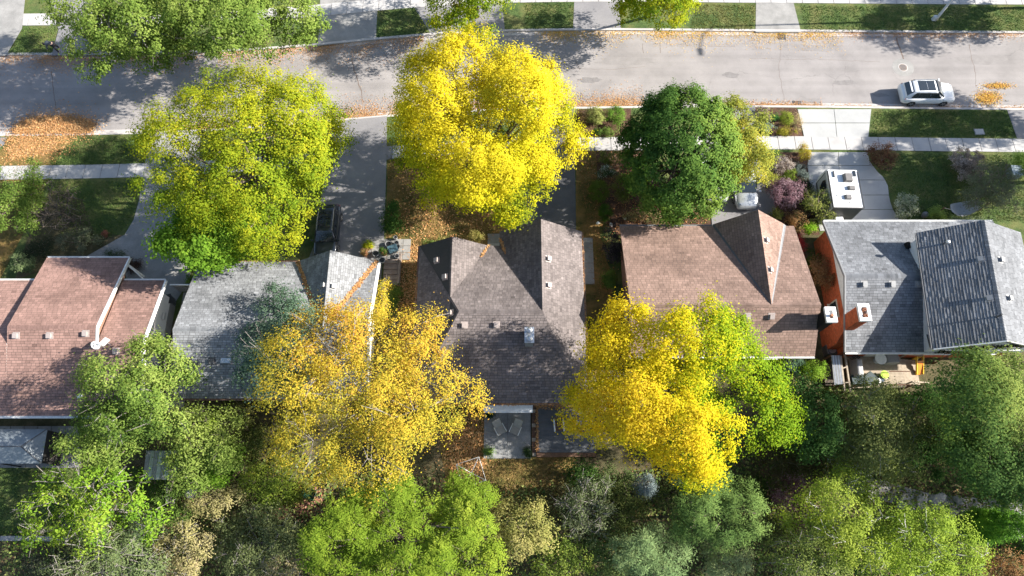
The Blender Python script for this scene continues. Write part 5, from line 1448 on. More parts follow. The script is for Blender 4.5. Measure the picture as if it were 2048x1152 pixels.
# undergrowth between the larger trees
U = 'undergrowth shrubs in the back gardens'
for lab, u, v, z, rx, ry, rz, pal in (
    ('dark green shrub between the deck stairs and the big dark tree', 1850, 800, 1.4, 44, 34, 1.1, DKGRN),
    ('brownish green shrub under the thin olive tree', 1690, 905, 1.4, 46, 36, 1.1, [(.05, .07, .02), (.1, .12, .04), (.16, .15, .06)]),
    ('dark leafy bush behind the thin olive tree and the big dark tree', 1850, 905, 1.6, 50, 44, 1.2, DKGRN),
    ('yellow-green bush under the big dark tree edge near the rocks', 1780, 935, 1.3, 44, 30, 1.0, [(.08, .12, .02), (.17, .22, .04), (.26, .3, .07)]),
    ('shaded olive bush beside the bottom of the timber screen', 1665, 810, 1.3, 34, 34, 1.0, [(.06, .09, .02), (.12, .16, .04)]),
    ('brown-green groundcover mound beneath the dense dark tree', 1610, 925, .9, 36, 34, .7, [(.06, .06, .03), (.11, .11, .05)]),
    ('leafy green bush between plum shrub and dark brown shrub', 1520, 985, 1.2, 40, 34, .9, [(.04, .07, .02), (.08, .13, .03)]),
    ('olive bush under the pine crown tips', 1540, 1060, 1.6, 44, 40, 1.2, [(.07, .09, .03), (.15, .17, .06), (.22, .22, .1)]),
    ('green bush at the bottom edge below the olive shrub', 1215, 1110, 1.6, 50, 40, 1.2, [(.05, .09, .03), (.11, .17, .05), (.2, .26, .09)]),
    ('dark green bush at the bottom edge under the light green trees', 1700, 1135, 1.6, 60, 30, 1.2, DKGRN),
    ('leafy green bush beside the green wheelbarrow', 585, 985, 1.1, 34, 22, .9, [(.1, .15, .03), (.2, .25, .05), (.34, .3, .06)]),
    ('grey-green bush beside the fallen pinkish leaves', 620, 1065, 1.4, 46, 38, 1.1, [(.05, .08, .035), (.1, .14, .06), (.16, .2, .09)]),
    ('green bush in front of the shed door', 330, 985, 1.1, 34, 24, .9, MIDGRN),
    ('dark green mass of leaves under the bare tree', 265, 1075, 1.6, 66, 50, 1.2, [(.035, .06, .03), (.07, .11, .05), (.11, .15, .08)]),
    ('green bush beneath the bright green tree edge', 120, 975, 1.2, 40, 26, .9, MIDGRN),
    ('olive shrub under the golden tree by the grey house wall', 500, 880, 1.6, 40, 44, 1.3, [(.08, .11, .03), (.16, .19, .05), (.3, .26, .07)]),
    ('rusty green shrub between the two olive trees and the grey eave', 470, 830, 1.4, 36, 34, 1.2, [(.07, .09, .03), (.15, .16, .05), (.26, .17, .08)]),
    ('small brown shrub at the edge of the dry back lawn', 1110, 1000, 1.0, 30, 28, .8, [(.08, .08, .035), (.16, .13, .06)]),
    ('grey-green bush at the bottom corner below the wall', 100, 1140, 1.2, 60, 26, .9, [(.05, .06, .04), (.1, .11, .07)]),
    ('dark leafy bush by the bottom corner paving', 2040, 1090, 1.2, 30, 30, 1.0, DKGRN),
    ('dark green bush beside the far corner of the slate deck', 1165, 948, 1.2, 34, 26, 1.0, DKGRN),
    ('dark shrub under the yellow tree below the slate deck', 1228, 962, 1.3, 36, 28, 1.0, [(.05, .08, .03), (.09, .13, .045), (.15, .19, .07)]),
    ('olive shrub under the yellow tree beside the young spruce', 1345, 985, 1.4, 40, 26, 1.1, [(.06, .09, .03), (.12, .16, .05), (.2, .22, .08)]),
    ('shaded bush behind the yellow tree beside the juniper', 1545, 760, 1.0, 26, 30, .9, DKGRN)):
    plant('garden_shrub', lab, 'shrub', u, v, z, rx, ry, rz, pal, U, clumps=10, cr=.32, m=26, L=.18, W=.11, lobes=8, lobe=.36, sub=5)

# shrubs by the back fences and sides of the houses
plant('garden_shrub', 'blue-green juniper bush behind the brown roof', 'shrub', 1582, 735, 1.0, 22, 22, .9, BLUEGRN, kind='needle', clumps=20, cr=.22, m=36, L=.2, W=.05)
plant('garden_shrub', 'leaning bright green cedar bush beside the fence', 'shrub', 1625, 745, 1.4, 24, 20, 1.3, [(.08, .14, .02), (.16, .28, .03), (.26, .38, .05)], clumps=18, cr=.22, m=36, L=.14, W=.08)
plant('garden_shrub', 'tan and green bush below the blue-green juniper', 'shrub', 1592, 772, 1.0, 28, 20, .8, TAN[:3] + [(.18, .24, .08)], clumps=14, cr=.24, m=28, L=.15, W=.1)
plant('garden_shrub', 'bright lime patch of shrub below the golden tree', 'shrub', 445, 930, 2.6, 34, 44, 1.8, LIME, clumps=9, cr=.32, m=30, L=.2, W=.13)
plant('garden_shrub', 'green shrub between the shed and tan shrub', 'shrub', 360, 1030, 1.2, 34, 20, .9, MIDGRN, clumps=12, cr=.26, m=26, L=.16, W=.1)

# front gardens
KB = 'shrubs in the kerbside bed'
plant('garden_shrub', 'pale variegated shrub in the kerbside bed by the yellow tree', 'shrub', 1192, 234, .7, 18, 22, .7, [(.16, .2, .05), (.36, .38, .12), (.5, .48, .2)], KB, clumps=20, cr=.2, m=30, L=.13, W=.09, limbs=0)
plant('garden_shrub', 'round bright green shrub in the kerbside bed beside the dark dome tree', 'shrub', 1230, 233, .7, 21, 19, .7, [(.08, .16, .03), (.15, .27, .04), (.22, .34, .07)], KB, clumps=20, cr=.2, m=34, L=.12, W=.08, limbs=0)
plant('garden_shrub', 'low dark green shrub at the pavement edge of the kerbside bed', 'shrub', 1212, 263, .4, 26, 9, .4, MIDGRN, KB, clumps=24, cr=.18, m=30, L=.12, W=.08, limbs=0)
plant('garden_shrub', 'brownish low perennials at the end of the kerbside bed', 'shrub', 1163, 238, .4, 14, 20, .4, [(.08, .08, .03), (.18, .13, .05), (.26, .18, .06)], KB, clumps=20, cr=.2, m=24, L=.12, W=.07, limbs=0)
FB = 'plants in the kerb flower bed'
for lab, u, v, rx, ry, z, pal in (
    ('reddish brown dried perennials at the gutter corner of the flower bed', 1524, 227, 17, 14, .4, DRIEDF[:2] + [(.26, .14, .09)]),
    ('silvery blue-green clump in the kerb flower bed', 1533, 254, 18, 14, .4, [(.1, .15, .1), (.2, .27, .2), (.3, .36, .29)]),
    ('small bright green clump in the kerb flower bed', 1547, 233, 11, 9, .4, [(.05, .15, .03), (.1, .26, .06)]),
    ('spiky yellow-green clump in the kerb flower bed', 1572, 236, 14, 16, .5, [(.14, .2, .03), (.28, .34, .05), (.4, .4, .1)]),
    ('golden yellow low clump at the pavement side of the flower bed', 1572, 263, 20, 10, .4, [(.2, .2, .03), (.38, .34, .05), (.44, .3, .06)]),
    ('tan dried clump at the driveway side of the flower bed', 1593, 245, 10, 20, .35, TAN),
    ('grey leafy clump at the driveway end of the flower bed', 1516, 258, 11, 14, .4, GREYGRN)):
    plant('flower_clump', lab, 'plant', u, v, z, rx, ry, z, pal, FB, clumps=28, cr=.17, m=24, L=.13, W=.06, limbs=0)
FG = 'plants in the front flower bed'
for lab, u, v, rx, ry, z, pal in (
    ('round yellow-orange bush at the pavement corner of the front bed', 1606, 306, 15, 15, .6, [(.2, .22, .04), (.42, .36, .05), (.5, .26, .08)]),
    ('green leafy edging at the top of the front bed', 1552, 311, 22, 9, .4, MIDGRN),
    ('tan and pink dried perennials in the middle of the front bed', 1562, 332, 24, 18, .5, DRIEDF + [(.32, .24, .12)]),
    ('bright olive clump in the middle of the front bed', 1578, 350, 13, 12, .5, [(.12, .18, .03), (.24, .3, .05)]),
    ('silvery grey clump along the camper driveway', 1603, 343, 14, 16, .4, [(.14, .18, .15), (.24, .28, .25)]),
    ('yellow-green clump beside the silver car', 1537, 360, 16, 16, .5, [(.16, .22, .04), (.34, .36, .06), (.44, .4, .08)]),
    ('dark grey-green low planting beside the camper', 1600, 375, 24, 24, .4, [(.03, .045, .03), (.06, .08, .055)])):
    plant('flower_clump', lab, 'plant', u, v, z, rx, ry, z, pal, FG, clumps=26, cr=.18, m=24, L=.14, W=.07, limbs=0)
plant('plum_shrub', 'purple feathery shrub between the silver car and the camper', 'shrub', 1567, 388, 1.3, 34, 30, 1.1, PURPLE + [(.36, .26, .28)], clumps=15, cr=.26, m=32, L=.2, W=.07)
plant('garden_shrub', 'upright yellow-green shrub beside the camper trailer', 'shrub', 1630, 418, 1.5, 32, 34, 1.3, [(.1, .13, .04), (.22, .26, .07), (.38, .38, .1)], clumps=13, cr=.27, m=26, L=.2, W=.08, twigs=20)
plant('garden_shrub', 'rusty pink and tan shrub at the brown house corner', 'shrub', 1594, 444, 1.0, 18, 22, .9, RUST + [(.44, .3, .18)], clumps=18, cr=.22, m=28, L=.15, W=.1)
plant('garden_shrub', 'small lime green bush below the rusty shrub', 'shrub', 1616, 458, .8, 15, 12, .6, [(.12, .24, .02), (.22, .4, .03), (.3, .48, .05)], clumps=26, cr=.18, m=30, L=.14, W=.09, limbs=0)
plant('garden_shrub', 'small olive bush at the gable foot of the brown house', 'shrub', 1550, 432, .7, 14, 11, .6, [(.1, .12, .03), (.2, .2, .05)], clumps=24, cr=.18, m=26, L=.13, W=.09, limbs=0)
plant('garden_shrub', 'crimson red bush in the side passage by the brown roof', 'shrub', 1597, 490, 1.2, 11, 20, .9, RED, clumps=24, cr=.2, m=32, L=.15, W=.09)
plant('garden_shrub', 'reddish brown and green bush against the orange brick wall', 'shrub', 1640, 547, 1.5, 24, 36, 1.2, RUST[:3] + [(.1, .14, .04)], clumps=15, cr=.26, m=30, L=.15, W=.09)
plant('garden_shrub', 'green leafy bush in the side passage below the red bush', 'shrub', 1622, 520, .9, 20, 20, .7, [(.06, .1, .025), (.14, .2, .04)], clumps=16, cr=.24, m=28, L=.15, W=.09)
plant('garden_shrub', 'red and olive shrub at the curved edge of the pale driveway', 'shrub', 1764, 314, 1.1, 25, 26, 1.0, [(.09, .035, .03), (.17, .1, .06), (.2, .2, .08)], clumps=16, cr=.24, m=30, L=.15, W=.09)
hy = plant('garden_shrub', 'white-flowered bush beside the pale driveway foot', 'shrub', 1812, 413, .9, 22, 25, .8, CREAMF, clumps=20, cr=.2, m=30, L=.15, W=.12, limbs=0, wj=.3)
plant('garden_shrub', 'round bright green shrub before the split-level house', 'shrub', 1871, 429, .7, 17, 13, .6, [(.1, .17, .03), (.2, .29, .05), (.3, .38, .1)], clumps=26, cr=.18, m=34, L=.12, W=.09, limbs=0)
plant('garden_shrub', 'large bush with dried beige flower heads on the shady lawn', 'shrub', 1932, 327, 1.1, 38, 33, 1.0, DRIEDF, clumps=20, cr=.17, m=34, L=.13, W=.11, out=1.0, wj=.3)
plant('garden_shrub', 'wide grey-green bush beside the hammock', 'tree', 1985, 378, 2.2, 56, 56, 1.8, GREYGRN, clumps=8, cr=.36, m=30, L=.16, W=.09, lobes=12, lobe=.32, twigs=40)
plant('garden_shrub', 'low pale bush at the foot of the wide grey bush', 'shrub', 1930, 440, .7, 34, 10, .5, [(.12, .15, .08), (.24, .28, .15)], clumps=16, cr=.24, m=24, L=.14, W=.09, limbs=0)
plant('garden_shrub', 'olive bush lit by the sun at the edge beside the wide grey bush', 'shrub', 2042, 330, .8, 18, 26, .7, MIDGRN, clumps=16, cr=.24, m=24, L=.14, W=.09, limbs=0)
plant('garden_shrub', 'dark green shrub by the potted steps of the grey house', 'shrub', 784, 440, 1.0, 20, 34, .9, DKGRN, clumps=16, cr=.26, m=30, L=.17, W=.12)
plant('garden_shrub', 'small variegated bush below the front window of the taupe house', 'shrub', 952, 474, .6, 18, 12, .5, [(.12, .14, .03), (.24, .24, .06), (.34, .28, .1)], clumps=26, cr=.18, m=26, L=.13, W=.08, limbs=0)
plant('garden_shrub', 'row-end low green plants under the taupe house gable', 'shrub', 870, 484, .35, 28, 7, .3, [(.1, .16, .04), (.24, .28, .08)], clumps=26, cr=.18, m=22, L=.14, W=.08, limbs=0)
plant('garden_shrub', 'round clipped olive shrub in the side garden', 'shrub', 1198, 383, .9, 20, 23, .8, [(.07, .1, .02), (.12, .17, .03), (.17, .22, .05)], kind='dome', clumps=34, cr=.14, m=36, L=.1, W=.07, limbs=0)
plant('garden_shrub', 'smaller clipped green shrub beside the white stones', 'shrub', 1211, 424, .7, 13, 16, .6, [(.05, .1, .02), (.1, .18, .03)], kind='dome', clumps=40, cr=.13, m=36, L=.1, W=.07, limbs=0)
plant('garden_shrub', 'pale flowering clump in the shade of the dark dome tree', 'shrub', 1212, 346, .6, 17, 14, .5, [(.04, .08, .03), (.1, .14, .06), (.6, .62, .56)], clumps=24, cr=.18, m=28, L=.13, W=.1, limbs=0, wj=.3)
plant('garden_shrub', 'wide olive shrub under the dark dome tree beside the round clipped shrub', 'shrub', 1245, 380, 1.0, 26, 26, .8, [(.06, .08, .02), (.13, .15, .04), (.2, .2, .06)], clumps=14, cr=.26, m=26, L=.15, W=.1)
plant('garden_shrub', 'shady green plants at the pavement end of the side garden', 'shrub', 1222, 315, .6, 26, 16, .5, [(.05, .09, .02), (.12, .17, .04), (.28, .26, .08)], clumps=18, cr=.22, m=24, L=.15, W=.09, limbs=0)
plant('garden_shrub', 'dark purple-grey bush against the corner of the brown roof', 'shrub', 1224, 490, 1.2, 18, 42, 1.0, [(.025, .02, .025), (.06, .05, .055), (.11, .1, .1)], clumps=14, cr=.26, m=26, L=.15, W=.1)
plant('garden_shrub', 'green bush at the brick corner of the brown house', 'shrub', 1216, 556, .8, 14, 22, .7, MIDGRN, clumps=20, cr=.22, m=28, L=.15, W=.1, limbs=0)
plant('garden_shrub', 'mixed low plants under the dark dome tree beside the brown roof', 'shrub', 1290, 432, .6, 46, 14, .5, [(.08, .1, .03), (.2, .2, .08), (.36, .3, .16)], clumps=14, cr=.24, m=24, L=.14, W=.09, limbs=0)
plant('ornamental_tree', 'tall olive shrub at the edge before the white house lawn', 'tree', 38, 400, 2.6, 54, 84, 2.2, OLIVE, clumps=8, cr=.34, m=30, L=.18, W=.11, lobes=10, lobe=.35, twigs=10)
plant('ornamental_tree', 'thin dark purplish tree casting a veil over the shaded lawn', 'tree', 118, 420, 2.0, 54, 60, 1.6, [(.03, .035, .025), (.07, .065, .05), (.12, .09, .08)], clumps=4, cr=.4, m=20, L=.14, W=.08, lobes=9, lobe=.35, twigs=50)
plant('garden_shrub', 'grey-green mounded bush before the rust roof', 'shrub', 156, 482, .9, 40, 24, .7, GREYGRN, clumps=13, cr=.26, m=28, L=.14, W=.08)
plant('garden_shrub', 'small pale green bush at the rust roof corner', 'shrub', 46, 528, .9, 22, 20, .8, [(.1, .15, .06), (.24, .3, .14)], clumps=18, cr=.22, m=26, L=.15, W=.1)
plant('garden_shrub', 'dark bush beside the small pale bush', 'shrub', 75, 498, .9, 30, 22, .7, [(.03, .045, .025), (.07, .085, .05)], clumps=14, cr=.25, m=26, L=.15, W=.1)
plant('garden_shrub', 'small round rust-red flower clump at the lawn corner', 'flower', 210, 467, .35, 7, 6, .3, [(.35, .12, .08), (.5, .22, .14)], clumps=80, cr=.09, m=24, L=.07, W=.06, limbs=0)
plant('garden_shrub', 'low spiky dark grass under the porch eave', 'shrub', 225, 511, .4, 22, 6, .4, [(.04, .06, .03), (.1, .13, .06)], kind='needle', clumps=22, cr=.22, m=26, L=.4, W=.03, limbs=0)
plant('garden_shrub', 'dark red-brown grass clump at the porch corner', 'shrub', 268, 532, .5, 14, 14, .45, [(.05, .03, .025), (.12, .08, .06)], kind='needle', clumps=26, cr=.22, m=30, L=.4, W=.03, limbs=0)
plant('garden_shrub', 'narrow shrub between the driveway and the grey roof', 'shrub', 387, 555, 1.0, 13, 26, .9, MIDGRN, clumps=18, cr=.22, m=28, L=.15, W=.1)
plant('garden_shrub', 'small red-leaved plant in the mulch ring', 'plant', 503, 497, .4, 8, 8, .35, RED, clumps=60, cr=.12, m=22, L=.11, W=.07, limbs=0)
plant('garden_shrub', 'yellowing climber along the grey house wall', 'shrub', 762, 620, 1.6, 12, 60, 1.2, ORYEL, clumps=10, cr=.28, m=24, L=.18, W=.11, twigs=20)
plant('garden_shrub', 'green shrub behind the stone steps of the grey house', 'shrub', 788, 592, .6, 14, 26, .5, MIDGRN, clumps=18, cr=.22, m=26, L=.15, W=.1, limbs=0)
# trees standing past the frame whose shade falls across the lawns
plant('street_tree', 'tall shade tree past the hammock lawn', 'tree', 0, 0, 11.0, 5.8, 4.6, 5.2, MIDGRN, plan=(51.5, 28.3), clumps=5, lobes=12, lobe=.3, L=.3, W=.2)
plant('street_tree', 'shade tree past the grass verge behind the white car', 'tree', 0, 0, 9.0, 4.4, 2.6, 3.2, MIDGRN, plan=(54.0, 34.4), clumps=5, lobes=9, L=.3, W=.2)
plant('street_tree', 'tall shade tree past the far verge beyond the lamp', 'tree', 0, 0, 7.5, 4.6, 4.8, 4.0, MIDGRN, plan=(51.0, 46.2), clumps=3.6, lobes=11, L=.3, W=.2)
plant('garden_tree', 'tall shade tree past the big dark tree behind the brick house', 'tree', 0, 0, 9.0, 5.0, 4.6, 4.6, MIDGRN, plan=(47.5, 5.0), clumps=3.2, lobes=11, L=.3, W=.2)

# ================================================================ VEHICLES
def paint(name, col, metal=0.0): return plain(name, col, 0.28, metal, 0.5, 0.6, var=0.02)
M_PWHITE = paint('white_car_paint', (0.72, 0.73, 0.74)); M_PSILVER = paint('silver_car_paint', (0.42, 0.44, 0.46), 0.5); M_PNAVY = paint('dark_navy_paint', (0.022, 0.028, 0.04), 0.2)
M_TYRE = plain('tyre_rubber', (0.022, 0.022, 0.023), 0.85); M_RIM = plain('alloy_rim', (0.45, 0.46, 0.47), 0.35, 0.8)
M_LAMP = plain('lamp_glass', (0.55, 0.57, 0.58), 0.15); M_TAIL = plain('tail_lamp', (0.32, 0.02, 0.02), 0.2)
def loft(mb, rings, closed_ends=True):
    n = len(rings[0])
    V = [p for r in rings for p in r]
    F = [(i * n + k, i * n + (k + 1) % n, (i + 1) * n + (k + 1) % n, (i + 1) * n + k) for i in range(len(rings) - 1) for k in range(n)]
    if closed_ends: F += [tuple(reversed(range(n))), tuple(range((len(rings) - 1) * n, len(rings) * n))]
    return mb.add(V, F)
def car(label, loc, rz, pm, L=4.6, W=1.86, H=1.66, sunroof=True, name='parked_car'):
    t = thing(name, label, 'car', loc, rz, 'cars parked along the street')
    hw, hl = W / 2, L / 2
    # body: sections along x (front = +x): x, half width, sill z, shoulder z, top centre z
    st = [(-1.0, .80, .42, .62, .74), (-.985, .88, .34, .80, .98), (-.90, .97, .28, .86, 1.02), (-.62, 1.0, .24, .90, 1.03), (-.2, 1.0, .22, .90, 1.02), (.2, 1.0, .22, .89, 1.02),
          (.46, 1.0, .24, .87, 1.02), (.62, .995, .26, .84, .99), (.82, .96, .28, .78, .93), (.94, .88, .30, .70, .84), (.985, .76, .34, .60, .72), (1.0, .62, .42, .52, .60)]
    rings = []
    for x, w, zs, zh, zt in st:
        x, w = x * hl, w * hw
        half = [(w * .86, zs), (w * .97, zs + .10), (w, zs + (zh - zs) * .5), (w * .985, zh), (w * .90, zh + (zt - zh) * .55), (w * .62, zt - .015), (w * .25, zt)]
        rings.append([(x, y, z) for y, z in half] + [(x, -y, z) for y, z in reversed(half)])
    body = loft(MB(), rings).build('body', pm, t, False, smooth=True)
    # cabin: sections from the base of the windscreen to the base of the rear window
    cs = [(.47, .86, .96, .985), (.30, .82, .96, 1.27), (.155, .79, .96, H - .10), (.08, .775, .96, H - .035), (-.25, .77, .96, H), (-.58, .755, .96, H - .03), (-.70, .745, .96, H - .07), (-.83, .77, .97, 1.36), (-.935, .80, .97, 1.0)]
    rings = []
    for x, w, z0, z1 in cs:
        x, w = x * hl, w * hw
        wt = w * .80
        f = (z1 - z0)
        half = [(w * 1.1, z0 - .06), (w * 1.08, z0), (w * 1.03 + 0 * f, z0 + f * .5), (wt * 1.12 if f > .3 else w * 1.02, z0 + f * .86), (wt * .96, z1 - .012 * (f > .2)), (wt * .5, z1)]
        rings.append([(x, y, z) for y, z in half] + [(x, -y, z) for y, z in reversed(half)])
    loft(MB(), rings).build('cabin', pm, t, False, smooth=True)
    def sec(i):
        x, w, z0, z1 = cs[i]; return x * hl, w * hw, z0, z1
    def quadpatch(name, pts, mat, par=t, th=.012):
        P = [Vector(p) for p in pts]
        n = (P[1] - P[0]).cross(P[2] - P[0]).normalized()
        return MB().add([p + n * th for p in P] + [p - n * .02 for p in P], [tuple(range(len(P)))] + [(i, len(P) + i, len(P) + (i + 1) % len(P), (i + 1) % len(P)) for i in range(len(P))]).build(name, mat, par, False)
    x0, w0, _, a0 = sec(0); x2, w2, _, a2 = sec(2)
    quadpatch('windscreen', [(x0 - .04, -w0 * .92, a0 + .06), (x0 - .04, w0 * .92, a0 + .06), (x2 + .02, w2 * .80, a2 + .015), (x2 + .02, -w2 * .80, a2 + .015)], M_CARGLASS, th=.075)
    x8, w8, _, a8 = sec(8); x6, w6, _, a6 = sec(6)
    quadpatch('rear_window', [(x8 + .09, w8 * .86, a8 + .12), (x8 + .09, -w8 * .86, a8 + .12), (x6 - .05, -w6 * .80, a6 + .0), (x6 - .05, w6 * .80, a6 + .0)], M_CARGLASS, th=.05)
    for s in (1, -1):
        yb, yt = hw * .868 * s, hw * .72 * s
        for xa, xb, xc, xd in ((.36, -.08, -.08, .17), (-.10, -.50, -.50, -.10), (-.52, -.74, -.64, -.52)):
            pts = [(xa * hl, yb, 1.02), (xb * hl, yb, 1.03), (xc * hl, yt, H - .13), (xd * hl, yt, H - .12)]
            if s > 0: pts = pts[::-1]
            quadpatch('side_window', pts[::-1], M_CARGLASS, th=.03)
        m = MB().box(.40 * hl, .40 * hl + .13, s * hw * 1.0 - .02, s * hw * 1.0 + (.2 if s > 0 else -.16), 1.0, 1.14) if s > 0 else MB().box(.40 * hl, .40 * hl + .13, -hw - .18, -hw + .02, 1.0, 1.14)
        m.build('wing_mirror', pm, t, False, bevel=.03)
        MB().tube([(.16 * hl, s * hw * .66, H - .015), (-.1 * hl, s * hw * .665, H + .03), (-.62 * hl, s * hw * .64, H - .01)], .018, 6).build('roof_rail', M_STEEL, t, False)
        quadpatch('headlight', [(.955 * hl, s * hw * .52, .76), (.86 * hl, s * hw * .90, .80), (.80 * hl, s * hw * .93, .84), (.90 * hl, s * hw * .60, .88)][::(1 if s < 0 else -1)], M_LAMP, th=.03)
        quadpatch('tail_light', [(-.975 * hl, s * hw * .55, .84), (-.935 * hl, s * hw * .93, .80), (-.93 * hl, s * hw * .90, .92), (-.968 * hl, s * hw * .55, .96)][::(1 if s > 0 else -1)], M_TAIL, th=.03)
        for xw in (.60, -.60):
            wheel = MB()
            prof = [(.20, -.11), (.32, -.115), (.345, -.08), (.345, .08), (.32, .115), (.20, .11)]
            c = Vector((xw * hl, s * (hw - .10), .345))
            n = 20; V = []
            for r, o in prof:
                for k in range(n): V.append(c + Vector((r * math.cos(2 * math.pi * k / n), o, r * math.sin(2 * math.pi * k / n))))
            F = [(i * n + k, (i + 1) * n + k, (i + 1) * n + (k + 1) % n, i * n + (k + 1) % n) for i in range(5) for k in range(n)] + [tuple(range(n)), tuple(reversed(range(5 * n, 6 * n)))]
            wo_ = wheel.add(V, F).build('wheel', M_TYRE, t, False)
            rim = MB()
            for k in range(5):
                a = 2 * math.pi * k / 5
                d = Vector((math.cos(a), 0, math.sin(a))); e = Vector((-math.sin(a), 0, math.cos(a)))
                o = c + Vector((0, s * .115, 0))
                rim.add([o + d * .03 - e * .05, o + d * .22 - e * .03, o + d * .22 + e * .03, o + d * .03 + e * .05], [(0, 1, 2, 3) if s < 0 else (3, 2, 1, 0)])
            rim.build('rim', M_RIM, wo_, False)
    if sunroof:
        for xa, xb in ((.06, -.22), (-.235, -.53)):
            MB().box(xb * hl, xa * hl, -hw * .53, hw * .53, H - .035, H + .012).build('sunroof_panel', M_CARGLASS, t, False, bevel=.008)
    MB().box(.93 * hl, .965 * hl, -hw * .45, hw * .45, .50, .70).build('grille', M_BLACK, t, False)
    MB().box(-.83 * hl, -.72 * hl, -hw * .58, hw * .58, H - .14, H - .09).build('spoiler', pm, t, False, bevel=.02)
    return t
sc = at(1820, 212, .1); sc2 = at(1881, 211, .1)
car('white crossover with black glass roof parked on the street', ((sc.x + sc2.x) / 2 + .02, sc.y + .95, .01), 0.0, M_PWHITE)
p = at(1494, 418, .7)
car('silver car nosed up to the brown house garage', (p.x, p.y + 2.3, G + .07), -math.pi / 2, M_PSILVER, sunroof=False)
p = at(1440, 375, 1.2)
car('white car mostly hidden under the dark dome tree', (p.x - .25, p.y + 1.3, G + .07), math.pi / 2, M_PWHITE, sunroof=False)
p = at(663, 470, 1.2)
car('dark navy car under the yellow-green tree before the grey house', (p.x - .45, p.y + .5, G + .07), -math.pi / 2, M_PNAVY, sunroof=True)

# camper trailer
A, B, C_, D_ = at(1654, 338, 2.7), at(1711, 338, 2.7), at(1727, 416, 2.7), at(1665, 418, 2.7)
ctr = (A + B + C_ + D_) / 4
yaw = math.atan2((A.y - D_.y), (A.x - D_.x)) - math.pi / 2 + math.atan2(0, 1)
yaw = ((math.atan2(A.x - D_.x, A.y - D_.y) + math.atan2(B.x - C_.x, B.y - C_.y)) / 2) * -1
cw, cl = ((B - A).length + (C_ - D_).length) / 4, ((A - D_).length + (B - C_).length) / 4
cm = thing('camper_trailer', 'white camper trailer with roof vents parked on the pale driveway', 'camper', (ctr.x, ctr.y, G + .05), yaw)
M_CAMP = plain('camper_white', (0.74, 0.74, 0.73), .4); M_CAMPG = plain('camper_grey', (0.15, 0.14, 0.135), .5); M_CAMPS = plain('camper_side_white', (0.42, 0.42, 0.42), .45); M_CAMPD = plain('camper_graphite_shade', (0.07, 0.068, 0.068), .5)
sh = MB()
prof = [(-cl, .45), (-cl, 2.62), (-cl + .08, 2.68), (cl - .3, 2.68), (cl - .1, 2.6), (cl + .02, 2.2), (cl + .12, 1.2), (cl, .55)]
n = len(prof)
sh.add([(-cw, y, z) for y, z in prof] + [(cw, y, z) for y, z in prof], [tuple(range(n)), tuple(reversed(range(n, 2 * n)))] + [(i, (i + 1) % n, n + (i + 1) % n, n + i)[::-1] for i in range(n)])
sh.build('shell', M_CAMP, cm, False, bevel=.04)
MB().box(-cw - .012, -cw + .02, -cl + .1, cl - .15, .5, 2.3).build('side_cladding', M_CAMPS, cm, False)
MB().box(-cw + .03, cw - .03, -cl - .014, -cl + .02, .5, 2.56).build('rear_shade_panel', M_CAMPD, cm, False)  # rear wall lies in shadow; that shade is put into its dark colour
MB().add([(-cw - .022, y, z) for y, z in ((.1, 1.05), (.95, 1.05), (1.15, 1.7), (1.0, 2.15), (.3, 2.15))] + [(-cw - .005, y, z) for y, z in ((.1, 1.05), (.95, 1.05), (1.15, 1.7), (1.0, 2.15), (.3, 2.15))], [(0, 1, 2, 3, 4)] + [(i, 5 + i, 5 + (i + 1) % 5, (i + 1) % 5) for i in range(5)]).build('side_window', M_CARGLASS, cm, False)
MB().box(-cw - .03, -cw - .012, -1.35, -.75, .6, 2.2).build('entry_door', M_CAMPD, cm, False)
for x in (-cw, cw): MB().box(x - .035, x + .035, -cl - .02, cl - .28, 2.6, 2.71).build('roof_trim', M_BLACK, cm, False)
MB().box(-cw - .02, cw + .02, -cl - .03, -cl + .04, 2.6, 2.705).build('roof_trim', M_CAMPG, cm, False)
for y, z0, z1 in ((1.5, .5, 2.3), (-.55, .5, 2.2)): MB().box(-cw - .02, -cw - .012, y, y + .06, z0, z1).build('graphic_stripe', M_BLACK, cm, False)
MB().box(-cw - .02, -cw - .012, -cl + .12, cl - .2, .5, .72).build('lower_skirt', M_CAMPD, cm, False)
MB().box(-.55, .55, cl + .02, cl + .08, 1.35, 2.05).build('front_window', M_CARGLASS, cm, False)
MB().hexa([(-.1, .45, 2.68), (.62, .45, 2.68), (.62, 1.2, 2.68), (-.1, 1.2, 2.68)], [(-.02, .5, 3.0), (.56, .52, 3.0), (.56, 1.15, 3.0), (-.02, 1.15, 3.0)]).build('air_conditioner', M_CAMPG, cm, False, bevel=.05)
for xa, ya, w, d, h in ((.42, -.05, .28, .2, .2), (.05, -.85, .26, .22, .2)):
    MB().hexa([(xa - w, ya - d, 2.68), (xa + w, ya - d, 2.68), (xa + w, ya + d, 2.68), (xa - w, ya + d, 2.68)], [(xa - w * .7, ya - d * .8, 2.68 + h), (xa + w * .9, ya - d * .8, 2.68 + h), (xa + w * .9, ya + d * .8, 2.68 + h), (xa - w * .7, ya + d * .8, 2.68 + h)]).build('roof_vent', M_CAMPG, cm, False, bevel=.03)
MB().box(.78, .98, 1.0, 1.5, 2.68, 2.74).build('skylight', M_CARGLASS, cm, False, bevel=.01)
MB().box(-.78, -.7, .9, 1.45, 2.68, 2.78).build('antenna', M_DKGREY, cm, False)
MB().box(-.75, -.6, -.8, -.6, 2.68, 2.72).build('plumbing_cap', M_CREAM, cm, False)
MB().box(.1, .2, -1.35, -1.28, 2.68, 2.71).build('plumbing_cap', M_CAMPD, cm, False)
MB().tube([(cw + .07, -cl + .1, 2.5), (cw + .07, cl - .4, 2.5)], .06, 8).build('awning_roll', M_BLACK, cm, False)
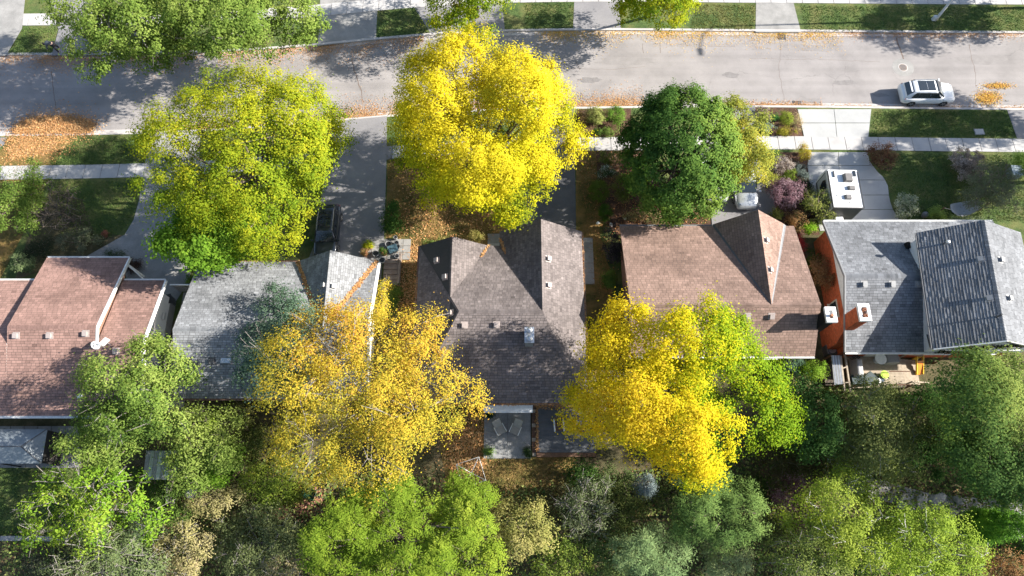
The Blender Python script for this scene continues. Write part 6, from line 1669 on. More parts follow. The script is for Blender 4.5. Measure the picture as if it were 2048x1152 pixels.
for s in (-1, 1):
    for yy in (-.45, .3):
        w_ = MB()
        c = Vector((s * (cw - .12), yy, .36)); n = 16; V = []
        for r, o in [(.2, -.1), (.34, -.1), (.36, 0), (.34, .1), (.2, .1)]:
            for k in range(n): V.append(c + Vector((o, r * math.cos(2 * math.pi * k / n), r * math.sin(2 * math.pi * k / n))))
        w_.add(V, [(i * n + k, (i + 1) * n + k, (i + 1) * n + (k + 1) % n, i * n + (k + 1) % n) for i in range(4) for k in range(n)] + [tuple(range(n)), tuple(range(4 * n, 5 * n))])
        w_.build('wheel', M_TYRE, cm, False)
hb = MB().tube([(-.5, cl, .5), (0, cl + .9, .5)], .05, 6).tube([(.5, cl, .5), (0, cl + .9, .5)], .05, 6)
hb.box(-.42, -.02, cl + .15, cl + .5, .52, .95); hb.tube([(0, cl + .85, G - .1), (0, cl + .85, .9)], .035, 6)
hb.build('drawbar', M_CAMPG, cm, False)
MB().lathe([(.3, 0), (.33, .05), (.33, .2), (.3, .25)], (-.1, -cl - .18, 1.0), 18).build('spare_wheel_cover', M_WHITE, cm, False).rotation_euler = (0, 0, 0)

# ================================================================ STREET FURNITURE
p = at(1870, 41, G)
lp = thing('street_lamp', 'grey street lamp post on the far verge', 'street lamp', p)
M_POLE = plain('lamp_pole_grey', (0.52, 0.53, 0.53), .55)
MB().lathe([(.13, 0), (.13, .9), (.11, .95), (.09, 6), (.05, 12.4)], seg=12).build('pole', M_POLE, lp, False, smooth=True)
MB().box(-.38, -.06, -.14, .16, .05, .55).build('control_box', M_POLE, lp, False, bevel=.05)
MB().tube([(0, 0, 12.3), (0, -.8, 12.8), (0, -2.4, 13.0)], [.06, .05, .045], 8).build('arm', M_POLE, lp, False)
MB().hexa([(-.16, -3.1, 12.92), (.16, -3.1, 12.92), (.18, -2.3, 12.92), (-.18, -2.3, 12.92)], [(-.1, -3.05, 13.04), (.1, -3.05, 13.04), (.14, -2.3, 13.12), (-.14, -2.3, 13.12)]).build('lamp_head', M_POLE, lp, False, bevel=.03)
p = at(1958, 264, G)
uc = thing('utility_cover', 'small flat grey utility cover set in the grass verge', 'cover', p, .04)
MB().box(-.36, .36, -.24, .24, 0, .07).build('lid', M_CONC, uc, False, bevel=.01)
MB().box(-.42, .42, -.30, .30, -.02, .05).build('frame', M_CONC_OLD, uc, False)
p = at(2022, 350, G)
ub_ = thing('utility_box', 'teal-grey square utility box at the edge of the shady lawn', 'box', p, -.05)
MB().box(-.42, .42, -.42, .42, 0, .75).build('cabinet', plain('teal_grey_metal', (.16, .20, .22), .45), ub_, False, bevel=.03)
MB().box(-.46, .46, -.46, .46, .75, .81).build('lid', plain('teal_grey_lid_lit', (.24, .29, .31), .4), ub_, False, bevel=.02)  # lid paler than the cabinet: light from above put into its colour
p = at(1846, 433, G)
gb = thing('garden_globe', 'grey stone ball ornament between the white-flowered bush and round shrub', 'ornament', p)
MB().lathe([(.26 * math.sin(math.pi * k / 10) + .001, .32 - .26 * math.cos(math.pi * k / 10)) for k in range(11)], seg=18).build('ball', M_CONC_OLD, gb, False, smooth=True)
MB().lathe([(.18, 0), (.16, .08)], seg=14).build('base', M_CONC_OLD, gb, False)
# hammock
M_HAM = plain('hammock_canvas', (.36, .36, .35), .85)
p0, p1 = at(1902, 419, 1.0), at(1957, 409, 1.35)
hm = thing('hammock', 'pale canvas hammock slung low over the shady lawn', 'hammock', ((p0.x + p1.x) / 2, (p0.y + p1.y) / 2, G))
V, F = [], []
nx, ny = 14, 5
side = Vector((-(p1.y - p0.y), p1.x - p0.x, 0)).normalized()
for i in range(nx + 1):
    f = i / nx
    q = p0.lerp(p1, f); q.z = 1.0 + .35 * f - .55 * math.sin(math.pi * f)
    w = .12 + .5 * math.sin(math.pi * (0.12 + .76 * f)) ** .7
    for j in range(ny + 1):
        s = (j / ny - .5) * 2
        V.append(q + side * w * s + Vector((0, 0, .16 * s * s)))
for i in range(nx):
    for j in range(ny): F.append((i * 6 + j, (i + 1) * 6 + j, (i + 1) * 6 + j + 1, i * 6 + j + 1))
o = MB().add(V, F).build('cloth', M_HAM, hm, smooth=True)
o.modifiers.new('thick', 'SOLIDIFY').thickness = .02
d = (p1 - p0).normalized()
for q, s in ((p0, -1), (p1, 1)):
    e = q + d * s * .9; e.z = 1.5
    MB().tube([q + Vector((0, 0, 0)), e], .02, 5).build('rope', M_CREAM, hm)
    MB().tube([(e.x, e.y, G), (e.x, e.y, 1.6)], .045, 8).build('post', M_BROWNWOOD, hm)

# ================================================================ PERSON stooping on the far verge
def skin(name, verts, edges, radii, mat, parent, sub=2):
    me = bpy.data.meshes.new(name)
    me.from_pydata(verts, edges, [])
    o = bpy.data.objects.new(name, me); COL.objects.link(o)
    o.modifiers.new('skin', 'SKIN')
    me.skin_vertices or None
    bpy.context.view_layer.update()
    if not me.skin_vertices:
        me.skin_vertices.new() if hasattr(me.skin_vertices, 'new') else None
    lay = me.skin_vertices[0].data if me.skin_vertices else None
    if lay:
        for i, r in enumerate(radii): lay[i].radius = (r, r) if not isinstance(r, tuple) else r
        lay[0].use_root = True
    ss = o.modifiers.new('sub', 'SUBSURF'); ss.levels = ss.render_levels = sub
    me.materials.append(mat)
    adopt(o, parent, False)
    return o
p = at(117, 102, G)
ps = thing('person', 'person in grey top and dark trousers stooping at the verge edge', 'person', p, .15)
M_SKINC = plain('skin', (.48, .30, .22), .6); M_TOP = plain('grey_cotton', (.075, .085, .095), .9); M_TROU = plain('dark_cotton', (.02, .02, .023), .9); M_HAIR = plain('dark_hair', (.035, .025, .02), .6)
# stooping forward towards -x, feet apart in y
skin('body', [(0, 0, .92), (-.18, 0, 1.08), (-.36, 0, 1.14), (-.5, 0, 1.10), (-.58, 0, 1.05), (-.66, 0, 1.0), (-.72, 0, .95),
              (-.4, .18, 1.10), (-.47, .24, .82), (-.60, .20, .60), (-.64, .18, .50), (-.4, -.18, 1.10), (-.47, -.24, .82), (-.60, -.20, .60), (-.64, -.18, .50),
              (.02, .11, .88), (.06, .2, .5), (.10, .22, .08), (.0, .24, .04), (.02, -.11, .88), (.06, -.2, .5), (.10, -.22, .08), (.0, -.24, .04)],
     [(0, 1), (1, 2), (2, 3), (3, 4), (4, 5), (5, 6), (2, 7), (7, 8), (8, 9), (9, 10), (2, 11), (11, 12), (12, 13), (13, 14), (0, 15), (15, 16), (16, 17), (17, 18), (0, 19), (19, 20), (20, 21), (21, 22)],
     [.15, .14, .15, .06, .09, .10, .07, .06, .045, .036, .04, .06, .045, .036, .04, .085, .06, .045, .035, .085, .06, .045, .035], M_SKINC, ps)
skin('jumper', [(.0, 0, .98), (-.18, 0, 1.09), (-.36, 0, 1.15), (-.46, 0, 1.13), (-.4, .19, 1.10), (-.47, .25, .82), (-.58, .21, .63), (-.4, -.19, 1.10), (-.47, -.25, .82), (-.58, -.21, .63)],
     [(0, 1), (1, 2), (2, 3), (2, 4), (4, 5), (5, 6), (2, 7), (7, 8), (8, 9)], [(.18, .17), (.18, .16), (.2, .17), .1, .1, .075, .06, .1, .075, .06], M_TOP, ps)
skin('trousers', [(.03, 0, .92), (.02, .12, .86), (.07, .21, .5), (.11, .23, .12), (.02, -.12, .86), (.07, -.21, .5), (.11, -.23, .12)], [(0, 1), (1, 2), (2, 3), (0, 4), (4, 5), (5, 6)], [.18, .13, .09, .07, .13, .09, .07], M_TROU, ps)
MB().lathe([(.11 * math.sin(math.pi * k / 8) + .001, .11 - .12 * math.cos(math.pi * k / 8)) for k in range(9)], (-.64, 0, .97), 12).build('hair', M_HAIR, ps, False, smooth=True)

# ================================================================ GARDENS OF THE WHITE HOUSE
pb = thing('patio', 'grey paved patio under the gazebo', 'patio', at(60, 900, G)); pb['kind'] = 'structure'; del pb['category']
P0, P1, P2, P3 = at(-60, 852, G), at(158, 852, G), at(163, 936, G), at(-60, 936, G)
nx, ny = 8, 4
for i in range(nx):
    for j in range(ny):
        def bl(f, g): return P0.lerp(P1, f).lerp(P3.lerp(P2, f), g)
        q = [bl(i / nx + .003, j / ny + .005), bl(i / nx + .003, (j + 1) / ny - .005), bl((i + 1) / nx - .003, (j + 1) / ny - .005), bl((i + 1) / nx - .003, j / ny + .005)]
        MB().prism([(a.x, a.y) for a in q], G - .02, G + .05 + random.uniform(-.004, .006)).build('paving_slab', M_CONC_OLD, pb)
gz = 2.2
ga, gbq, gc, gd = at(-75, 858, gz), at(95, 858, gz), at(83, 927, gz), at(-75, 927, gz)
apx, apx2 = at(42, 893, 3.0), at(-40, 893, 3.0)
gzb = thing('gazebo', 'gazebo with grey hipped canopy and dark mesh side', 'gazebo', (apx.x - 1.4, apx.y, G))
M_CANO = plain('grey_canopy', (.20, .225, .24), .55); M_MESH = plain('dark_mesh', (.03, .028, .027), .9)
cn = MB()
cn.add([ga, gbq, gc, gd, apx, apx2], [(4, 1, 0, 5), (4, 2, 1), (5, 3, 2, 4), (5, 0, 3)])
cno = cn.build('canopy', M_CANO, gzb); cno.modifiers.new('thick', 'SOLIDIFY').thickness = .04
for a, b in ((apx, gbq), (apx, gc), (apx, apx2)):
    MB().tube([Vector(a) + Vector((0, 0, .03)), Vector(b) + Vector((0, 0, .03))], .035, 6).build('seam_rib', M_DKGREY, gzb)
i1, i2 = gbq.lerp(gc, .04), gc.lerp(gbq, .04)
for q in (i1, i2, ga.lerp(gd, .04), gd.lerp(ga, .04), ga.lerp(gbq, .5), gd.lerp(gc, .5)):
    MB().box(q.x - .14, q.x - .06, q.y - .04, q.y + .04, G + .04, gz - .04).build('post', M_BLACK, gzb)
MB().hexa([(i1.x - .06, i1.y, G + .06), (i2.x - .06, i2.y, G + .06), (i2.x - .04, i2.y, G + .06), (i1.x - .04, i1.y, G + .06)], [(i1.x - .06, i1.y, gz - .05), (i2.x - .06, i2.y, gz - .05), (i2.x - .04, i2.y, gz - .05), (i1.x - .04, i1.y, gz - .05)]).build('mesh_curtain', M_MESH, gzb)
# low retaining wall at the end of the back lawn
rw = thing('retaining_wall', 'low grey concrete wall at the end of the back lawn', 'wall', at(40, 1080, G))
P0, P1 = at(-80, 1076, G), at(140, 1078, G)
for k in range(5):
    a, b = P0.lerp(P1, k / 5 + .003), P0.lerp(P1, (k + 1) / 5 - .003)
    MB().box(a.x, b.x, a.y - .16, a.y + .16, G - .05, G + .42).build('block', M_CONC_OLD, rw, bevel=.015)
# side path between the two houses
sp_ = thing('side_path', 'concrete slab path between the white and grey houses', 'path', at(360, 690, G)); sp_['kind'] = 'structure'; del sp_['category']
y0 = at(360, 585, G).y
for k in range(11):
    yy = y0 - k * .93
    MB().box(-25.55, -24.05, yy - .9, yy - .02, G - .02, G + .05 + .008 * (k % 3)).build('slab', M_CONC_OLD, sp_)
bn = thing('storage_bin', 'dark grey lidded bin at the front corner of the white house', 'bin', at(345, 607, G), .25)
MB().hexa([(-.26, -.28, 0), (.26, -.28, 0), (.26, .28, 0), (-.26, .28, 0)], [(-.32, -.34, .95), (.32, -.34, .95), (.32, .34, .95), (-.32, .34, .95)]).build('body', M_DKGREY, bn, False, bevel=.02)
MB().box(-.35, .35, -.38, .38, .95, 1.02).build('lid', M_BLACK, bn, False, bevel=.02)
gt = thing('side_gate', 'white-topped side gate closing the path beside the white house', 'gate', at(356, 590, G))
a = at(356, 583, G)
for k in range(9):
    MB().box(-25.9 + k * .17, -25.76 + k * .17, a.y - .03, a.y + .03, G + .06, 1.55).build('slat', M_VENT, gt)
MB().box(-25.95, -24.3, a.y - .05, a.y + .05, 1.55, 1.62).build('rail', M_WHITE, gt)
# shed and its fence
sh_ = thing('garden_shed', 'small grey-roofed shed under the olive trees', 'shed', at(322, 938, G))
a = at(322, 930, 2.2)
MB().box(a.x - 1.0, a.x + 1.0, a.y - .75, a.y + .75, G, 2.0).build('wall', M_CONC_OLD, sh_)
for k in range(8):
    x = a.x - 1.15 + k * .288
    MB().hexa([(x, a.y - .95, 2.0), (x + .27, a.y - .95, 2.0), (x + .27, a.y + .95, 2.2), (x, a.y + .95, 2.2)], [(x, a.y - .95, 2.05), (x + .27, a.y - .95, 2.05), (x + .27, a.y + .95, 2.25), (x, a.y + .95, 2.25)]).build('roof_sheet', M_STEEL if k % 2 else M_VENT, sh_)
MB().box(a.x - .4, a.x + .4, a.y - .8, a.y - .75, G + .02, 1.85).build('door', M_GREYFASCIA, sh_)
fe = thing('timber_fence', 'narrow grey timber fence running back from the shed', 'fence', at(352, 975, G))
a, b = at(351, 945, G), at(351, 1010, G)
for k in range(16):
    q = a.lerp(b, k / 16)
    MB().box(q.x - .02, q.x + .02, q.y - .1, q.y + .08, G, 1.5 + random.uniform(-.04, .04)).build('board', M_CONC_OLD, fe)
MB().box(a.x - .06, a.x - .02, b.y, a.y + .1, 1.25, 1.33).build('rail', M_CONC_OLD, fe)
def rock(label, u, v, sx, sy, sz, mat=M_STONE, name='rock', group=None, seed=1):
    rr = random.Random(seed)
    bm = bmesh.new()
    bmesh.ops.create_icosphere(bm, subdivisions=2, radius=1.0)
    for q in bm.verts:
        f = 1 + rr.uniform(-.18, .18)
        q.co = Vector((q.co.x * sx * f, q.co.y * sy * f, max(-.3, min(.62, q.co.z)) * sz * (1 + rr.uniform(-.08, .08))))
    me = bpy.data.meshes.new(name); bm.to_mesh(me); bm.free(); me.materials.append(mat)
    o = bpy.data.objects.new(name, me); COL.objects.link(o)
    o.location = at(u, v, G + sz * .2); o.rotation_euler = (0, 0, rr.uniform(0, 3))
    return tag(o, label, 'rock', group)
SL = 'flat rocks beside the stone path'
for i, (u, v, sx, sy, lab) in enumerate(((1806, 1001, .62, .36, 'pale flat rock nearest the light green crown by the path'), (1843, 1002, .68, .42, 'broad pale flat rock in the middle of the path edge'), (1875, 997, .66, .38, 'tilted grey rock casting a dark shadow on the path'), (1917, 1001, .4, .3, 'small pale rock beside the big dark tree edge'), (1818, 1022, .4, .22, 'thin slab rock lying below the others'))):
    rock(lab.replace('nearest', 'next to'), u, v, sx, sy, .32, group=SL, seed=i + 3)
rock('white boulder beside the tan shrub', 383, 987, .38, .34, .4, M_WHITE, seed=11)
for i, (u, v, lab) in enumerate(((1196, 446, 'white stone at the foot of the smaller clipped shrub'), (1222, 449, 'white stone in the bed behind the smaller clipped shrub'), (1250, 437, 'pale stone at the dark dome tree side of the bed'))):
    rock(lab, u, v, .16, .12, .16, M_WHITE, 'garden_stone', 'white stones in the side garden', 20 + i)
# wheelbarrow with tub
wb = thing('wheelbarrow', 'green and red wheelbarrow beneath the golden tree', 'wheelbarrow', at(622, 988, G), -.3)
M_GREENP = plain('green_enamel', (.03, .12, .08), .4); M_REDP = plain('red_paint', (.32, .03, .025), .45)
tr_ = MB().hexa([(-.3, -.2, .3), (.3, -.2, .3), (.3, .2, .3), (-.3, .2, .3)], [(-.45, -.34, .62), (.5, -.34, .62), (.5, .34, .62), (-.45, .34, .62)])
tr_.f.pop(1); tr_.m.pop(1)
q = tr_.build('tray', M_GREENP, wb, False); q.modifiers.new('thick', 'SOLIDIFY').thickness = .02
for s in (-.22, .22): MB().tube([(.75, s * .4, .2), (-.3, s, .3), (-1.0, s * 1.3, .55)], .022, 6).build('handle', M_REDP, wb, False)
MB().tube([(.75, -.05, .2), (.75, .05, .2)], .2, 14).build('wheel', M_TYRE, wb, False)
def pot(label, u, v, r=.24, h=.36, mat=None, fill=None, group=None, z=G, name='plant_pot', cat='pot'):
    t = thing(name, label, cat, at(u, v, z), 0, group)
    MB().lathe([(r * .72, 0), (r * .95, h * .8), (r * 1.08, h * .82), (r * 1.08, h), (r * .9, h), (r * .85, h * .82)], seg=16).build('vessel', mat or M_CONC_OLD, t, False)
    MB().lathe([(r * .86, h * .78), (r * .86, h * .84)], seg=14).build('soil', fill or M_MULCH, t, False)
    return t
pot('terracotta tub full of orange leaves beside the wheelbarrow', 638, 992, .3, .42, M_TERRA, M_REDMULCH, name='leaf_tub', cat='tub')

# ================================================================ GREY HOUSE: pots and stone steps beside the driveway
pv = thing('terrace', 'stone paved terrace between the driveway and the steps', 'terrace', at(770, 505, G)); pv['kind'] = 'structure'; del pv['category']
for i in range(5):
    for j in range(3):
        a = at(742, 520, G)
        MB().box(a.x + i * .62 + .01, a.x + i * .62 + .60, a.y + j * .6 + .01, a.y + j * .6 + .58, G + .02, G + .085).build('flagstone', M_CONC_OLD, pv)
stp = thing('garden_steps', 'brown stone steps going down beside the grey house', 'steps', at(785, 540, G)); 
a = at(770, 522, G)
for k in range(5):
    MB().box(a.x, a.x + 1.15, a.y - .42 * (k + 1) + .02, a.y - .42 * k, G - .05, G + .50 - .09 * k).build('step', M_STEP, stp, bevel=.02)
MB().box(a.x + 1.18, a.x + 1.32, a.y - 2.1, a.y + .5, G - .05, G + .55).build('side_wall', M_STEP, stp)
PG = 'empty pots on the terrace'
for u, v, r, z, lab in ((778, 491, .24, G + .08, 'large dark empty pot in the middle of the terrace'), (794, 489, .2, G + .08, 'upper of the twin round pots along the terrace wall'), (796, 496, .2, G + .08, 'lower of the twin round pots along the terrace wall'),
                        (753, 510, .25, G + .08, 'dark empty pot at the gable corner of the terrace'), (795, 515, .17, G + .55, 'small round pot on the wall of the stone steps'), (765, 523, .24, G + .55, 'dark pot on the top stone step by the house wall'), (792, 478, .15, G + .08, 'smallest round pot at the driveway end of the terrace')):
    pot(lab, u, v, r, .34, M_VENT, M_BLACK, PG, z)
M_TEAL = plain('teal_plastic', (.06, .11, .14), .4)
tb_ = thing('storage_tub', 'blue-grey tub standing among the round pots', 'tub', at(787, 501, G + .08), .4)
MB().hexa([(-.3, -.24, 0), (.3, -.24, 0), (.3, .24, 0), (-.3, .24, 0)], [(-.36, -.3, .4), (.36, -.3, .4), (.36, .3, .4), (-.36, .3, .4)]).build('body', M_TEAL, tb_, False, bevel=.04)
MB().box(-.38, .38, -.32, .32, .4, .45).build('lid', M_TEAL, tb_, False, bevel=.02)
for lab, u, v, rx, pal in (('potted yellow-green shrub on the terrace by the driveway', 738, 490, 10, YELGRN), ('potted reddish plant at the grey gable foot', 728, 504, 9, RUST), ('small potted plant beside the terrace tub', 767, 503, 7, MIDGRN)):
    t = plant('potted_plant', lab, 'plant', u, v, .75, rx, rx * .9, .4, pal, 'potted plants on the terrace', clumps=50, cr=.13, m=22, L=.12, W=.08, limbs=0, gz=G + .09)
    t.location.z = G + .09
    pq = MB().lathe([(.16, 0), (.22, .3), (.24, .3), (.24, .34), (.2, .34)], seg=12).build('pot', M_TERRA, t, False)

# ================================================================ TAUPE HOUSE: steps, side path, patio, deck
fs = thing('front_step', 'square concrete front step between the two gables', 'step', at(987, 476, G))
MB().box(-1.95, -.75, 21.05, 22.4, G - .02, G + .18).build('slab', M_CONC, fs, bevel=.02)
MB().box(-1.95, -.75, 22.42, 23.3, G - .02, G + .06).build('lower_slab', M_CONC_OLD, fs, bevel=.02)
sp2 = thing('side_path', 'concrete slab path along the taupe house', 'path', at(1180, 530, G)); sp2['kind'] = 'structure'; del sp2['category']
yy = at(1180, 476, G).y
for k in range(4):
    ln = (1.25, .95, .8, 1.0)[k]
    MB().box(5.62, 6.45, yy - ln + .03, yy, G - .02, G + .05 + .01 * (k % 2)).build('slab', M_CONC_OLD, sp2); yy -= ln
pa = thing('patio', 'weathered concrete patio with two lounge chairs', 'patio', at(1016, 866, G)); pa['kind'] = 'structure'; del pa['category']
A, B = at(969, 809, G), at(1062, 917, G)
mx, my = (A.x + B.x) / 2, (A.y + B.y) / 2
M_PATIO = surface('stained_concrete', [(0.3, (0.17, 0.17, 0.172)), (0.5, (.24, .24, .24)), (0.7, (0.30, 0.30, 0.295))], 1.0, 14, 0.22, .92, .3, .006)
for x0, x1 in ((A.x, mx - .006), (mx + .006, B.x)):
    for y0_, y1_ in ((B.y, my - .006), (my + .006, A.y)):
        MB().box(x0, x1, y0_, y1_, G - .02, G + .09).build('concrete_panel', M_PATIO, pa, bevel=.01)
M_SLING = plain('taupe_sling_fabric', (.30, .285, .255), .85)
def lounge(label, u, v, rz):
    t = thing('lounge_chair', label, 'chair', at(u, v, G + .09), rz, 'lounge chairs on the patio')
    MB().hexa([(-.3, -.45, .34), (.3, -.45, .34), (.3, .12, .30), (-.3, .12, .30)], [(-.3, -.45, .38), (.3, -.45, .38), (.3, .12, .34), (-.3, .12, .34)]).build('seat', M_SLING, t, False)
    MB().hexa([(-.3, .12, .30), (.3, .12, .30), (.3, .62, .82), (-.3, .62, .82)], [(-.3, .09, .34), (.3, .09, .34), (.3, .58, .86), (-.3, .58, .86)]).build('backrest', M_SLING, t, False)
    for s in (-1, 1):
        MB().tube([(s * .34, -.48, .55), (s * .34, .2, .56)], .025, 6).build('armrest', M_WHITE, t, False)
        MB().tube([(s * .33, -.45, 0), (s * .33, -.47, .55)], .022, 6).build('leg', M_DKGREY, t, False)
        MB().tube([(s * .33, .35, 0), (s * .33, .2, .56)], .022, 6).build('leg', M_DKGREY, t, False)
    return t
lounge('sling lounge chair on the patio beside the golden tree edge', 999, 858, 0.5)
lounge('sling lounge chair on the patio beside the timber strip', 1032, 858, -0.42)
for lab, u, v in (('spiky green plant in the outer patio corner by the lawn', 976, 905), ('dark potted plant at the patio corner near the house', 979, 828), ('dark potted plant at the patio corner by the timber strip', 1053, 906)):
    t = plant('potted_plant', lab, 'plant', u, v, .5, 8, 8, .35, [(.04, .08, .02), (.1, .18, .04), (.24, .32, .06)] if v == 905 else [(.02, .04, .015), (.05, .08, .03)], 'potted plants on the patio', kind='needle', clumps=60, cr=.14, m=26, L=.3, W=.04, limbs=0, gz=G + .09)
    t.location.z = G + .09
    MB().lathe([(.16, 0), (.2, .28), (.22, .28), (.22, .32), (.18, .32)], seg=12).build('pot', M_DKGREY, t, False)
dk = thing('garden_deck', 'slate grey deck with brown timber border behind the taupe house', 'deck', at(1120, 865, G))
X0, X1 = at(1073, 860, G + .3).x, at(1190, 860, G + .3).x
Y0, Y1 = at(1100, 905, G + .3).y, at(1100, 812, G + .3).y
nb = int((Y1 - Y0) / .28)
for k in range(nb):
    y = Y0 + (Y1 - Y0) * k / nb
    MB().box(X0, X1, y + .004, y + (Y1 - Y0) / nb - .004, G + .24, G + .3).build('board', M_GREYDECK, dk)
MB().box(X0 - .02, X1, Y0 - .3, Y0 - .01, G + .02, G + .285).build('border_board', M_BROWNWOOD, dk)
wk = thing('timber_strip', 'brown timber step strip between patio and deck', 'walkway', at(1067, 865, G))
xa, xb = at(1063, 860, G + .15).x, X0 - .06
for k in range(14):
    y = Y0 - .25 + (Y1 - Y0 + .3) * k / 14
    MB().box(xa + .03, xb, y + .006, y + (Y1 - Y0 + .3) / 14 - .006, G - .02, G + .17).build('plank', M_BROWNWOOD if k % 4 else M_WOOD, wk)
Pq = np.column_stack([RNG.normal(X0 + .05, .06, 260), RNG.uniform(Y0, Y1, 260)])
flat_leaves('deck_leaves', None, Pq, G + .30, ORANGE, .1, dk)
Pq = np.column_stack([RNG.uniform(X0, X1, 420), RNG.normal(Y1 - .05, .12, 420)])
flat_leaves('deck_leaves', None, Pq, G + .30, ORANGE, .1, dk)
bc = thing('garden_bench', 'brown slatted chair on the slate grey deck', 'chair', at(1117, 855, G + .3), .05)
for k in range(4): MB().box(-.3, .3, -.3 + k * .16, -.17 + k * .16, .42, .45).build('seat_slat', M_BROWNWOOD, bc, False)
for k in range(4): MB().hexa([(-.3 + k * .16, .36, .45), (-.18 + k * .16, .36, .45), (-.18 + k * .16, .40, .45), (-.3 + k * .16, .40, .45)], [(-.3 + k * .16, .55, 1.0), (-.18 + k * .16, .55, 1.0), (-.18 + k * .16, .59, 1.0), (-.3 + k * .16, .59, 1.0)]).build('back_slat', M_BROWNWOOD, bc, False)
for sx in (-.33, .33):
    for sy in (-.32, .38): MB().box(sx - .03, sx + .03, sy - .03, sy + .03, 0, .62).build('leg', M_BROWNWOOD, bc, False)
    MB().box(sx - .05, sx + .05, -.38, .5, .62, .65).build('armrest', M_WHITE, bc, False)
# rotary clothes airer
ca_ = thing('clothes_airer', 'rotary clothes airer with white arms on the dry back lawn', 'clothes airer', at(945, 950, G), .9)
MB().tube([(0, 0, 0), (0, 0, 1.75)], .03, 8).build('pole', M_STEEL, ca_, False)
tips = []
for k in range(4):
    a = math.pi / 2 * k + .2
    tip = Vector((math.cos(a) * 1.15, math.sin(a) * 1.15, 1.95)); tips.append(tip)
    MB().tube([(0, 0, 1.45), tip], .024, 6).build('arm', M_WHITE, ca_, False)
for r in range(1, 8):
    f = .2 + .8 * r / 7
    c0 = Vector((0, 0, 1.45))
    mb = MB()
    for k in range(4): mb.tube([c0.lerp(tips[k], f), c0.lerp(tips[(k + 1) % 4], f)], .009 if r < 7 else .018, 4)
    mb.build('cord', M_BROWNWOOD if r < 7 else M_WHITE, ca_, False)

# ================================================================ BRICK HOUSE: deck, woodshed, clutter
wd = thing('wooden_deck', 'weathered wooden back deck of the brick house with stair rails', 'deck', at(1765, 745, G))
DZ = .55
X0, X1 = at(1694, 740, DZ).x, at(1806, 740, DZ).x
Y1, Y0 = 13.05, at(1750, 776, DZ).y
nb = 22
for k in range(nb):
    y = Y0 + (Y1 - Y0) * k / nb
    MB().box(X0, X1 + random.uniform(-.02, .02), y + .006, y + (Y1 - Y0) / nb - .006, DZ - .05, DZ + random.uniform(0, .005)).build('board', M_WOOD, wd)
MB().box(X0 + .02, X1 - .02, Y0 + .02, Y1 - .02, G, DZ - .055).build('skirt', M_BROWNWOOD, wd)
for k in range(4):
    MB().box(X1 + .05 + k * .32, X1 + .35 + k * .32, Y0 + .3, Y0 + 2.2, G, DZ - .1 - k * .11).build('stair_tread', M_WOOD, wd)
for y in (Y0 + .25, Y0 + 2.3):
    MB().hexa([(X1, y, DZ + .8), (X1 + 1.5, y, .85), (X1 + 1.5, y + .09, .85), (X1, y + .09, DZ + .8)], [(X1, y, DZ + .9), (X1 + 1.5, y, .95), (X1 + 1.5, y + .09, .95), (X1, y + .09, DZ + .9)]).build('stair_rail', M_WOOD, wd)
    for x, z in ((X1 + .04, DZ + .85), (X1 + 1.42, .9)): MB().box(x - .05, x + .05, y, y + .09, G, z).build('post', M_WOOD, wd)
for x in (X0 + .06, (X0 + X1) / 2 + .6, X1 - .06):
    MB().box(x - .05, x + .05, Y0 - .02, Y0 + .08, G, DZ + .95).build('post', M_BROWNWOOD, wd)
MB().box((X0 + X1) / 2 + .55, X1, Y0 + .0, Y0 + .07, DZ + .86, DZ + .93).build('rail', M_BROWNWOOD, wd)
MB().box((X0 + X1) / 2 + .55, X1, Y0 + 1.0, Y0 + 1.06, DZ + .86, DZ + .93).build('rail', M_BROWNWOOD, wd)
def local(name, label, cat, u, v, z, rz=0, group=None): return thing(name, label, cat, at(u, v, z), rz, group)
t = local('round_table', 'small round white table on the deck against the house', 'table', 1752, 722, DZ)
MB().lathe([(.02, .66), (.42, .66), (.43, .70), (.40, .71), (.02, .71)], seg=20).build('table_top', M_WHITE, t, False); MB().lathe([(.22, 0), (.05, .05), (.04, .66)], seg=12).build('pedestal', M_STEEL, t, False)
t = local('square_table', 'grey covered square table on the deck', 'table', 1776, 720, DZ, .05)
MB().hexa([(-.5, -.42, .05), (.5, -.42, .05), (.5, .42, .05), (-.5, .42, .05)], [(-.44, -.36, .74), (.44, -.36, .74), (.44, .36, .74), (-.44, .36, .74)]).build('cover', plain('grey_tarp', (.22, .225, .24), .7), t, False, bevel=.05)
for sx in (-.4, .4):
    for sy in (-.32, .32): MB().box(sx - .03, sx + .03, sy - .03, sy + .03, 0, .3).build('leg', M_DKGREY, t, False)
t = local('barbecue', 'grey covered barbecue at the fence side of the deck', 'barbecue', 1706, 741, DZ, 1.5)
MB().hexa([(-.75, -.32, .1), (.75, -.32, .1), (.75, .32, .1), (-.75, .32, .1)], [(-.6, -.2, 1.15), (.6, -.2, 1.15), (.6, .2, 1.15), (-.6, .2, 1.15)]).build('cover', plain('pale_grey_tarp', (.36, .365, .37), .6), t, False, bevel=.09)
for s in (-.55, .55): MB().tube([(s, -.06, .1), (s, .06, .1)], .1, 12).build('wheel', M_BLACK, t, False)
for lab, u, v, rz in (('dark teal storage box beside the barbecue', 1709, 762, .05), ('dark teal storage box turned at an angle on the deck', 1733, 760, .75)):
    t = local('storage_box', lab, 'box', u, v, DZ, rz, 'deck storage boxes')
    MB().box(-.42, .42, -.32, .32, 0, .5).build('body', plain('dark_teal', (.03, .05, .055), .45), t, False, bevel=.03); MB().box(-.45, .45, -.35, .35, .5, .57).build('lid', MATS['dark_teal'], t, False, bevel=.02)
t = local('bucket_chair', 'lime green round stool on the deck', 'stool', 1763, 752, DZ)
M_LIME = plain('lime_plastic', (.42, .60, .05), .45)
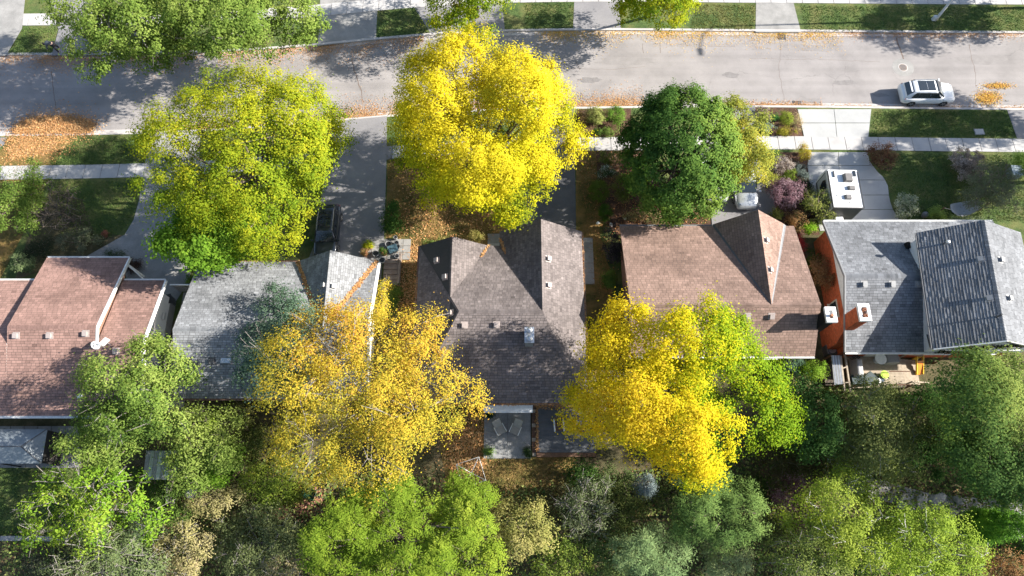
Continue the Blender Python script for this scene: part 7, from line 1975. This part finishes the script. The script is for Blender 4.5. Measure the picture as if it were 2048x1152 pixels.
MB().lathe([(.18, 0), (.24, .42), (.30, .45), (.30, .50), (.2, .5)], seg=16).build('body', M_LIME, t, False); MB().lathe([(.21, .49), (.21, .52)], seg=16).build('seat', M_LIME, t, False)
t = local('toy_slide', 'orange and yellow toy slide beside the deck stairs', 'toy', 1831, 732, G, .1)
M_ORNG = plain('orange_plastic', (.75, .24, .02), .4); M_YELP = plain('yellow_plastic', (.78, .48, .04), .4)
MB().hexa([(-.2, -.7, .1), (.2, -.7, .1), (.2, .2, .75), (-.2, .2, .75)], [(-.2, -.7, .16), (.2, -.7, .16), (.2, .2, .81), (-.2, .2, .81)]).build('chute', M_ORNG, t, False)
for s in (-.24, .24): MB().hexa([(s - .03, -.7, .1), (s + .03, -.7, .1), (s + .03, .5, .75), (s - .03, .5, .75)], [(s - .03, -.7, .28), (s + .03, -.7, .28), (s + .03, .5, .98), (s - .03, .5, .98)]).build('side_wall', M_YELP, t, False)
for k in range(3): MB().box(-.2, .2, .45, .55, .15 + k * .22, .2 + k * .22).build('rung', M_YELP, t, False)
t = local('folding_chair', 'black metal folding chair at the fence end of the deck', 'chair', 1706, 717, DZ, .6)
for k in range(4): MB().box(-.24, .24, -.22 + k * .11, -.14 + k * .11, .42, .45).build('seat_slat', M_BLACK, t, False)
for s in (-.25, .25):
    MB().tube([(s, -.25, 0), (s, .3, .9)], .018, 6).build('leg', M_BLACK, t, False); MB().tube([(s, .3, 0), (s, -.2, .45)], .018, 6).build('leg', M_BLACK, t, False)
MB().box(-.25, .25, .24, .28, .7, .88).build('backrest', M_BLACK, t, False)
t = local('toy_tractor', 'blue and white ride-on toy on the deck', 'toy', 1755, 763, DZ, .4)
MB().box(-.35, .35, -.16, .16, .15, .38).build('body', plain('navy_plastic', (.05, .08, .14), .4), t, False, bevel=.04); MB().box(-.3, -.05, -.18, .18, .38, .6).build('seat', M_WHITE, t, False, bevel=.03)
for sx in (-.25, .25):
    for sy in (-.2, .2): MB().tube([(sx, sy - .04, .12), (sx, sy + .04, .12)], .12, 12).build('wheel', M_BLACK, t, False)
# lean-to woodshed roof and timber frame beside the deck
ls = thing('woodshed', 'lean-to woodshed with ribbed grey sheet roof beside the fence', 'shed', at(1676, 742, G))
Q = [at(1662, 711, 1.9), at(1680, 711, 2.0), at(1687, 768, 2.0), at(1668, 770, 1.9)]
nr = 7
for k in range(nr):
    a, b = Q[0].lerp(Q[1], k / nr), Q[0].lerp(Q[1], (k + .86) / nr); c, d = Q[3].lerp(Q[2], (k + .86) / nr), Q[3].lerp(Q[2], k / nr)
    z = Vector((0, 0, .05))
    MB().hexa([d, c, b, a], [d + z, c + z, b + z, a + z]).build('roof_sheet', M_STEEL if k % 2 else M_VENT, ls)
for q in Q: MB().box(q.x - .05, q.x + .05, q.y - .05, q.y + .05, G, q.z - .01).build('post', M_BROWNWOOD, ls)
cx, cy = sum(q.x for q in Q) / 4, sum(q.y for q in Q) / 4
for k in range(14):
    MB().tube([(cx - .3 + .1 * (k % 7), cy - .8, .25 + .2 * (k // 7)), (cx - .3 + .1 * (k % 7), cy + .8, .25 + .2 * (k // 7))], .06, 7).build('log', M_BARK, ls)
fr = thing('timber_screen', 'tall brown timber screen frame along the deck side', 'screen', at(1692, 748, G))
a0, a1, b0, b1 = at(1682, 712, 1.9), at(1690, 783, 1.9), at(1690, 707, 1.9), at(1702, 784, 1.9)
for p0, p1 in ((a0, a1), (b0, b1)):
    board(fr, p0, p1, .1, .14, M_WOOD, 'top_rail')
    for f in (0, .33, .66, 1): 
        q = p0.lerp(p1, f); MB().box(q.x - .05, q.x + .05, q.y - .05, q.y + .05, G, 1.77).build('post', M_BROWNWOOD, fr)
for f in (.35, .75): board(fr, a0.lerp(a1, f), b0.lerp(b1, f), .08, .1, M_WOOD, 'cross_rail')
ac = thing('air_conditioner', 'dark grey air conditioner box in the side passage', 'air conditioner', at(1655, 704, G), .05)
MB().box(-.38, .38, -.38, .38, 0, .8).build('cabinet', M_DKGREY, ac, False, bevel=.03)
MB().lathe([(.3, .8), (.3, .83), (.1, .84)], seg=18).build('fan_guard', M_STEEL, ac, False); MB().lathe([(.08, .84), (.07, .87)], seg=12).build('hub', M_VENT, ac, False)
# paved corner and shed at the far garden end
pc = thing('garden_paving', 'grey paving at the garden corner behind the narrow cedar', 'paving', at(2010, 1030, G)); pc['kind'] = 'structure'; del pc['category']
for i in range(5):
    for j in range(3):
        a = at(1975, 1040, G); MB().box(a.x + i * .72 + .01, a.x + i * .72 + .7, a.y - j * .62 + .01, a.y - j * .62 + .6, G - .02, G + .05).build('flagstone', M_CONC_OLD, pc)
